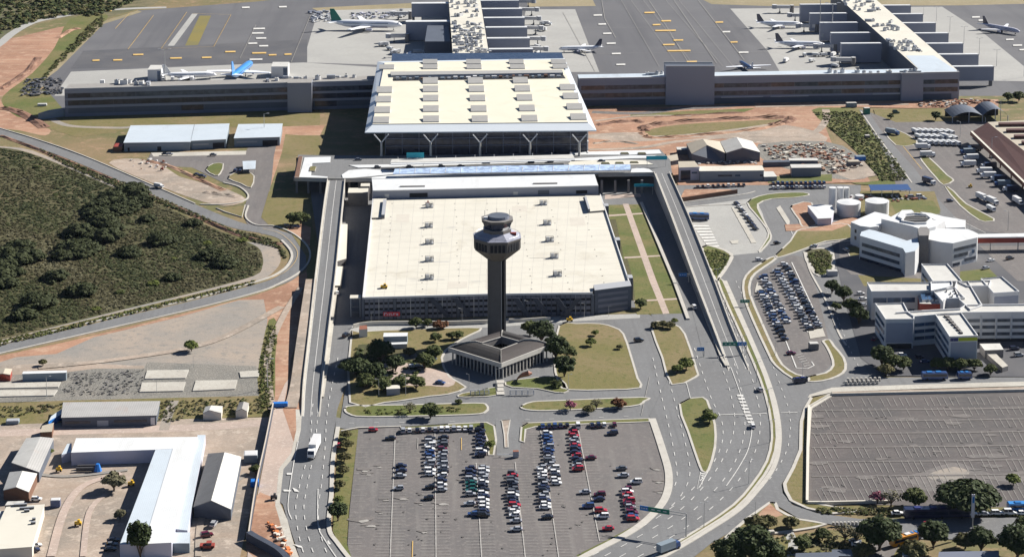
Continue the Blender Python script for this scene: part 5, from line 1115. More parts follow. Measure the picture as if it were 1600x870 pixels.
storeys((1428, 496), (1462, 493), OZ, (9.0, 6, 2.9), .04, .98, 2); storeys((1508, 489.5), (1700, 488), OZ, (9.2, 6.2, 3.1), .01, .99, 8, 'glass_grey', 1.4)
A_, B_ = P(1508, 489.5, OZ), P(1700, 488, OZ); bands(OC, A_, B_, [(k / 8 - .003, k / 8 + .003, 1.5, OZ - 1.2, 'wall_white', 'pilaster') for k in range(1, 8)] + [(0, 1, .1, 1.6, 'dark_void', 'undercroft')], .5)
q = wing2('south_wing', [(1461.5, 492.5), (1502, 491), (1527.5, 526), (1484, 527.5)], OZ + .05)
storeys((1461.5, 492.5), (1484, 527.5), OZ, (9.2, 6, 2.8), .05, .95, 5)
A_, B_ = P(1484, 527.5, OZ), P(1527.5, 526, OZ); bands(OC, A_, B_, [(.04, .96, .2, OZ - 2.1, 'garage_panel', 'wall_panel'), (.02, .3, OZ - 1.6, OZ - .1, 'paint_navy', 'sign_panel'), (.31, .99, OZ - 1.6, OZ - .1, 'paint_lime', 'sign_panel'), (.13, .145, OZ - 1.4, OZ - .3, 'wall_white', 'sign_stroke'), (.06, .075, OZ - 1.3, OZ - .6, 'wall_lilac', 'sign_stroke')], .2)
for k in range(7):
    f_ = k / 7; MB().prism(PP([(1475 + 27 * f_, 494 + 29 * f_), (1482 + 24 * f_, 494 + 29 * f_), (1484 + 24 * f_, 497 + 29 * f_), (1478 + 27 * f_, 497 + 29 * f_)], OZ), OZ + .05, OZ + .75, 'dark_void', 'concrete_dark').build('roof_opening', OC)
wing2('rear_wing', [(1355, 443), (1454, 443), (1458, 455), (1434, 456), (1362, 457)], OZ)
storeys((1362, 457), (1434, 456), OZ, (8.4,), .03, .95, 3, 'glass_blue', 2.2); storeys((1362, 457), (1434, 456), OZ, (3,), .3, .95, 2, 'glass_blue', 2.2)
wing2('north_wing', [(1440, 414), (1480, 414), (1503, 441), (1458, 441)], OZ); storeys((1440, 414), (1458, 441), OZ, (9, 5.6), .1, .9, 3)
wing2('drum_wing', [(1455, 442), (1487, 441), (1488, 447), (1478, 451), (1455, 456)], OZ + 1, 'wall_white', 'roof_white')
wing2('spine_wing', [(1495, 442), (1512, 441), (1534, 478), (1516, 485), (1500, 470), (1492, 452)], OZ + .1)
wing2('court_wing', [(1498, 442), (1533, 440), (1548, 440), (1545, 448), (1512, 448.5)], OZ + .15)
wing2('east_wing', [(1533, 437), (1565, 434), (1592, 457), (1553, 459.5), (1544, 449), (1540, 445)], OZ)
A_, B_ = P(1553, 459.5, OZ), P(1592, 457, OZ); bands(OC, A_, B_, [(.02, .98, .2, OZ - 1.4, 'garage_panel', 'wall_panel')], .2)
MB().prism(PP([(1456, 461), (1466, 457), (1478, 462), (1473, 475), (1437, 474), (1434, 462)], 11.5), 0, 11.5, 'wall_red', 'roof_pale_grey').build('red_hall', OC)
for k in range(3): MB().prism(PP([(1438 + k * 10, 462), (1447 + k * 10, 461), (1450 + k * 9, 471), (1441 + k * 10, 472)], 11.5), 11.5, 12.6, 'wall_white', 'glass_blue').build('skylight', OC)
wing2('fan_wing', [(1460, 458), (1480, 453), (1492, 451), (1507, 467), (1478, 468), (1474, 474), (1466, 464)], OZ + .3, 'wall_white', 'roof_white')
for x, y in ((1478, 455), (1484, 459), (1490, 454), (1492, 458), (1496, 462), (1487, 463), (1483, 466)): MB().prism(PP([(x, y), (x + 2, y - .5), (x + 1, y + 2)], OZ + .3), OZ + .3, OZ + 1, 'dark_void').build('roof_opening', OC)
shed_flat('office_canopy', 'small flat pale canopy roof at the right end of the lime sign wing', [(1531, 537), (1562, 536.5), (1568, 546), (1539, 547)], 4, 'concrete_dark', 'roof_pale_grey')
MB_ = MB(); MB_.prism(PP([(1535, 555), (1548, 553), (1575, 580), (1566, 583)]), 0, 2.5, 'concrete_dark', 'concrete_pale'); tag(MB_.build('ramp_wall'), 'slanting concrete side ramp beside the lime sign wing', 'wall', kind='thing')
# maroon cargo terminal
CG = thing('cargo_terminal', P(1600, 290), 'cargo terminal with a maroon roof slope and long brown canopy', 'cargo terminal')
cz = 9
MB().prism(PP([(1543, 191), (1640, 186), (1760, 250), (1760, 330), (1630, 262)], cz), 0, cz, 'brown_wall', 'roof_tan').build('hall', CG)
a, b_, c_, d_ = P(1519, 206, 7.5), P(1640, 322, 7.5), P(1660, 282, 11.2), P(1543, 191.5, 11.2)
m = MB(); m.add([a, b_, c_, d_] + [v - Vector((0, 0, .4)) for v in (a, b_, c_, d_)], [(0, 1, 2, 3), (7, 6, 5, 4), (0, 4, 5, 1), (3, 2, 6, 7), (0, 3, 7, 4)], 'roof_maroon'); m.build('roof_slope', CG)
m = MB(); m.ribbon([Vector((a.x - .5, a.y, 5.5)), Vector((b_.x - .5, b_.y, 5.5))], 1.4, 2.4, 'roof_cream', side='fascia_brown'); m.build('canopy_fascia', CG)
for k in range(7):
    f_ = (k + .5) / 7; p = a.lerp(b_, f_); MB().box((p.x + 2, p.y, 0), (.6, .6, 7), 'fascia_brown').build('column', CG)
for k in range(6):
    x0, y0 = 1560 + k * 12, 192 + k * 9.5
    MB().prism(PP([(x0, y0), (x0 + 60, y0 - 1), (x0 + 60, y0 + 2), (x0 + 1, y0 + 2.6)], cz + 1.5), cz, cz + 1.8, 'roof_maroon').build('roof_monitor', CG)
# dark sheds behind the cargo yard
HG = thing('arched_hangar', P(1530, 190), 'dark arched open hangars behind the cargo yard', 'hangar')
for k, (x0, x1, yb, yt) in enumerate([(1488, 1540, 193, 176), (1535, 1575, 192, 171)]):
    A, B = P(x0, yb), P(x1, yb); h_ = hgt(x0, yb, yt); n = 10; vs = []; m = MB()
    for dy in (0, 22):
        for i in range(n + 1):
            t_ = i / n; vs.append((A.x + (B.x - A.x) * t_, A.y + dy, .2 + h_ * math.sin(math.pi * (.12 + .76 * t_)) ** .7))
    m.add(vs, [(i, i + 1, n + 2 + i, n + 1 + i) for i in range(n)], 'wall_slate'); m.build('roof', HG)
    MB().box(((A.x + B.x) / 2, A.y + 21, 0), (B.x - A.x - 1, .4, h_ * .6), 'dark_void').build('rear_wall', HG)
    for i in (0, 5, 10): MB().tube([(vs[i][0], vs[i][1], 0), (vs[i][0], vs[i][1], vs[i][2])], .3, 'wall_grey').build('post', HG)
# elevated red band walkway on the right edge
t = thing('covered_walkway', P(1560, 392), 'raised walkway with a red side band joining the round office from the right', 'walkway')
MB().prism(PP([(1527, 371), (1700, 369), (1700, 363), (1527, 366)], 7.5), 7.2, 7.6, 'wall_white', 'roof_white').build('roof', t); A_, B_ = P(1527, 371, 7.5), P(1700, 369, 7.5)
bands(t, A_, B_, [(0, 1, 4.6, 7.0, 'wall_red', 'side_band')], .3)
for k in range(4): p = A_.lerp(B_, (k + .5) / 4); MB().box((p.x, p.y + 1, 0), (.5, .5, 7), 'concrete').build('column', t)
# ---------------------------------------------------------------- south-west sheds
LS = thing('l_shaped_shed', P(230, 760), 'large L-shaped warehouse with a bright white roof round the dirt yard', 'warehouse')
lz = 5.2
def ls(nm, q, z0_, z1_, side, top): MB().prism(PP(q, z1_), z0_, z1_, side, top).build(nm, LS)
ls('long_wing', [(243, 702), (270, 700.5), (225, 849), (187, 850)], 0, lz, 'wall_lilac', 'roof_blue_white'); ls('long_wing', [(270, 700.5), (303, 697), (268, 847), (225, 849)], 0, lz + .12, 'wall_lilac', 'roof_white')
ls('cross_wing', [(119, 684), (309, 682), (303, 697), (270, 700.5), (243, 702), (111, 706.5)], 0, lz + .06, 'wall_lilac', 'roof_white')
ls('lean_to', [(309, 679), (321, 679), (293, 828), (269, 825), (303, 697)], 0, lz - 1.2, 'wall_lilac', 'roof_blue_white')
ls('side_porch', [(105, 693), (112, 692), (111, 706), (96, 710)], 0, 3.6, 'wall_lilac', 'roof_blue_white')
A_, B_ = P(111, 706.5, lz), P(243, 702, lz); bands(LS, A_, B_, [(.06 + k * .12, .06 + k * .12 + .07, 2.4, 3.4, 'glass_dark', 'window') for k in range(8)] + [(.38, .44, .1, 2.6, 'glass_dark', 'door')])
MB().prism(PP([(270, 831), (297, 831), (296, 848), (269, 848)], 3.6), 0, 3.6, 'wall_bluegrey', 'roof_blue_white').build('small_annex', LS)
gable('quonset_shed', 'long grey gabled shed with a dark open front beside the L-shaped white warehouse', (351, 706), (330, 781), (325, 708), (302, 791), (377, 713), (361, 795), 4.4, 8.0, 'wall_slate', 'roof_grey', 'shed', None, 'roof_pale_grey')
t, q = shed_flat('ribbed_shed', 'long low shed with a ribbed pale roof and shaded front along the yard road', [(100, 628.5), (249, 626.5), (244, 648.5), (97, 652)], 4.2, 'wall_slate', 'roof_ribbed')
A_, B_ = P(97, 652, 4.2), P(244, 648.5, 4.2); bands(t, A_, B_, [(.37, .49, .3, 2.6, 'wall_grey', 'door'), (.94, .985, .3, 3.4, 'wall_white', 'door'), (.03, .3, 1.6, 2.6, 'glass_dark', 'window_band'), (.55, .9, 1.6, 2.6, 'glass_dark', 'window_band')])
MB().prism(PP([(97, 652), (97, 644), (80, 656), (76, 664)], 1.0), 0, 2.6, 'tarp_blue', 'roof_blue_white').build('side_roof', t)
gable('small_house', 'small grey roofed house beside the lane, left of the pair', (330, 633), (327, 640), (321, 635), (317, 645), (348, 634), (346, 645), 3, 4, 'wall_cream', 'roof_pale_grey', 'house'); gable('small_house', 'small grey roofed house beside the lane, right of the pair', (381, 627), (378, 638), (374, 628), (368, 642), (389, 629), (386, 642), 3, 4, 'wall_cream', 'roof_grey', 'house')
shed_flat('small_canopy', 'long thin white canopy over a pale blue container beside the concrete slabs', [(37, 580), (104, 578.5), (103, 582), (35, 584)], 3.6, 'wall_bluegrey', 'roof_white'); gable('small_house', 'little red walled hut at the left edge above the slabs', (8, 575), (5, 583), (-12, 576), (-15, 585), (19, 576), (16, 585), 3, 4.2, 'wall_red', 'roof_tan', 'hut')
gable('yard_shed', 'pale roofed shed with a blue shaded middle, top one at the left edge', (63, 682), (41, 730), (41, 684), (18, 722), (84, 684), (61, 737), 4.2, 5.6, 'wall_slate', 'roof_pale_grey', 'shed', None, 'roof_ribbed'); gable('yard_shed', 'grey gabled shed with a dark red front at the left edge', (35, 735), (25, 760), (15, 737), (5, 765), (58, 739), (45, 768), 4, 6.0, 'brown_wall', 'roof_pale_grey', 'shed')
t, q = shed_flat('flat_shed', 'big cream flat roofed building with loose ducts at the lower left edge', [(10, 792), (69, 788), (50, 853), (-20, 858)], 4.4, 'wall_cream', 'roof_cream'); 
for x0, y0, w_ in ((32, 790, 20), (42, 795, 22), (42, 799, 8), (53, 812, 5), (52, 818, 7)): p = P(x0, y0, 4.4); MB().box((p.x, p.y, 4.45), (w_ / 4.4, .9, .8), 'pole_dark', .1, 'steel').build('duct', t)
shed_flat('yard_hut', 'little brown roofed hut behind the top left sheds', [(66, 665), (84, 660), (81, 674), (63, 675)], 3, 'brown_wall', 'roof_tan')
for q, lb in (([(-40, 800), (8, 798), (4, 815), (-45, 830)], 'pale sloping roof cut by the left edge above the flat building'), ([(12, 783), (38, 782), (36, 787), (8, 789)], 'narrow grey lean-to above the big cream roof')): shed_flat('yard_hut', lb, q, 3.2, 'wall_slate', 'roof_pale_grey')
# garden buildings
t, q = shed_flat('garden_building', 'white roofed low pavilion behind the dark trees on the garden lawn', [(600, 520), (637, 519.5), (636, 525), (599, 526)], 4.4, 'wall_bluegrey', 'roof_white'); MB().prism(PP([(608, 535), (636, 534), (636, 537), (609, 538)], 2.5), 0, 2.5, 'wall_grey', 'roof_white').build('porch', t)
shed_flat('garden_building', 'small cream roofed kiosk with metal shutters at the south of the lawn', [(604, 602), (624, 601), (625, 606.5), (604, 607.5)], 3.2, 'panel_grey', 'roof_cream'); shed_flat('gatehouse', 'small white gatehouse with brown roof by the west avenue', [(562, 509), (573, 508), (574, 514), (561, 515)], 4, 'wall_white', 'fascia_brown')
t = MB(); t.ribbon(PP(cr([(552, 513), (575, 509), (620, 508), (700, 508), (762, 506)], 4)), .5, 2.0, 'wall_cream'); tag(t.build('garden_wall'), 'long cream wall between the garden lawn and the garage front', 'wall', kind='thing'); t = MB(); t.ribbon(PP([(795, 503), (815, 503), (860, 500)]), .4, 1.6, 'wall_cream'); tag(t.build('garden_wall'), 'short cream wall right of the control tower shaft', 'wall', kind='thing')
for x0, x1, lb in ((735, 764, 'left white panelled railing in front of the pavilion steps'), (797, 834, 'right white panelled railing in front of the pavilion steps')):
    t = thing('railing', P(x0, 618), lb, 'railing', 'railings before the pavilion'); a, b_ = P(x0, 618), P(x1, 618)
    for k in range(5): p = a.lerp(b_, k / 4); MB().box((p.x, p.y, .4), (.35, .35, 2.2), 'wall_white').build('post', t)
    for z_ in (.7, 2.4): MB().box(((a.x + b_.x) / 2, a.y, z_), (b_.x - a.x, .2, .18), 'wall_white').build('rail', t)
    m = MB(); [m.box((a.x + (b_.x - a.x) * k / 40, a.y, .7), (.06, .06, 1.7), 'wall_grey') for k in range(1, 40)]; m.build('bars', t)
t = thing('entrance_steps', P(782, 612), 'pale stone steps leading to the tower pavilion', 'steps')
for k in range(4): p = P(782, 616 - k * 5); MB().box((p.x, p.y, .4), (2.6 if k % 3 else 3.2, 3.5, .3 + .25 * k), 'concrete_light').build('step', t)
t = MB(); t.tube([P(808, 592, .5), P(812, 588, 2), P(818, 585, 3.5), P(826, 583, 4.2), P(831, 583, 4)], [.3, .6, 1.0, 1.2, .4], 'fascia_brown', 8); tag(t.build('sculpture'), 'curved rust-brown sculpture on the lawn beside the pavilion', 'sculpture')
# south-east roofs at the frame's bottom
for q, z_, tp, lb in (([(1244, 864), (1310, 862), (1308, 900), (1240, 900)], 4, 'wall_slate', 'dark roofed shed cut by the bottom edge, left of the street'), ([(1468, 862), (1560, 860), (1560, 900), (1462, 900)], 4, 'panel_dark', 'dark blue roofed building cut by the bottom edge under the trees'), ([(1300, 858), (1330, 858), (1332, 868), (1300, 868)], 3, 'wall_slate', 'small grey hut roof between the bottom trees'),
                      ([(1410, 862), (1425, 861), (1426, 868), (1410, 869)], 3, 'roof_pale_grey', 'small pale hut roof cut by the bottom edge')): shed_flat('roadside_building', lb, q, z_, 'wall_slate', tp)
KERB.build('kerb', kind='structure'); MK.build('road_marking', kind='structure'); MY.build('apron_marking', kind='structure'); MF.build('bay_marking', kind='structure')
GL = .46        # level of lawns and road tops
# ================================================================ TREES
def leaf_cloud(m, c, rad, n, mat, rg, size=.55, flat=1.0, hollow=.55, up=.35):
    for _ in range(n):
        d = Vector((rg.gauss(0, 1), rg.gauss(0, 1), rg.gauss(0, 1)))
        if d.length < .01: continue
        d.normalize()
        if d.z < -.35: d.z *= .4
        q = c + Vector((d.x * rad, d.y * rad, d.z * rad * flat)) * rg.uniform(hollow, 1.05)
        a = (d + Vector((rg.uniform(-.7, .7), rg.uniform(-.7, .7), rg.uniform(-.3, .7) + up))).normalized()
        b_ = a.orthogonal().normalized(); e = a.cross(b_); s_ = size * rg.uniform(.6, 1.35); ro = rg.uniform(0, 3.1)
        u = b_ * math.cos(ro) + e * math.sin(ro); v = e * math.cos(ro) - b_ * math.sin(ro)
        m.add([q - u * s_ - v * s_ * .5, q + u * s_ - v * s_ * .6, q + u * s_ * .8 + v * s_ * .6, q - u * s_ * .7 + v * s_ * .7], [(0, 1, 2, 3)], mat)
def mk_tree(seed, R0, H, leaf, clumps=11, per=70, flat=.75, trunk=.3, size=.5, spread=.75, bare=False):
    if not bare: clumps = int(clumps * 1.5); per = int(per * 1.5)
    def f():
        rg = random.Random(seed); t_ = thing('tree', (0, 0, 0), 'x', 'tree')
        m = MB(); base = H * trunk
        m.tube([(0, 0, -.1), (R0 * .03, 0, base * .5), (0, R0 * .04, base)], [R0 * .09, R0 * .07, R0 * .06], 'trunk_bark', 7)
        cs = []
        for k in range(clumps):
            a = 2 * math.pi * (k * .618); rr = R0 * spread * math.sqrt((k + .3) / clumps) * rg.uniform(.8, 1.1)
            zc = base + (H - base) * (rg.uniform(.12, .32) + .45 * (1 - (rr / R0) ** 2) * rg.uniform(.6, 1.15)); c_ = Vector((rr * math.cos(a), rr * math.sin(a), zc)); cs.append(c_)
            if k % (1 if bare else 2) == 0: m.tube([(0, 0, base * .8), (c_.x * .5, c_.y * .5, (base + c_.z) / 2), tuple(c_)], [R0 * .05, R0 * .03, R0 * .015], 'trunk_bark', 5)
        m.build('trunk', t_)
        cr_ = MB()
        for c_ in cs: leaf_cloud(cr_, c_, R0 * rg.uniform(.28, .46), per, leaf, rg, size, flat)
        o = cr_.build('crown', t_); return t_
    return Kind(f)
TK = {'big': mk_tree(1, 7, 12, 'leaf_dark', 20, 130, .85, .10, .5), 'round': mk_tree(2, 5, 9.5, 'leaf_dark', 15, 110, .95, .08, .45), 'mid': mk_tree(3, 4, 6.5, 'leaf_mid', 13, 90, .9, .08, .4),
      'light': mk_tree(4, 3, 4.5, 'leaf_light', 11, 70, .8, .2, .35), 'flat': mk_tree(5, 9, 9, 'leaf_dark', 26, 150, .5, .35, .6, .85), 'bush': mk_tree(6, 2, 2.2, 'leaf_mid', 8, 50, .8, .05, .3),
      'olive': mk_tree(7, 3.5, 4.5, 'leaf_olive', 12, 60, .8, .15, .4), 'bare': mk_tree(8, 3.6, 5.5, 'leaf_grey', 12, 26, .9, .2, .25, .85, True), 'rust': mk_tree(9, 2.6, 3.6, 'leaf_rust', 9, 60, .8, .1, .35), 'pink': mk_tree(10, 2.6, 4, 'leaf_pink', 9, 40, .8, .2, .3, .8, True), 'wood': mk_tree(12, 5, 6, 'scrub_dark', 16, 90, .6, .05, .5, .95), 'dry': mk_tree(11, 3.4, 5, 'leaf_grey', 14, 60, .9, .15, .35)}

def tree(k, x, y, s, label, grp=None, z=None):
    """x,y = ground pixel of the trunk, s = crown radius in metres"""
    r0 = {'big': 7, 'round': 5, 'mid': 4, 'light': 3, 'flat': 9, 'bush': 2, 'olive': 3.5, 'bare': 3.6, 'rust': 2.6, 'pink': 2.6, 'dry': 3.4, 'wood': 5}[k]
    hz = 1
    if isinstance(s, tuple): s, hz = s
    o = TK[k].put(P(x, y, GL if z is None else z), random.uniform(0, 6.2), label, grp, (s / r0, s / r0, s / r0 * hz))
    if 'bush' in label or 'shrub' in label: o['category'] = 'shrub'
    return o
for a in [('round', 595, 567, 6.0, 'very dark round tree, tallest in the garden left of the pavilion'), ('round', 618, 580, 4.2, 'dark tree just right of the tallest garden tree'), ('flat', 556, 583, 6.5, 'dark flat crowned tree reaching over the west avenue'),
          ('round', 585, 598, 5, 'dark tree below the tallest garden tree'), ('mid', 572, 606, 4.2, 'mid green tree in the dark garden clump'), ('mid', 600, 610, 3.6, 'small round tree behind the shuttered kiosk, left one'), ('mid', 625, 607, 3.4, 'small round tree behind the shuttered kiosk, middle one'),
          ('mid', 650, 607, 3.8, 'lighter round tree right of the shuttered kiosk'), ('mid', 664, 575, 4.4, 'green tree next to the shaded garden drive'), ('mid', 678, 560, 4, 'dark green tree by the left corner of the pavilion'), ('olive', 640, 556, 3, 'olive shrub in front of the white roofed garden pavilion'),
          ('mid', 650, 512, 3.2, 'dark small tree in front of the cream garden wall, left one'), ('mid', 668, 510, 2.4, 'dark small tree in front of the cream garden wall, right one'), ('rust', 684, 513, 3, 'rust coloured bush against the cream garden wall, left one'), ('rust', 693, 512, 2.6, 'rust coloured bush against the cream garden wall, right one'),
          ('mid', 680, 533, 2.6, 'single dark shrub in the middle of the north lawn'), ('mid', 706, 530, 2.4, 'dark bush near the pavilion roof on the north lawn, left one'), ('mid', 716, 529, 2.4, 'dark bush near the pavilion roof on the north lawn, right one'),
          ('big', 846, 535, 6.2, 'tall dark tree behind the right end of the pavilion'), ('big', 868, 560, 6.4, 'large dark tree filling the gap between pavilion and east lawn'), ('round', 882, 588, 5.2, 'dark tree at the south end of the row by the east lawn'), ('mid', 828, 524, 4.4, 'mid green tree between tower shaft and pavilion'), ('mid', 886, 560, 4, 'mid green tree on the edge of the east lawn'),
          ('bush', 868, 604, 2.6, 'dark low hedge clump by the east drive'), ('mid', 673, 652, 4.0, 'leaning green tree on the west median strip'), ('bare', 640, 645, 3.2, 'leafless tree on the west median strip'), ('bush', 716, 630, 1.6, 'little round bush at the end of the west median'),
          ('pink', 891, 640, 2.8, 'purple blossomed small tree on the east median'), ('bare', 932, 638, 3.0, 'leafless small tree on the east median'), ('rust', 966, 637, 3.2, 'dark brownish tree on the east median'), ('olive', 920, 645, 2.6, 'olive hedge clump in the middle of the east median'),
          ('light', 923, 540, 2.4, 'thin young tree on the east lawn, tallest of the three'), ('light', 930, 524, 1.8, 'thin young tree on the north edge of the east lawn'), ('olive', 968, 545, 1.6, 'small shrub on the right part of the east lawn'),
          ('olive', 1024, 512, 2.4, 'dry shrub at the top of the narrow lawn, left one'), ('olive', 1036, 511, 2.4, 'dry shrub at the top of the narrow lawn, middle one'), ('olive', 1047, 513, 2.6, 'dry shrub at the top of the narrow lawn, right one'), ('light', 1054, 505, 1.6, 'thin green sapling by the top of the narrow lawn'),
          ('light', 1072, 577, 3.4, 'light green tree at the bottom of the narrow lawn, right one'), ('light', 1058, 582, 2.6, 'light green tree at the bottom of the narrow lawn, left one'), ('light', 1109, 660, 3.2, 'light green bush on the wedge lawn, lower one'), ('mid', 1106, 652, 2.4, 'mid green bush on the wedge lawn, upper one'),
          ('mid', 1001, 481, 3, 'round dark bush at the lawn corner by the garage'), ('mid', 458, 350, 4.2, 'dark tree beside the car park of the bend, left one') , ('mid', 470, 350, 4.4, 'dark tree beside the retaining wall of the bend, right one'),
          ('round', 528, 812, 3.8, 'dark round tree on the verge left of the car park'), ('olive', 542, 700, 2.8, 'tree in the verge row, first from the north'), ('olive', 538, 720, 2.8, 'tree in the verge row, second from the north'), ('olive', 536, 740, 2.6, 'tree in the verge row, third from the north'), ('olive', 531, 762, 2.4, 'tree in the verge row, fourth from the north'),
          ('light', 529, 786, 2.0, 'small light tree just north of the round verge tree'), ('olive', 541, 684, 2.4, 'dark tree at the top of the verge by the crossing'), ('light', 766, 700, 2.2, 'small palm-like tree on the median by the central stub'),
          ('light', 299, 548, 3.2, 'lone bright green tree on the bare grey lot'), ('olive', 67, 570, 2.0, 'lone dry shrub at the left end of the bare lot'), ('dry', 178, 765, 4.6, 'sprawling dry grey tree in the dirt yard'), ('round', 219, 872, (4.6, 1.7), 'dark green tree at the foot of the white L-shaped roof'),
          ('mid', 399, 739, 2.2, 'small dark tree beside the hoarding'), ('light', 79, 708, 1.4, 'small bush against the cream wall of the yard'), ('dry', 188, 810, 2.4, 'dry brush against the shaded side of the white shed'),
          ('flat', 1514, 800, 10.8, 'huge dark spreading tree at the edge of the big car park'), ('mid', 1430, 790, 4.4, 'loose green tree left of the huge spreading tree'), ('pink', 1371, 785, 2.8, 'bare pink blossomed tree by the cream kerb wall'), ('bare', 1392, 790, 4.2, 'bare grey tree by the cream kerb wall'),
          ('light', 1583, 757, 2.8, 'small bright green tree near the right edge of the big car park'), ('big', 1374, 858, 7.4, 'big dark round tree in front of the side street'), ('round', 1458, 855, 5.6, 'dark tree in front of the long dark bus'), ('round', 1533, 860, 4.8, 'dark tree near the tall striped pole'), ('olive', 1508, 856, 4.2, 'olive tree left of the tree near the striped pole'),
          ('big', 1590, 872, 7.2, 'big dark tree at the lower right corner'), ('olive', 1428, 872, 5, 'dry topped tree cut by the bottom edge'), ('big', 1175, 880, 8.2, 'big dark tree at the bottom edge left of the footpath'), ('big', 1142, 885, 6.5, 'dark tree at the bottom edge beside the avenue'), ('round', 1205, 885, 5, 'dark tree at the bottom edge by the footpath'),
          ('olive', 1180, 826, 4, 'dry bush on the traffic island, left one'), ('olive', 1200, 824, 3.6, 'dry bush on the traffic island, middle one'), ('olive', 1236, 824, 3.2, 'dry bush on the traffic island, right one'), ('mid', 1253, 858, 3.2, 'low green bush beside the footpath'), ('bare', 1320, 845, 4.4, 'leafless tree left of the big round tree, near one'), ('bare', 1338, 848, 4, 'leafless tree left of the big round tree, far one'),
          ('mid', 1285, 843, 2.8, 'green hedge clump at the bottom street corner'), ('olive', 1350, 870, 4, 'olive tree cut by the bottom edge'), ('mid', 1600, 830, 3.5, 'green tree on the right edge above the corner tree'),
          ('round', 1318, 470, 4.2, 'dark tree between the staff road and the white complex, upper one'), ('mid', 1330, 490, 4.8, 'bushy tree between the staff road and the white complex, middle one'), ('round', 1342, 505, 4.6, 'dark tree between the staff road and the white complex, lower one'), ('round', 1300, 458, 3.8, 'dark tree at the head of the staff road'), ('mid', 1306, 485, 2.6, 'small tree on the kerb of the staff road'),
          ('round', 1378, 572, 5.4, 'dark tree in front of the white complex, left one'), ('mid', 1396, 576, 4.2, 'green tree in front of the white complex, middle one'), ('mid', 1412, 577, 3.8, 'green tree in front of the white complex, right one'), ('olive', 1384, 585, 3.6, 'dry shrub in the bed before the white complex'), ('mid', 1465, 577, 3.4, 'dark bush at the foot of the link wing'), ('mid', 1481, 577, 3.6, 'dark bush at the foot of the lime sign wing, left one'), ('mid', 1500, 579, 3.6, 'dark bush at the foot of the lime sign wing, middle one'), ('mid', 1522, 578, 3.4, 'dark bush at the foot of the lime sign wing, right one'), ('mid', 1548, 585, 3, 'dark bush beside the concrete side ramp'),
          ('round', 1462, 188, 3.4, 'dark tree on the grass by the cargo yard'), ('mid', 1392, 186, 2.2, 'small bush on the grass strip above the cargo road'), ('mid', 1575, 158, 4, 'green tree row at the right edge by the east pier, left one'), ('mid', 1592, 158, 4.4, 'green tree row at the right edge by the east pier, right one')]:
    tree(*a)
rg = random.Random(21)
def scatter(poly, n, rg_):
    xs = [p[0] for p in poly]; ys = [p[1] for p in poly]; out_ = []
    while len(out_) < n:
        x, y = rg_.uniform(min(xs), max(xs)), rg_.uniform(min(ys), max(ys)); c_ = False
        for i in range(len(poly)):
            (x1, y1), (x2, y2) = poly[i], poly[i - 1]
            if (y1 > y) != (y2 > y) and x < (x2 - x1) * (y - y1) / (y2 - y1) + x1: c_ = not c_
        if c_: out_.append((x, y))
    return out_
def undergrowth(name, poly, n, rng, mats, label=None, cat=None, size=(.8, 2.0), per=26, leaf=.42, z=.4):
    m = MB()
    for x, y in scatter(poly, n, rng):
        p = P(x, y, z); r = rng.uniform(*size); leaf_cloud(m, p + Vector((0, 0, r * .2)), r, per, rng.choice(mats), rng, leaf * 1.15, .55, .5, 1.0)
    o = m.build(name, kind='stuff', label=label, cat=cat); return o
SCR = [(-40, 233), (0, 232), (45, 240), (110, 265), (170, 291), (227, 311), (300, 343), (370, 373), (403, 388), (409, 401), (408, 416), (394, 431), (300, 455), (200, 479), (100, 503), (0, 527), (-40, 536)]
r2 = random.Random(5)
# patchy scrub: kinds chosen by a smooth field so clumps of one kind stand together
m = MB()
for x, y in scatter(SCR, 11000, r2):
    p = P(x, y, .25); f_ = math.sin(p.x * .045 + 1) * math.cos(p.y * .031) + .6 * math.sin(p.x * .11 + p.y * .07) + r2.uniform(-.75, .75)
    mt = 'scrub_dark' if f_ > 1.1 else 'scrub_green' if f_ > .1 else 'scrub_brown' if f_ > -1.15 else 'leaf_grey'
    r = r2.uniform(.5, 1.3) * (1.3 if mt == 'scrub_dark' else 1); leaf_cloud(m, p + Vector((0, 0, r * .1)), r, 12, mt, r2, .46 + r * .14, .32, .3, 2.2)
m.build('undergrowth', kind='stuff', label='low mixed green and brown scrub filling the triangular field', cat='undergrowth')
wood = [(158, 340), (142, 338), (170, 335), (188, 322), (204, 325), (214, 312), (136, 398), (122, 402), (106, 398), (145, 380), (118, 388), (165, 378), (20, 415), (-5, 440), (5, 400), (150, 330), (165, 322), (178, 316), (196, 305), (212, 300), (185, 335), (200, 330), (150, 345), (130, 385), (112, 395), (100, 405), (120, 370), (150, 372), (172, 362), (160, 350), (205, 318), (222, 322), (30, 395), (12, 405), (0, 425), (22, 430), (45, 410), (8, 450), (60, 480), (35, 500), (300, 352), (230, 345), (330, 405), (270, 440), (90, 440), (130, 460), (200, 400), (250, 385), (350, 420)]
for i, (x, y) in enumerate(wood):
    k = 'wood'
    tree(k, x + r2.uniform(-3, 3), y + r2.uniform(-3, 3), (r2.uniform(4.2, 8.0), .8), 'bushy dark tree rising out of the triangular scrub field', 'trees scattered in the triangular scrub field', -.6)
for i in range(14):
    x, y = scatter(SCR, 1, r2)[0]; tree(r2.choice(['olive', 'mid', 'mid', 'light']), x, y, (r2.uniform(1.6, 3.2), .6), 'low shrub among the triangular scrub field', 'shrubs scattered in the triangular scrub field', -.4)['category'] = 'shrub'
undergrowth('roadside_scrub', [(60, 232), (120, 256), (200, 288), (280, 322), (360, 358), (420, 372), (445, 392), (448, 405), (440, 400), (436, 388), (400, 378), (300, 336), (200, 300), (110, 262)], 900, r2, ['leaf_olive', 'leaf_mid', 'leaf_dark', 'leaf_grey'], 'brown green brush along the south side of the perimeter road', 'brush', (.5, 1.1), 12, .35)
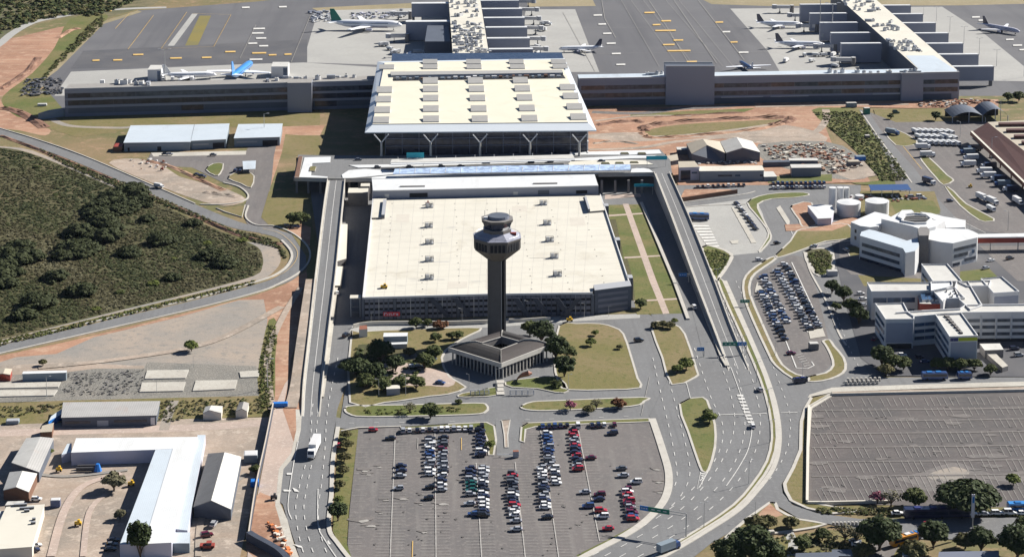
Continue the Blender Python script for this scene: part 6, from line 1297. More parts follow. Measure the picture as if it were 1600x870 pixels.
undergrowth('roadside_scrub', [(-20, 536), (100, 510), (200, 486), (300, 462), (398, 438), (400, 443), (300, 467), (200, 491), (100, 516), (-20, 544)], 500, r2, ['leaf_olive', 'leaf_mid', 'leaf_light'], 'thin green brush between the track and the road', 'brush', (.4, .9), 12, .32)
undergrowth('green_bank_scrub', [(1272, 176), (1340, 174), (1352, 190), (1372, 215), (1400, 250), (1420, 282), (1378, 283), (1362, 262), (1345, 240), (1325, 222), (1297, 200)], 900, r2, ['leaf_mid', 'leaf_light', 'leaf_olive', 'leaf_mid'], 'bright green brush on the bank beside the cargo road', 'brush', (.5, 1.5), 14, .4)
undergrowth('bed_shrubs', [(1262, 398), (1282, 392), (1298, 397), (1298, 424), (1280, 430), (1270, 418)], 200, r2, ['leaf_mid', 'leaf_light', 'leaf_olive'], 'dense yellow green shrubs in the kerbed bed above the staff road', 'shrubs', (.6, 1.4), 26, .3, .5)
undergrowth('bed_shrubs', [(1098, 391), (1120, 391), (1140, 400), (1137, 410), (1122, 430), (1117, 430)], 260, r2, ['leaf_light', 'leaf_mid'], 'bright green plants in the kerbed bed below the striped crossing', 'shrubs', (.4, .9), 20, .25, .5)
undergrowth('weeds', [(420, 505), (432, 510), (428, 560), (426, 638), (407, 636), (404, 590), (412, 545)], 300, r2, ['leaf_light', 'leaf_mid', 'leaf_olive'], 'light green weeds on the strip between the bare lot and the ramp wall', 'weeds', (.3, 1.0), 12, .3)
undergrowth('garden_undergrowth', [(555, 545), (600, 552), (660, 570), (655, 590), (630, 602), (560, 606)], 160, r2, ['leaf_dark', 'leaf_mid'], 'dark low growth beneath the garden trees', 'undergrowth', (.8, 1.6), 26, .35, .5)
undergrowth('weeds', [(-10, 634), (100, 630), (420, 622), (425, 645), (300, 650), (260, 660), (90, 640), (-10, 655)], 500, r2, ['leaf_olive', 'leaf_grey', 'leaf_mid'], 'patchy dry weeds along the lane above the sheds', 'weeds', (.3, .9), 10, .3)
undergrowth('far_scrub', [(-20, -20), (270, -20), (200, 6), (150, 26), (110, 22), (50, 34), (-20, 60)], 900, r2, ['leaf_dark', 'leaf_olive', 'leaf_mid'], 'distant dark scrub beyond the perimeter road in the far corner', 'scrub', (1.5, 4), 14, 1.0)
undergrowth('weeds', [(1120, 850), (1200, 836), (1300, 832), (1360, 850), (1300, 870), (1120, 880)], 260, r2, ['leaf_olive', 'leaf_mid', 'leaf_grey'], 'rough low weeds below the traffic island', 'weeds', (.4, 1.1), 14, .3)
undergrowth('weeds', [(1275, 793), (1440, 796), (1600, 798), (1600, 806), (1400, 804), (1280, 801)], 260, r2, ['leaf_olive', 'leaf_mid'], 'low growth along the verge under the big car park', 'weeds', (.4, 1.2), 14, .3)
undergrowth('weeds', [(60, 130), (110, 70), (150, 30), (162, 24), (160, 40), (120, 76), (78, 114), (66, 130)], 260, r2, ['leaf_mid', 'leaf_olive'], 'green growth on the bank between red earth and apron', 'weeds', (.6, 1.8), 12, .5)
undergrowth('median_hedge', [(560, 641), (600, 638), (650, 640), (700, 636), (745, 638), (700, 644), (600, 648), (565, 646)], 60, r2, ['leaf_mid', 'leaf_light', 'leaf_olive'], 'low clipped growth along the west median', 'hedge', (.4, .9), 20, .25, .5)
# rocks, rubble
def rubble(name, poly, n, rng, mats, label, cat, s=(.3, 1.3), z=.4):
    m = MB()
    for x, y in scatter(poly, n, rng):
        p = P(x, y, z); a = rng.uniform(*s); m.box((p.x, p.y, z), (a * rng.uniform(.6, 2.2), a, a * rng.uniform(.3, .8)), rng.choice(mats), rng.uniform(0, 3))
    return m.build(name, kind='stuff', label=label, cat=cat)
rubble('building_debris', [(1190, 228), (1285, 224), (1330, 240), (1350, 262), (1300, 272), (1210, 250)], 420, r2, ['red_dirt', 'roof_tan', 'fascia_brown', 'tan_dirt', 'concrete_dark', 'concrete', 'red_dirt_dark', 'wall_cream'], 'scattered building debris and materials right of the twin hangars', 'debris', (.5, 1.8))
rubble('building_debris', [(1085, 257), (1188, 256), (1188, 252), (1090, 252)], 60, r2, ['wall_white', 'steel', 'concrete'], 'pale clutter between the twin hangars and the long building', 'debris', (.6, 1.3))
rubble('rubble', [(105, 583), (225, 577), (222, 615), (100, 618)], 300, r2, ['concrete_dark', 'rubble_ground'], 'grey rubble left of the concrete slabs', 'rubble', (.2, .7))
rubble('rubble', [(40, 125), (95, 122), (98, 146), (30, 152)], 240, r2, ['hoarding_dark', 'pole_dark', 'concrete_dark'], 'dark scattered equipment at the west corner of the apron', 'debris', (.6, 1.8))
rubble('site_clutter', [(417, 815), (440, 825), (455, 866), (440, 870)], 46, r2, ['orange_mesh', 'wall_cream', 'fascia_brown'], 'orange and cream worksite clutter beside the avenue', 'debris', (.4, 1.3))
rubble('site_clutter', [(1290, 310), (1345, 306), (1440, 305), (1450, 312), (1350, 318)], 60, r2, ['wall_white', 'concrete', 'fascia_brown', 'panel_dark'], 'stored materials around the blue roofed shelter', 'debris', (.5, 1.5))
rubble('litter', [(90, 655), (250, 652), (250, 657), (90, 660)], 30, r2, ['wall_white', 'panel_dark', 'wall_grey'], 'small items lined along the ribbed roof shed', 'debris', (.5, 1.2))
rubble('site_clutter', [(1435, 160), (1500, 156), (1555, 158), (1500, 166), (1440, 168)], 150, r2, ['brown_wall', 'fascia_brown', 'red_dirt', 'concrete'], 'reddish worksite clutter below the east pier', 'debris', (.5, 1.6))
rubble('site_clutter', [(205, 248), (260, 250), (262, 262), (205, 266)], 26, r2, ['wall_white', 'concrete', 'fascia_brown'], 'pale debris on the earth beside the forecourt', 'debris', (.4, 1.2))
rubble('site_clutter', [(480, 20), (515, 17), (520, 32), (488, 36)], 60, r2, ['wall_white', 'steel', 'panel_dark'], 'white ground service clutter at the corner of the concrete apron', 'debris', (.8, 2.4))
rubble('site_clutter', [(540, 22), (632, 16), (634, 28), (545, 30)], 90, r2, ['steel', 'panel_dark', 'wall_lilac', 'pole_grey'], 'grey baggage containers behind the large airliner', 'debris', (.8, 2.4))
# ================================================================ VEHICLES
def mk_car(kind, colr):
    Lh, W_, H_, hood, cab0, cab1, belt = {'hatch': (3.9, 1.7, 1.5, .9, .72, .02, .88), 'sedan': (4.4, 1.75, 1.43, .95, .68, .22, .90), 'suv': (4.6, 1.85, 1.75, 1.05, .72, .0, 1.05), 'van': (5.0, 1.95, 2.2, 1.2, .85, 0, 1.2)}[kind]
    body = 'car_' + colr
    def f():
        t_ = thing({'hatch': 'car', 'sedan': 'car', 'suv': 'car', 'van': 'van'}[kind], (0, 0, 0), 'x', 'van' if kind == 'van' else 'car'); h = Lh / 2; w2 = W_ / 2
        prof = [(-h, .35), (-h + .08, .3), (h - .08, .3), (h, .4), (h - .02, .62), (h - .12, .72), (h * .42, belt), (-h * .78 if kind == 'sedan' else -h + .1, belt), (-h + .04, belt - .1)]
        m = MB(); n = len(prof)
        vs = [(x, -w2 * (1 if z < .8 else .95), z) for x, z in prof] + [(x, w2 * (1 if z < .8 else .95), z) for x, z in prof]
        m.add(vs, [(i, (i + 1) % n, n + (i + 1) % n, n + i)[::-1] for i in range(n)] + [tuple(range(n)), tuple(reversed(range(n, 2 * n)))], body)
        x0 = -h + .12 + cab1 * 1.9; x1 = h * .44; rx0 = x0 + (.18 if kind != 'sedan' else .45); rx1 = x1 - cab0 * .75; ry = w2 * .78
        top = [(rx0, -ry, H_), (rx1, -ry, H_), (rx1, ry, H_), (rx0, ry, H_)]; b4 = [(x0, -w2 * .93, belt), (x1, -w2 * .93, belt), (x1, w2 * .93, belt), (x0, w2 * .93, belt)]
        m.add([(a, b_, c_ - .06) for a, b_, c_ in top] + [(a * .97, b_ * .95, c_) for a, b_, c_ in top], [(4, 5, 6, 7), (0, 1, 5, 4), (1, 2, 6, 5), (2, 3, 7, 6), (3, 0, 4, 7)], body)
        for sx in (.0,):  # pillars
            for (xb, xt) in ((x0 + (x1 - x0) * .45, rx0 + (rx1 - rx0) * .45),):
                for s_ in (-1, 1): m.add([(xb - .06, s_ * w2 * .94, belt), (xb + .06, s_ * w2 * .94, belt), (xt + .06, s_ * (ry + .01), H_ - .05), (xt - .06, s_ * (ry + .01), H_ - .05)], [(0, 1, 2, 3) if s_ < 0 else (3, 2, 1, 0)], body)
        m.build('body', t_)
        g = MB(); g.add(b4 + [(a, b_, c_ - .04) for a, b_, c_ in top], [(0, 1, 5, 4), (1, 2, 6, 5), (2, 3, 7, 6), (3, 0, 4, 7), (4, 5, 6, 7)], 'glass_dark'); g.build('window', t_)
        for sx in (-.62, .62):
            for sy in (-1, 1):
                w_ = MB(); y0 = sy * (w2 - .1); ring = [(sx * h + .31 * math.cos(k * .785), y0 - .11, .31 + .31 * math.sin(k * .785)) for k in range(8)] + [(sx * h + .31 * math.cos(k * .785), y0 + .11, .31 + .31 * math.sin(k * .785)) for k in range(8)]
                w_.add(ring, [(k, (k + 1) % 8, 8 + (k + 1) % 8, 8 + k) for k in range(8)] + [tuple(reversed(range(8))), tuple(range(8, 16))], 'tyre'); w_.build('wheel', t_)
        for sx, mt in ((1, 'wall_white'), (-1, 'sign_red')):
            for sy in (-1, 1): MB().box((sx * (h - .03), sy * w2 * .7, .58), (.08, .35, .14), mt).build('headlight' if sx > 0 else 'tail_light', t_)
        return t_
    return Kind(f)
CARS = {}
WORD = {'white': 'white', 'silver': 'silver', 'black': 'black', 'grey': 'dark grey', 'blue': 'blue', 'red': 'red', 'navy': 'navy', 'green': 'dark green', 'wine': 'wine red', 'beige': 'beige', 'orange': 'orange', 'skyblue': 'bright blue'}
KW = {'hatch': 'hatchback', 'sedan': 'sedan', 'suv': 'estate car', 'van': 'van'}
def car(x, y, rz, colr, kind, where, grp=None, z=GL, sc=None):
    k = (kind, colr)
    if k not in CARS: CARS[k] = mk_car(kind, colr)
    return CARS[k].put(P(x, y, z), rz, '%s %s, %s' % (WORD[colr], KW[kind], where), grp, sc)
rc = random.Random(11)
PAL = ['white', 'silver', 'black', 'grey', 'silver', 'white', 'navy', 'blue', 'black', 'silver', 'grey', 'white']
def stack(x0, y0, x1, y1, n, name, grp, pal=PAL, rz=0.0, skip=.0):
    k = 0
    for i in range(n):
        if rc.random() < skip: continue
        t_ = i / max(1, n - 1); a = rz + (math.pi if rc.random() < .4 else 0) + rc.uniform(-.04, .04)
        car(x0 + (x1 - x0) * t_ + rc.uniform(-.8, .8), y0 + (y1 - y0) * t_, a, rc.choice(pal), rc.choice(['hatch', 'sedan', 'hatch', 'suv']), '%s in %s' % (ORD[k] if k < 25 else 'last', name), grp); k += 1
G1 = 'cars in the central car park'
RED = ['red', 'wine', 'navy', 'red', 'wine', 'silver']
stack(672, 686, 672, 742, 11, 'the stack left of the west spine', G1); stack(692, 685, 692, 744, 11, 'the stack right of the west spine', G1, PAL + ['wine'])
stack(690.5, 752, 690.5, 766, 3, 'the short stack below the west spine', G1)
stack(750.5, 674, 751.5, 712, 8, 'the stack beside the median palm', G1, ['white', 'navy', 'navy', 'black', 'silver', 'navy'])
stack(735, 733, 736, 773, 8, 'the stack left of the middle spine', G1, ['navy', 'green', 'black', 'silver', 'navy', 'grey']); stack(755, 732, 756, 806, 14, 'the stack right of the middle spine', G1, ['black', 'grey', 'silver', 'white', 'navy', 'white'])
stack(800, 740, 804.5, 806, 14, 'the stack in the middle of the lot', G1, PAL + ['wine', 'navy', 'red']); stack(855, 678, 859, 727, 10, 'the upper stack of the east middle pair', G1, ['silver', 'blue', 'silver', 'white', 'grey', 'navy'])
stack(847, 732, 852, 794, 13, 'the lower left stack of the east middle pair', G1); stack(866, 733, 869, 756, 5, 'the short right stack of the east middle pair', G1, ['white', 'navy', 'white', 'black'])
stack(896, 677, 903, 734, 12, 'the stack under the top right row', G1, ['black', 'silver', 'blue', 'silver', 'navy', 'red', 'red', 'blue']); stack(979, 765, 989, 812, 11, 'the eastern stack by the sign gantry', G1, RED + ['silver', 'white', 'blue', 'red'])
for x, y, c_, k_, w_ in [(583, 673, 'red', 'hatch', 'alone at the top left corner of the central lot'), (610, 686, 'black', 'sedan', 'alone below the top left of the central lot'), (627, 729, 'navy', 'sedan', 'top one of the lone trio in the left part'), (627, 736.5, 'navy', 'sedan', 'middle one of the lone trio in the left part'), (626, 744.5, 'silver', 'sedan', 'bottom one of the lone trio in the left part'), (623, 764, 'silver', 'hatch', 'alone below the trio in the left part'),
                         (672, 762, 'black', 'hatch', 'beside the short stack, upper black one'), (670, 779, 'black', 'hatch', 'alone in the open asphalt, lower black one'), (734, 788, 'silver', 'sedan', 'upper lone one left of the middle spine'), (740, 804, 'blue', 'sedan', 'lower lone one left of the middle spine'), (806, 815, 'silver', 'sedan', 'just below the middle stack'), (807, 828, 'silver', 'sedan', 'lowest one below the middle stack'),
                         (855, 809, 'black', 'sedan', 'alone below the east middle pair'), (923, 716.5, 'wine', 'sedan', 'sticking out right of the top right stack'), (957, 678, 'navy', 'suv', 'alone in the top right part of the lot'), (971, 733, 'grey', 'sedan', 'upper one of the loose group near the east kerb'), (974, 744, 'silver', 'sedan', 'middle one of the loose group near the east kerb'), (994, 754, 'white', 'suv', 'right one of the loose group near the east kerb'),
                         (914, 770, 'silver', 'sedan', 'left of the wine red pair in the east part'), (937, 774, 'wine', 'suv', 'upper one of the pair in the east part'), (936, 781, 'navy', 'sedan', 'lower one of the pair in the east part'), (919, 792, 'blue', 'suv', 'alone left of the lower red pair'), (939, 799, 'red', 'suv', 'upper one of the lower pair in the east part'), (942, 808, 'white', 'suv', 'lower one of the lower pair in the east part'), (950, 827, 'red', 'sedan', 'lowest car of the lot near the gantry shadow')]:
    car(x, y, rc.uniform(-.05, .05) + (math.pi if rc.random() < .5 else 0), c_, k_, w_, G1)
for i, x in enumerate([630, 640, 652, 661, 671, 680, 690, 699, 709, 717, 727, 736]): car(x, 674 - i * .35, R(90), rc.choice(['black', 'white', 'navy', 'silver', 'black', 'white']), rc.choice(['hatch', 'sedan', 'suv']), '%s from the left in the top row of the west half' % ORD[i], 'cars in the top row of the car park')
for i, x in enumerate([848, 858, 867, 876, 886, 925, 935, 944, 960]): car(x, 667 - i * .3, R(90), rc.choice(['navy', 'black', 'blue', 'white', 'wine'] if x != 960 else ['wine']), rc.choice(['hatch', 'sedan', 'suv']), '%s from the left in the top row of the east half' % ORD[i], 'cars in the top row of the car park')
car(753, 667, R(90), 'black', 'suv', 'on the grass corner by the central stub'); car(903, 667, R(90), 'white', 'van', 'parked in the top row of the east half')
G2 = 'cars in the kerbed east lot'; P2L = ['silver', 'white', 'navy', 'black', 'blue', 'white', 'silver', 'grey']
stack(1189, 457, 1213, 508, 13, 'the outer west line of the kerbed lot', G2, P2L, .06); stack(1216, 514, 1225, 531, 4, 'the short tail of the outer west line', G2, ['black', 'navy'], .15); stack(1193, 434, 1229, 504, 16, 'the inner west line of the kerbed lot', G2, ['silver', 'white', 'blue', 'navy', 'silver', 'grey'], .06)
stack(1214, 425, 1265, 515, 20, 'the inner east line of the kerbed lot', G2, P2L, .06); stack(1226, 414, 1279, 512, 22, 'the outer east line of the kerbed lot', G2, P2L + ['black'], .06)
car(1236, 553, .1, 'wine', 'sedan', 'alone in the empty south end of the kerbed lot', G2)
for i in range(8): car(1151 + i * 4.2, 319 + i * 5.6, R(-62), rc.choice(['navy', 'white', 'navy', 'black']), 'sedan', '%s from the top in the taxi rank' % ORD[i], 'cars in the taxi rank')
for i in range(10): car(1090 + i * 8, 293 - i * .3, R(88), rc.choice(['black', 'navy', 'white', 'grey', 'wine']), rc.choice(['hatch', 'suv']), '%s from the left in the row before the long slate building' % ORD[i], 'cars before the long slate building')
for r_ in range(2):
    for i in range(12): car(1208 + i * 7.2, 288 + r_ * 6.5 - i * .1, R(90), rc.choice(['white', 'silver', 'navy', 'white'] if r_ else ['black', 'navy', 'grey', 'blue']), rc.choice(['hatch', 'suv']), '%s from the left of the %s row by the stepped box' % (ORD[i], ['back', 'front'][r_]), 'cars in the double row')
for x, y, rz, c_, k_, w_, z_ in [(1084, 481, R(100), 'white', 'suv', 'driving on the avenue left of the entry ramp', GL), (1187, 610, R(105), 'silver', 'hatch', 'driving on the avenue beside the narrow strip', GL), (1176, 667, R(95), 'white', 'hatch', 'driving under the striped zone of the avenue', GL), (1272, 386, R(150), 'silver', 'hatch', 'turning at the head of the kerbed lot', GL),
                               (998, 533, R(15), 'black', 'suv', 'on the inner road beside the east lawn', GL), (1214, 381, R(20), 'black', 'hatch', 'standing on the road by the pump building', GL), (1186, 407, R(10), 'white', 'hatch', 'at the junction above the kerbed lot', GL), (688, 599, R(-20), 'blue', 'sedan', 'parked on the lawn drive', .55), (645, 574, R(10), 'white', 'hatch', 'left one of two in the shaded garden drive', .55),
                               (655, 574, R(10), 'black', 'hatch', 'right one of two in the shaded garden drive', .55), (676, 562, 0, 'silver', 'hatch', 'in the shade beside the pavilion', GL), (530, 697, R(90), 'red', 'hatch', 'half hidden by the verge trees', GL), (527, 459, R(95), 'white', 'sedan', 'driving on the sunlit lane left of the garage', GL), (541, 525, R(60), 'black', 'suv', 'turning beside the white gatehouse', GL),
                               (308, 274, R(-25), 'navy', 'sedan', 'left one parked below the small forecourt', GL), (317, 277, R(-25), 'navy', 'suv', 'right one parked below the small forecourt', GL), (258, 242, 0, 'black', 'sedan', 'before the white trio of warehouses', GL), (265, 242, 0, 'silver', 'sedan', 'before the white trio of warehouses, right one', GL), (333, 243, 0, 'grey', 'sedan', 'by the middle warehouse door', GL),
                               (368, 268, R(80), 'navy', 'suv', 'left one beside the small white canopy', GL), (376, 269, R(80), 'navy', 'suv', 'right one beside the small white canopy', GL), (450, 355, R(5), 'black', 'suv', 'under the dark trees at the bend', GL), (462, 356, R(5), 'navy', 'sedan', 'in the shade near the bend trees', GL), (1322, 392, R(120), 'silver', 'hatch', 'in the shade left of the round office', GL),
                               (1484, 315, R(10), 'navy', 'hatch', 'driving on the cargo road', GL), (1345, 460, R(10), 'white', 'hatch', 'upper one beside the white complex', GL), (1348, 468, R(10), 'white', 'sedan', 'middle one beside the white complex', GL), (1350, 478, R(10), 'silver', 'sedan', 'lower one beside the white complex', GL), (1366, 531, R(60), 'wine', 'sedan', 'in the shade left of the front wing', GL),
                               (1410, 556, 0, 'white', 'hatch', 'in the deep shade of the front wing', GL), (1437, 559, 0, 'navy', 'hatch', 'in the shade between two wings', GL), (1445, 566, R(10), 'blue', 'sedan', 'left of the lime sign wing', GL), (1452, 822, R(5), 'red', 'suv', 'bright one driving past the long dark bus', GL), (1402, 803, 0, 'white', 'sedan', 'parked left of the long dark bus', GL),
                               (1518, 804, 0, 'white', 'sedan', 'first right of the long dark bus', GL), (1538, 804, 0, 'silver', 'sedan', 'second right of the long dark bus', GL), (1558, 803, 0, 'white', 'suv', 'third right of the long dark bus', GL), (1578, 803, 0, 'white', 'van', 'fourth right of the long dark bus', GL), (1597, 803, 0, 'white', 'sedan', 'fifth right of the long dark bus', GL),
                               (1336, 847, R(-10), 'grey', 'sedan', 'under the leafless trees at the bottom, upper one', GL), (1340, 852, R(-10), 'white', 'sedan', 'under the leafless trees at the bottom, lower one', GL), (55, 854, R(20), 'white', 'suv', 'upper one in the yard below the cream flat roof', GL), (52, 861, R(20), 'navy', 'suv', 'lower one in the yard below the cream flat roof', GL), (57, 781, 0, 'white', 'hatch', 'beside the red fronted shed', GL),
                               (177, 845, R(10), 'black', 'sedan', 'upper one of three by the white shed shadow', GL), (174, 852, R(10), 'grey', 'sedan', 'middle one of three by the white shed shadow', GL), (172, 859, R(10), 'black', 'sedan', 'lower one of three by the white shed shadow', GL), (334, 820, R(80), 'silver', 'suv', 'before the gabled shed door', GL), (323, 837, R(20), 'wine', 'suv', 'upper one of the red vehicles in the shed yard', GL),
                               (1540, 420, R(30), 'silver', 'sedan', 'in the small car park behind the white complex', GL), (1548, 408, R(30), 'white', 'sedan', 'in the car park behind the round office', GL), (1585, 546, R(10), 'navy', 'suv', 'upper one by the right edge below the complex', GL), (1592, 556, R(10), 'silver', 'suv', 'lower one by the right edge below the complex', GL), (1578, 405, R(30), 'black', 'suv', 'far one in the car park behind the round office', GL),
                               (1302, 322, R(10), 'silver', 'hatch', 'behind the pump building', GL), (1438, 309, R(5), 'white', 'van', 'beside the blue roofed shelter', GL), (1425, 310, R(5), 'silver', 'van', 'under the edge of the blue roofed shelter', GL), (1400, 177, R(5), 'green', 'van', 'parked on the grass strip by the cargo road', GL), (940, 253, 0, 'black', 'sedan', 'on the forecourt inner lane', 9.05), (720, 261, 0, 'black', 'sedan', 'on the forecourt beside the glass canopy', 9.05)]:
    car(x, y, rz, c_, k_, w_, None, z_)
for i, (x, y) in enumerate([(560, 250.5), (590, 262.5), (640, 262), (690, 261), (760, 256), (830, 255), (860, 254)]): car(x, y, 0, rc.choice(['white', 'grey', 'black']), rc.choice(['hatch', 'sedan']), '%s from the left on the forecourt lanes' % ORD[i], 'cars on the forecourt', 9.05)
# trucks and buses
def mk_truck(cabc, boxc, Lb=7.0, hb=2.6, wb=2.45, name='box_truck', cat='truck'):
    def f():
        t_ = thing(name, (0, 0, 0), 'x', cat)
        MB().box((-.9, 0, .9), (Lb, wb, hb), boxc).build('cargo_box', t_)
        c0 = -.9 + Lb / 2 + .15; m = MB(); pr = [(c0, .6), (c0 + 2, .6), (c0 + 2.05, 1.4), (c0 + 1.75, 2.5), (c0, 2.6)]; n = 5; w2 = 1.15
        m.add([(x, -w2, z) for x, z in pr] + [(x, w2, z) for x, z in pr], [(i, (i + 1) % n, n + (i + 1) % n, n + i)[::-1] for i in range(n)] + [tuple(range(n)), tuple(reversed(range(n, 2 * n)))], cabc); m.build('cab', t_)
        m = MB(); m.add([(c0 + 2.07, -1.0, 1.5), (c0 + 2.07, 1.0, 1.5), (c0 + 1.80, 1.0, 2.35), (c0 + 1.80, -1.0, 2.35)], [(0, 1, 2, 3)], 'glass_dark'); m.build('windscreen', t_)
        MB().box((0, 0, .55), (Lb + 1, .9, .35), 'pole_dark').build('chassis', t_)
        for x in (-Lb / 2 + .6, -Lb / 2 + 1.9, c0 + 1.1):
            for sy in (-1, 1): w_ = MB(); w_.tube([(x, sy * 1.2, .5), (x, sy * .85, .5)], .5, 'tyre', 10); w_.build('wheel', t_)
        return t_
    return Kind(f)
def mk_bus(c_, Lb=12, strip=None, h=3.1):
    def f():
        t_ = thing('bus', (0, 0, 0), 'x', 'bus'); m = MB(); pr = [(-Lb / 2, .4), (Lb / 2, .4), (Lb / 2, 1.4), (Lb / 2 - .35, h - .1), (Lb / 2 - .7, h), (-Lb / 2 + .3, h), (-Lb / 2, h - .3)]; n = 7; w2 = 1.25
        m.add([(x, -w2, z) for x, z in pr] + [(x, w2, z) for x, z in pr], [(i, (i + 1) % n, n + (i + 1) % n, n + i)[::-1] for i in range(n)] + [tuple(range(n)), tuple(reversed(range(n, 2 * n)))], c_); m.build('body', t_)
        for sy in (-1, 1): MB().box((0, sy * 1.25, 1.5), (Lb - 1, .06, 1.0), 'glass_dark').build('window_band', t_)
        MB().box((Lb / 2 - .2, 0, 1.5), (.42, 2.2, 1.2), 'glass_dark').build('windscreen', t_)
        for x in (-Lb * .2, Lb * .15): MB().box((x, 0, h), (2.2, 1.6, .3), strip or 'wall_white').build('roof_unit', t_)
        for x in (-Lb * .3, Lb * .33):
            for sy in (-1, 1): w_ = MB(); w_.tube([(x, sy * 1.3, .5), (x, sy * .9, .5)], .5, 'tyre', 10); w_.build('wheel', t_)
        return t_
    return Kind(f)
TRW, TRB, TRG = mk_truck('car_white', 'wall_white'), mk_truck('car_blue', 'wall_bluegrey'), mk_truck('car_white', 'car_navy')
VW = mk_truck('car_white', 'roof_white', 4.2, 1.9, 2.1, 'delivery_van', 'van')
TRB.put(P(1044, 860, GL), R(36), 'blue and white box truck driving at the bottom of the avenue'); TRW.put(P(491, 706, GL), R(-97), 'white lorry with a long pale trailer driving down the west avenue', None, (1.55, 1.15, 1.35))
sc_ = mk_bus('car_navy', 10, 'paint_navy', 2.4); sc_.put(P(1250, 597, GL), R(12), 'dark purple low coach at the mouth of the kerbed lot', None, (.62, .8, .85))
BB = mk_bus('car_blue', 11, 'sign_blue'); BB.put(P(1092, 343, GL), R(-8), 'glossy blue bus beside the entry ramp', None, (1, 1.3, 1.1)); BB.put(P(1460, 592, GL), 0, 'blue bus with a white roof by the white complex, long one', None, (1, 1, 1)); BB.put(P(1507, 591, GL), 0, 'short blue bus right of the long one by the white complex', None, (.55, 1, .9))
BN = mk_bus('car_navy', 16, 'paint_navy', 3.2); BN.put(P(1447, 808, GL), 0, 'long dark navy bus in the street below the big car park, front one', None, (1, 1.2, 1.15)); BN.put(P(1482, 807, GL), R(180), 'dark navy bus right behind the long one in the street', None, (.9, 1.2, 1.1))
BS = mk_bus('car_skyblue', 12, 'sign_blue'); BS.put(P(1600, 797, GL), 0, 'bright blue bus cut by the right edge'); BO = mk_bus('car_orange', 11, 'wall_white'); BO.put(P(1412, 848, GL), R(28), 'red and white bus half hidden by the big round tree', None, (1, 1, .95)); BB.put(P(1428, 843, GL), R(25), 'short blue bus beside the red and white one', None, (.4, 1, .9))
TRW.put(P(248, 293, GL), R(-35), 'small white box truck on the perimeter road', None, .7)
MBc = thing('small_canopy', P(390, 262), 'little white flat canopy over the navy cars of the forecourt', 'canopy'); MB().prism(PP([(379, 252), (400, 251), (399, 264), (380, 265)], 3), 2.85, 3, 'wall_white', 'roof_blue_white').build('roof', MBc)
for x, y in ((381, 273), (398, 272)): p = P(x, y); MB().box((p.x, p.y + 1, 0), (.2, .2, 2.9), 'pole_grey').build('post', MBc)
cy = [(1512, 241, 5, 'TRB'), (1517, 250, 5, 'TRW'), (1513, 260, 0, 'BUSW'), (1545, 263, 5, 'TRG'), (1538, 271, 0, 'TRW'), (1544, 278, 0, 'TRW'), (1560, 283, 0, 'TRG'), (1566, 291, 0, 'TRB'), (1580, 299, 0, 'TRG'), (1534, 312, 110, 'TRW'), (1550, 318, 110, 'TRW'), (1548, 329, 110, 'VW'), (1590, 318, 100, 'TRW'), (1524, 205 + 30, 0, 'TRG')]
for i, (x, y, a, k_) in enumerate(cy): {'TRB': TRB, 'TRW': TRW, 'TRG': TRG, 'VW': VW, 'BUSW': TRW}[k_].put(P(x, y, GL), R(a + 180), 'truck at the maroon cargo terminal, %s from the north of the line' % ORD[i], 'trucks in the cargo yard')
for i in range(21):
    r_ = i // 7; c_ = i % 7; VW.put(P(1430 + c_ * 9 + r_ * 5, 208 + r_ * 8.5 + c_ * .3, GL), R(-62 if c_ > 3 else -66) + rc.uniform(-.08, .08), 'white van in the packed block by the cargo yard, %s row, place %s' % (ORD[r_], ORD[c_]), 'white vans packed north of the cargo yard')
TRW.put(P(1478, 218, GL), R(-60), 'white tipper truck at the right end of the packed vans'); TRB.put(P(1394, 210, GL), R(-45), 'dark blue truck on the bend of the cargo road'); TRG.put(P(1451, 287, GL), R(-60), 'dark tank truck driving down the cargo road'); TRW.put(P(1442, 233, GL), 0, 'grey flat truck below the packed vans'); TRW.put(P(1449, 245, GL), 0, 'grey flat truck at the tip of the green verge')
t = thing('tractor', P(145, 734), 'blue covered machine with dark arms in the dirt yard', 'machine'); p = P(153, 735, GL); MB().cyl(p, 1.6, .7, GL, 3.2, 'tarp_blue', 8).build('cover', t)
for dy in (0, 2.4): MB().box((p.x - 4.5, p.y + dy, GL), (7, .8, 1.4), 'pole_dark').build('frame', t)
for x, y, lb, w_, mt in ((92, 736, 'small yellow loader bucket at the top of the dirt yard', 2.2, 'machine_yellow'), (600, 450, 'orange roller machine on the cream garage roof', 3.2, 'machine_yellow'), (890, 502, 'yellow road grader on the road before the garage', 2.8, 'machine_yellow'), (205, 758, 'yellow digger arm against the white shed', 2.4, 'machine_yellow'), (122, 820, 'small yellow frame lying in the yard', 2.4, 'machine_yellow'), (324, 855, 'red flat machine at the bottom of the shed yard', 5, 'wall_red'), (1516, 293, 'yellow forklift in the cargo yard', 2, 'machine_yellow'), (253, 266, 'small red machine on the earth by the forecourt', 1.8, 'wall_red'), (668, 320, 'dark red box unit at the back of the garage roof', 2.2, 'wall_red'), (428, 779, 'dark roller machine on the pavement bend', 2.4, 'pole_dark')):
    z_ = GZ if (x, y) in ((600, 450), (668, 320)) else GL; p = P(x, y, z_); t = thing('machine', p, lb, 'machine')
    MB().box((p.x, p.y, z_ + .35), (w_, w_ * .5, .9), mt).build('body', t); MB().box((p.x + w_ * .12, p.y, z_ + 1.25), (w_ * .35, w_ * .42, .9), mt if w_ < 3 else 'glass_dark', 0, mt).build('cab', t)
    for sx in (-1, 1):
        for sy in (-1, 1): MB().tube([(p.x + sx * w_ * .35, p.y + sy * w_ * .27 - .1, z_ + .4), (p.x + sx * w_ * .35, p.y + sy * w_ * .27 + .1, z_ + .4)], .4, 'tyre', 8).build('wheel', t)
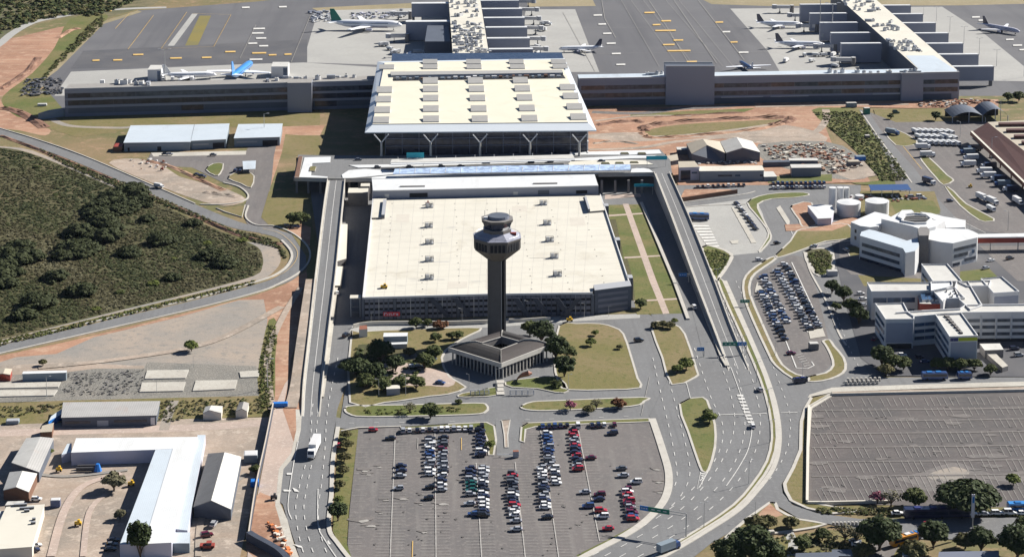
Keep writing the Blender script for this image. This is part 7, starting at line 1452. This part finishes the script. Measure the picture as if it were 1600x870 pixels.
for x, y, w_, d_, h_, mt, tp, lb in ((484, 657 - 3, 0, 0, 0, '', '', ''), (87, 790, 3.4, 2.4, 2.6, 'car_blue', 'wall_white', 'little blue and white cabin in the dirt yard'), (20, 660, 5, 3, 1.2, 'wall_bluegrey', 'wall_grey', 'stacked pale blue pallets on the left lane'), (438, 634, 6, 2.4, 1.4, 'tarp_blue', 'tarp_blue', 'row of bright blue water butts at the ramp foot'), (398, 758, 3, 3, 2, 'tarp_blue', 'tarp_blue', 'small blue box beside the hoarding'),
                                    (392, 719, 5, 5, 3, 'wall_bluegrey', 'wall_white', 'pale blue and white site cabin by the hoarding'), (1344, 250, 6, 4, 2.4, 'tarp_blue', 'wall_bluegrey', 'bright blue covered stack beside the rubble yard'), (1333, 262 - 4, 7, 5, 2.6, 'concrete_dark', 'roof_tan', 'small tan roofed hut in the rubble yard'), (1271, 545, 4, 3, 2.8, 'concrete_dark', 'roof_pale_grey', 'grey booth by the gate of the kerbed lot'), (62, 716, 5.5, 7, .6, 'paint_navy', 'paint_navy', 'sheet of dark blue tarp in the shed alley'),
                                    (1355, 225 - 10, 3, 3, 1.5, 'concrete_dark', 'concrete', 'small concrete box on the green bank'), (1330, 167, 7, 3, 2.8, 'wall_bluegrey', 'roof_pale_grey', 'small pale shelter below the east pier'), (1354, 178, 4, 3, 4, 'sign_green', 'roof_pale_grey', 'dark green kiosk at the head of the cargo road'), (1300, 430, 5, 3, 2.4, 'wall_grey', 'roof_pale_grey', 'small flat roofed kiosk by the kerbed bed'),
                                    (1205, 830 + 3, 2.2, 1.6, 1, 'concrete_light', 'concrete_light', 'pale block on the traffic island'), (1556, 236 + 10, 4, 3, 2, 'wall_grey', 'wall_white', 'small container by the cargo canopy'), (66, 165, 6, 2.4, 1.2, 'wall_white', 'wall_white', 'white trailer on the grass by the west pier'), (160, 132, 3, 3, 3, 'wall_white', 'wall_white', 'white box near the west pier roof end')):
    if w_: p = P(x, y, .4); t = MB().box((p.x, p.y, .4), (w_, d_, h_), mt, .05, tp).box((p.x, p.y, .4 + h_), (w_ * .9, d_ * .86, .12), tp, .05); tag(t.build('yard_box'), lb, 'box')
# ================================================================ AIRCRAFT
def plane(x, y, rz, Lh, span, tailc, body, label, z=.3, eng=2, turboprop=False, belly=None):
    c_ = P(x, y, z); t_ = thing('airliner', c_, label, 'aeroplane'); t_.rotation_euler = (0, 0, rz); r = Lh * (.052 if Lh > 30 else .045); zc = r * 1.65
    o_ = Vector(c_)
    def bd(m, nm): 
        m.v = [(a + o_.x, b_ + o_.y, cc + o_.z) for a, b_, cc in m.v]; return m.build(nm, t_)
    prof = [(-.5, .12, .55), (-.46, .3, .45), (-.38, .62, .25), (-.28, .92, .06), (-.2, 1, 0), (.3, 1, 0), (.38, .92, -.03), (.44, .72, -.12), (.48, .42, -.22), (.5, .08, -.28)]
    m = MB(); n = 14; vs = []
    for px_, rr, dz in prof: vs += [(px_ * Lh, r * rr * math.cos(2 * math.pi * k / n), zc + r * dz + r * rr * math.sin(2 * math.pi * k / n)) for k in range(n)]
    m.add(vs, [(i * n + k, (i + 1) * n + k, (i + 1) * n + (k + 1) % n, i * n + (k + 1) % n)[::-1] for i in range(len(prof) - 1) for k in range(n)] + [tuple(range(n))[::-1], tuple((len(prof) - 1) * n + k for k in range(n))], body)
    bd(m, 'fuselage').data.polygons.foreach_set('use_smooth', [True] * ((len(prof) - 1) * n + 2))
    def slab3(root_x0, root_x1, tip_x0, tip_x1, y0, y1, z0, z1, th, mat, nm):
        for s_ in (-1, 1):
            m = MB(); q = [(root_x0, s_ * y0, z0), (root_x1, s_ * y0, z0), (tip_x1, s_ * y1, z1), (tip_x0, s_ * y1, z1)]
            m.add([(a, b_, cc - th / 2) for a, b_, cc in q] + [(a, b_, cc + th / 2) for a, b_, cc in q], [(0, 1, 2, 3), (7, 6, 5, 4), (0, 4, 5, 1), (1, 5, 6, 2), (2, 6, 7, 3), (3, 7, 4, 0)], mat); bd(m, nm)
    wz = zc - r * .5 if not turboprop else zc + r * .9
    sw = .0 if turboprop else .17
    slab3(-.05 * Lh, .10 * Lh, (-.02 - sw) * Lh, (.03 - sw) * Lh, r * .6, span / 2, wz, wz + (0 if turboprop else span * .035), r * .22, 'plane_white' if body != 'car_navy' else body, 'wing')
    slab3(-.47 * Lh, -.38 * Lh, -.52 * Lh, -.48 * Lh, r * .2, span * .17, zc + r * (.5 if not turboprop else 3.6), zc + r * (.7 if not turboprop else 3.6), r * .15, body if turboprop else 'plane_white', 'stabiliser')
    m = MB(); q = [(-.48 * Lh, zc + r * .5), (-.33 * Lh, zc + r * .8), (-.44 * Lh, zc + r * 3.9), (-.50 * Lh, zc + r * 3.9)]; w2 = r * .09
    m.add([(a, -w2, b_) for a, b_ in q] + [(a, w2, b_) for a, b_ in q], [(0, 1, 2, 3), (7, 6, 5, 4), (0, 4, 5, 1), (1, 5, 6, 2), (2, 6, 7, 3), (3, 7, 4, 0)], tailc); bd(m, 'tail_fin')
    for s_ in (-1, 1):
        ex = .06 * Lh; m = MB(); m.tube([(ex - Lh * .04, s_ * span * .17, wz - r * (.45 if not turboprop else 0)), (ex + Lh * .045, s_ * span * .17, wz - r * (.45 if not turboprop else 0))], [r * .3, r * .42], 'wall_lilac' if not turboprop else body, 10); bd(m, 'engine')
        for sx in (-.03,): m = MB(); m.tube([(sx * Lh, s_ * r * 1.1, 0), (sx * Lh, s_ * r * 1.1, zc - r * .6)], .25, 'pole_grey', 5); m.tube([(sx * Lh, s_ * r * 1.1 - .3, .55), (sx * Lh, s_ * r * 1.1 + .3, .55)], .55, 'tyre', 8); bd(m, 'landing_gear')
    m = MB(); m.tube([(.38 * Lh, 0, 0), (.38 * Lh, 0, zc - r * .8)], .2, 'pole_grey', 5); m.tube([(.38 * Lh, -.3, .4), (.38 * Lh, .3, .4)], .4, 'tyre', 8); bd(m, 'nose_gear')
    for s_ in (-1, 1): m = MB(); m.box((0, s_ * r * .985, zc + r * .18), (Lh * .62, .06, r * .16), 'glass_blue'); bd(m, 'window_band')
    m = MB(); m.box((.445 * Lh, 0, zc + r * .25), (Lh * .02, r * 1.0, r * .22), 'glass_dark'); bd(m, 'cockpit_window')
    if belly: m = MB(); m.tube([(-.2 * Lh, 0, zc - r * .12), (.3 * Lh, 0, zc - r * .12)], r * .97, belly, 14); bd(m, 'livery_belly')
    return t_
plane(572, 47, R(-6), 58, 58, 'sign_green', 'plane_white', 'large white airliner with a dark green tail parked at the central pier', belly='wall_lilac')
plane(907, 81, R(184), 33, 28, 'car_navy', 'plane_white', 'white and blue airliner with a navy tail on the concrete right of the pier', belly='car_blue')
plane(1218, 43, R(-6), 37, 34, 'car_navy', 'plane_white', 'white airliner with a navy tail, upper one of two at the slanting pier'); plane(1250, 75, R(-8), 38, 34, 'car_navy', 'plane_white', 'white airliner with a navy tail, lower one of two at the slanting pier', belly='wall_lilac')
plane(1166, 107, R(100), 30, 34, 'car_white', 'car_blue', 'blue airliner with white wings showing above the east pier roof'); plane(378, 119, R(80), 54, 46, 'car_skyblue', 'car_skyblue', 'airliner with a bright blue body and tail seen behind the west pier')
plane(1564, 50, R(-52), 36, 34, 'car_navy', 'wall_lilac', 'lilac white airliner taxiing at the far right of the apron'); plane(636, 90, R(-15), 22, 20, 'wall_grey', 'plane_white', 'small pale aircraft on the concrete below the central pier', turboprop=True)
plane(296, 124, R(4), 38, 34, 'car_white', 'plane_white', 'long white airliner lying close behind the west pier roof, left of the blue one')
# gate equipment: jet bridges and service vehicles
def mk_bridge():
    t_ = thing('jet_bridge', (0, 0, 0), 'x', 'jet bridge')
    MB().box((0, 0, 3.6), (14, 2.4, 2.6), 'steel', 0, 'wall_white').build('tunnel', t_); MB().cyl((7.5, 0), 2.1, 2.1, 3.3, 6.6, 'wall_grey', 10, 'wall_white').build('cab', t_); MB().cyl((-7, 0), 1.8, 1.8, 0, 6.4, 'concrete_dark', 10, 'wall_white').build('rotunda', t_)
    for sy in (-1, 1): MB().box((3, sy * .9, 0), (.4, .4, 3.7), 'pole_dark').build('leg', t_)
    MB().box((3, 0, 0), (1.2, 3.4, .9), 'pole_dark').build('wheel_bogie', t_); return t_
JB = Kind(mk_bridge)
for i, (x, y, a) in enumerate([(838, 86, -12), (834, 70, -10), (831, 53, -10), (828, 38, -8), (825, 24, -8), (820, 11, -6), (622, 66, 182), (628, 30, 182), (1224, 20, 175), (1262, 50, 175), (1290, 82, 178), (1318, 103, 175), (1300, 65, 178), (1248, 33, 178)]):
    JB.put(P(x, y, .3), R(a), 'jet bridge reaching out from %s, %s' % ('the right side of the central pier' if i < 6 else 'the left side of the central pier' if i < 8 else 'the left side of the slanting pier', ORD[i] if i < 6 else ORD[i - 6] if i < 8 else ORD[i - 8]) + ' one', 'jet bridges')
for i in range(26):
    x, y = random.Random(100 + i).choice([(1210 + i * 4.5, 105 - (i % 3) * 8), (600 + (i % 8) * 9, 72 + (i % 4) * 6), (1230 + i * 3, 88), (240 + i * 5, 126), (840 + (i % 5) * 7, 30 + (i % 7) * 9)])
    (VW if i % 2 else TRW).put(P(x, y, .3), random.uniform(0, 6), 'white service vehicle on the apron among the gates', 'service vehicles on the apron', .9)
# ================================================================ POSTS, LAMPS AND GANTRIES
def mk_lamp(h=11, dbl=False):
    def f():
        t_ = thing('street_lamp', (0, 0, 0), 'x', 'street lamp'); MB().cyl((0, 0), .16, .09, 0, h, 'pole_grey', 7).build('pole', t_)
        for s_ in ((1, -1) if dbl else (1,)): MB().tube([(0, 0, h - .2), (s_ * 1.4, 0, h + .2)], .07, 'pole_grey', 5).build('arm', t_); MB().box((s_ * 1.8, 0, h + .1), (1.0, .35, .18), 'wall_grey').build('lamp_head', LAST[0])
        return t_
    return Kind(f)
L1, L2 = mk_lamp(10), mk_lamp(11, True)
def lamp(x, y, k=L1, s_=1.0, rz=0, lb='', grp='street lamps', z=GL): k.put(P(x, y, z), rz, lb, grp, s_)
for x, y, yt, lb in [(258, 126, 78, 'west part of the apron edge'), (1557, 104, 78, 'first from the south beside the slanting pier'), (1530, 85, 60, 'second from the south beside the slanting pier'), (1506, 68, 42, 'third from the south beside the slanting pier'), (1484, 50, 27, 'fourth from the south beside the slanting pier'), (1463, 33, 12, 'fifth from the south beside the slanting pier'), (1443, 24, 10, 'sixth from the south beside the slanting pier'), (1300, 64, 6, 'between the planes at the slanting pier'), (1281, 52, -4, 'behind the planes at the slanting pier')]:
    h_ = hgt(x, y, yt); L2.put(P(x, y, .3), 0, 'tall apron light mast, %s' % lb, 'apron light masts', h_ / 11)
for x, y, yt, lb in [(722, 506, 482, 'left of the tower before the garage'), (580, 506, 488, 'before the red sign of the garage'), (825, 495, 470, 'right of the tower before the garage, nearest one'), (913, 495, 474, 'before the right part of the garage'), (951, 494, 478, 'near the garage stair corner'), (592, 618, 592, 'left of the shuttered kiosk'), (634, 617, 587, 'right of the shuttered kiosk'), (775, 612, 576, 'in front of the pavilion corner'), (733, 604, 584, 'in the pavilion forecourt shade'),
                     (888, 610, 585, 'south edge of the east lawn'), (413, 192 + 20, 178, 'above the white trio of warehouses'), (418, 606, 561, 'on the weedy strip'), (73, 620, 588, 'among the concrete slabs, left one'), (245, 614, 593, 'among the concrete slabs, middle one'), (302, 575, 556, 'on the bare lot'), (1515, 300 + 60, 340, 'beside the cargo road'), (1549, 230 + 20, 215, 'in the cargo yard'), (1286, 785, 763, 'bottom of the big car park'), (1180, 810, 783, 'on the tip of the traffic island'), (1575, 350 + 10, 330, 'right part of the cargo yard'),
                     (1500, 215, 190, 'north end of the cargo yard'), (1563, 190, 156, 'white globe mast behind the arched hangars'), (1000, 760, 740, 'by the loose cars in the lot'), (926, 770, 760, 'short one in the middle of the lot'), (1385, 850, 845, 'hidden in the bottom trees'), (1600, 120, 90, 'right edge of the apron')]:
    h_ = max(3, hgt(x, y, yt)); L1.put(P(x, y, GL), random.choice([0, math.pi]), 'slim grey lamp post, %s' % lb, 'street lamps', h_ / 10)
for i, (x, y) in enumerate([(1121, 448), (1134, 487), (1148, 525), (1160, 555), (1182, 597), (1200, 640), (1204, 690), (1170, 755), (1100, 822)]): L2.put(P(x, y, GL), R(20), 'double headed lamp post on the narrow grass strip of the avenue, %s from the north' % ORD[i], 'double lamps along the avenue', .8)
for i, (x, y) in enumerate([(1174, 462), (1192, 506), (1211, 555), (1254, 592)]): L1.put(P(x, y, GL), R(200), 'lamp post on the verge of the kerbed lot, %s from the north' % ORD[i], 'lamps round the kerbed lot', .75)
def gantry(xp, yp, h, arm, boards, label, dirx=-1, rz=0):
    p = P(xp, yp, GL); t_ = thing('sign_gantry', p, label, 'sign gantry'); ca, sa = math.cos(rz), math.sin(rz)
    MB().tube([p, p + Vector((0, 0, h))], .22, 'pole_grey', 8).build('post', t_); e = Vector((dirx * ca * arm, dirx * sa * arm, 0))
    for dz in (0, .9): MB().tube([p + Vector((0, 0, h - dz)), p + e + Vector((0, 0, h - dz))], .14, 'pole_grey', 6).build('beam', t_)
    for s0, s1, hh, mt in boards:
        c_ = p + e * ((s0 + s1) / 2); m = MB(); w_ = arm * (s1 - s0); m.box((c_.x, c_.y - .25, GL + h - hh * .75), (w_, .15, hh), mt, rz)
        for k in range(3): m.box((c_.x + (k - 1) * w_ * .28 * ca, c_.y + (k - 1) * w_ * .28 * sa - .36, GL + h - hh * .75 + hh * .45), (w_ * .16, .04, hh * .16), 'roof_white', rz)
        m.build('board', t_)
gantry(1072, 838, 8.4, 19.2, [(.32, .72, 1.7, 'sign_green'), (.72, .88, 1.7, 'sign_blue')], 'tall gantry with green and blue direction boards over the lower avenue', -1, R(-24))
gantry(1166, 553, 5.2, 11, [(.0, .36, 1.7, 'sign_blue'), (.36, .95, 1.7, 'sign_green')], 'gantry with green and blue boards over the avenue at the ramp foot')
gantry(1100, 556, 3.6, 3.4, [(0, .9, 1.6, 'sign_blue')], 'small blue direction board left of the ramp foot'); gantry(1171, 478, 2.8, 4.6, [(0, .95, 1.5, 'sign_green')], 'small green direction board on the verge of the kerbed lot', -1); gantry(1076, 441, 4.2, 5, [(.2, .98, 1.6, 'sign_blue')], 'blue direction board over the shaded lane by the entry ramp')
t = thing('totem_sign', P(1519, 832), 'tall pale blue striped totem pole above the street trees', 'sign'); p = P(1519, 835, GL); h_ = hgt(1519, 835, 770); MB().cyl(p, .2, .2, GL, h_, 'pole_grey', 8).build('pole', t); MB().box((p.x, p.y, h_ * .45), (1.1, .4, h_ * .55), 'wall_lilac').build('panel', t); MB().box((p.x, p.y - .25, h_ * .8), (.7, .06, h_ * .15), 'sign_blue').build('stripe', t)
# bollards and kerb stones at the car park gate
m_ = Kind(lambda: (lambda t_: (MB().cyl((0, 0), .5, .4, 0, 1.1, 'concrete_light', 8).build('post', t_), t_)[1])(thing('bollard', (0, 0, 0), 'x', 'bollard')))
for i in range(9): m_.put(P(1302 + i * 6, 820 - i * .1, GL), 0, 'white concrete block in the line across the side road, %s from the left' % ORD[i], 'white blocks across the side road', 1.1)
for i in range(16): m_.put(P(1322 + (i % 8) * 7 + (i // 8) * 3, 600 - (i // 8) * 4.5 - (i % 8) * .2, GL), 0, 'white block by the staff road gate, %s row, %s from the left' % (['front', 'back'][i // 8], ORD[i % 8]), 'white blocks by the staff road gate', 1.3)
t = thing('gate_booth', P(804, 712), 'small gate booth with a brown cover on the central stub', 'booth'); p = P(806, 713, GL); MB().box((p.x, p.y, GL), (2.2, 1.6, 2.3), 'wall_grey', 0, 'fascia_brown').build('cabin', t); MB().box((p.x - 4, p.y, GL + 1), (6, .15, .15), 'roof_white').build('barrier_arm', t)

# ================================================================ AIR
hz = bpy.data.materials.new('haze_air'); hz.use_nodes = True; nt = hz.node_tree; nt.nodes.clear()
o_ = nt.nodes.new('ShaderNodeOutputMaterial'); pv = nt.nodes.new('ShaderNodeVolumePrincipled'); pv.inputs['Color'].default_value = (.72, .82, 1, 1); pv.inputs['Density'].default_value = .000007; pv.inputs['Anisotropy'].default_value = .2
nt.links.new(pv.outputs[0], o_.inputs['Volume']); MATS['haze_air'] = hz
MB().box((0, 3500, -1.5), (7000, 7400, 315), 'haze_air').build('haze', kind='stuff', label='thin pale air over the airport fading the farthest aprons', cat='haze')
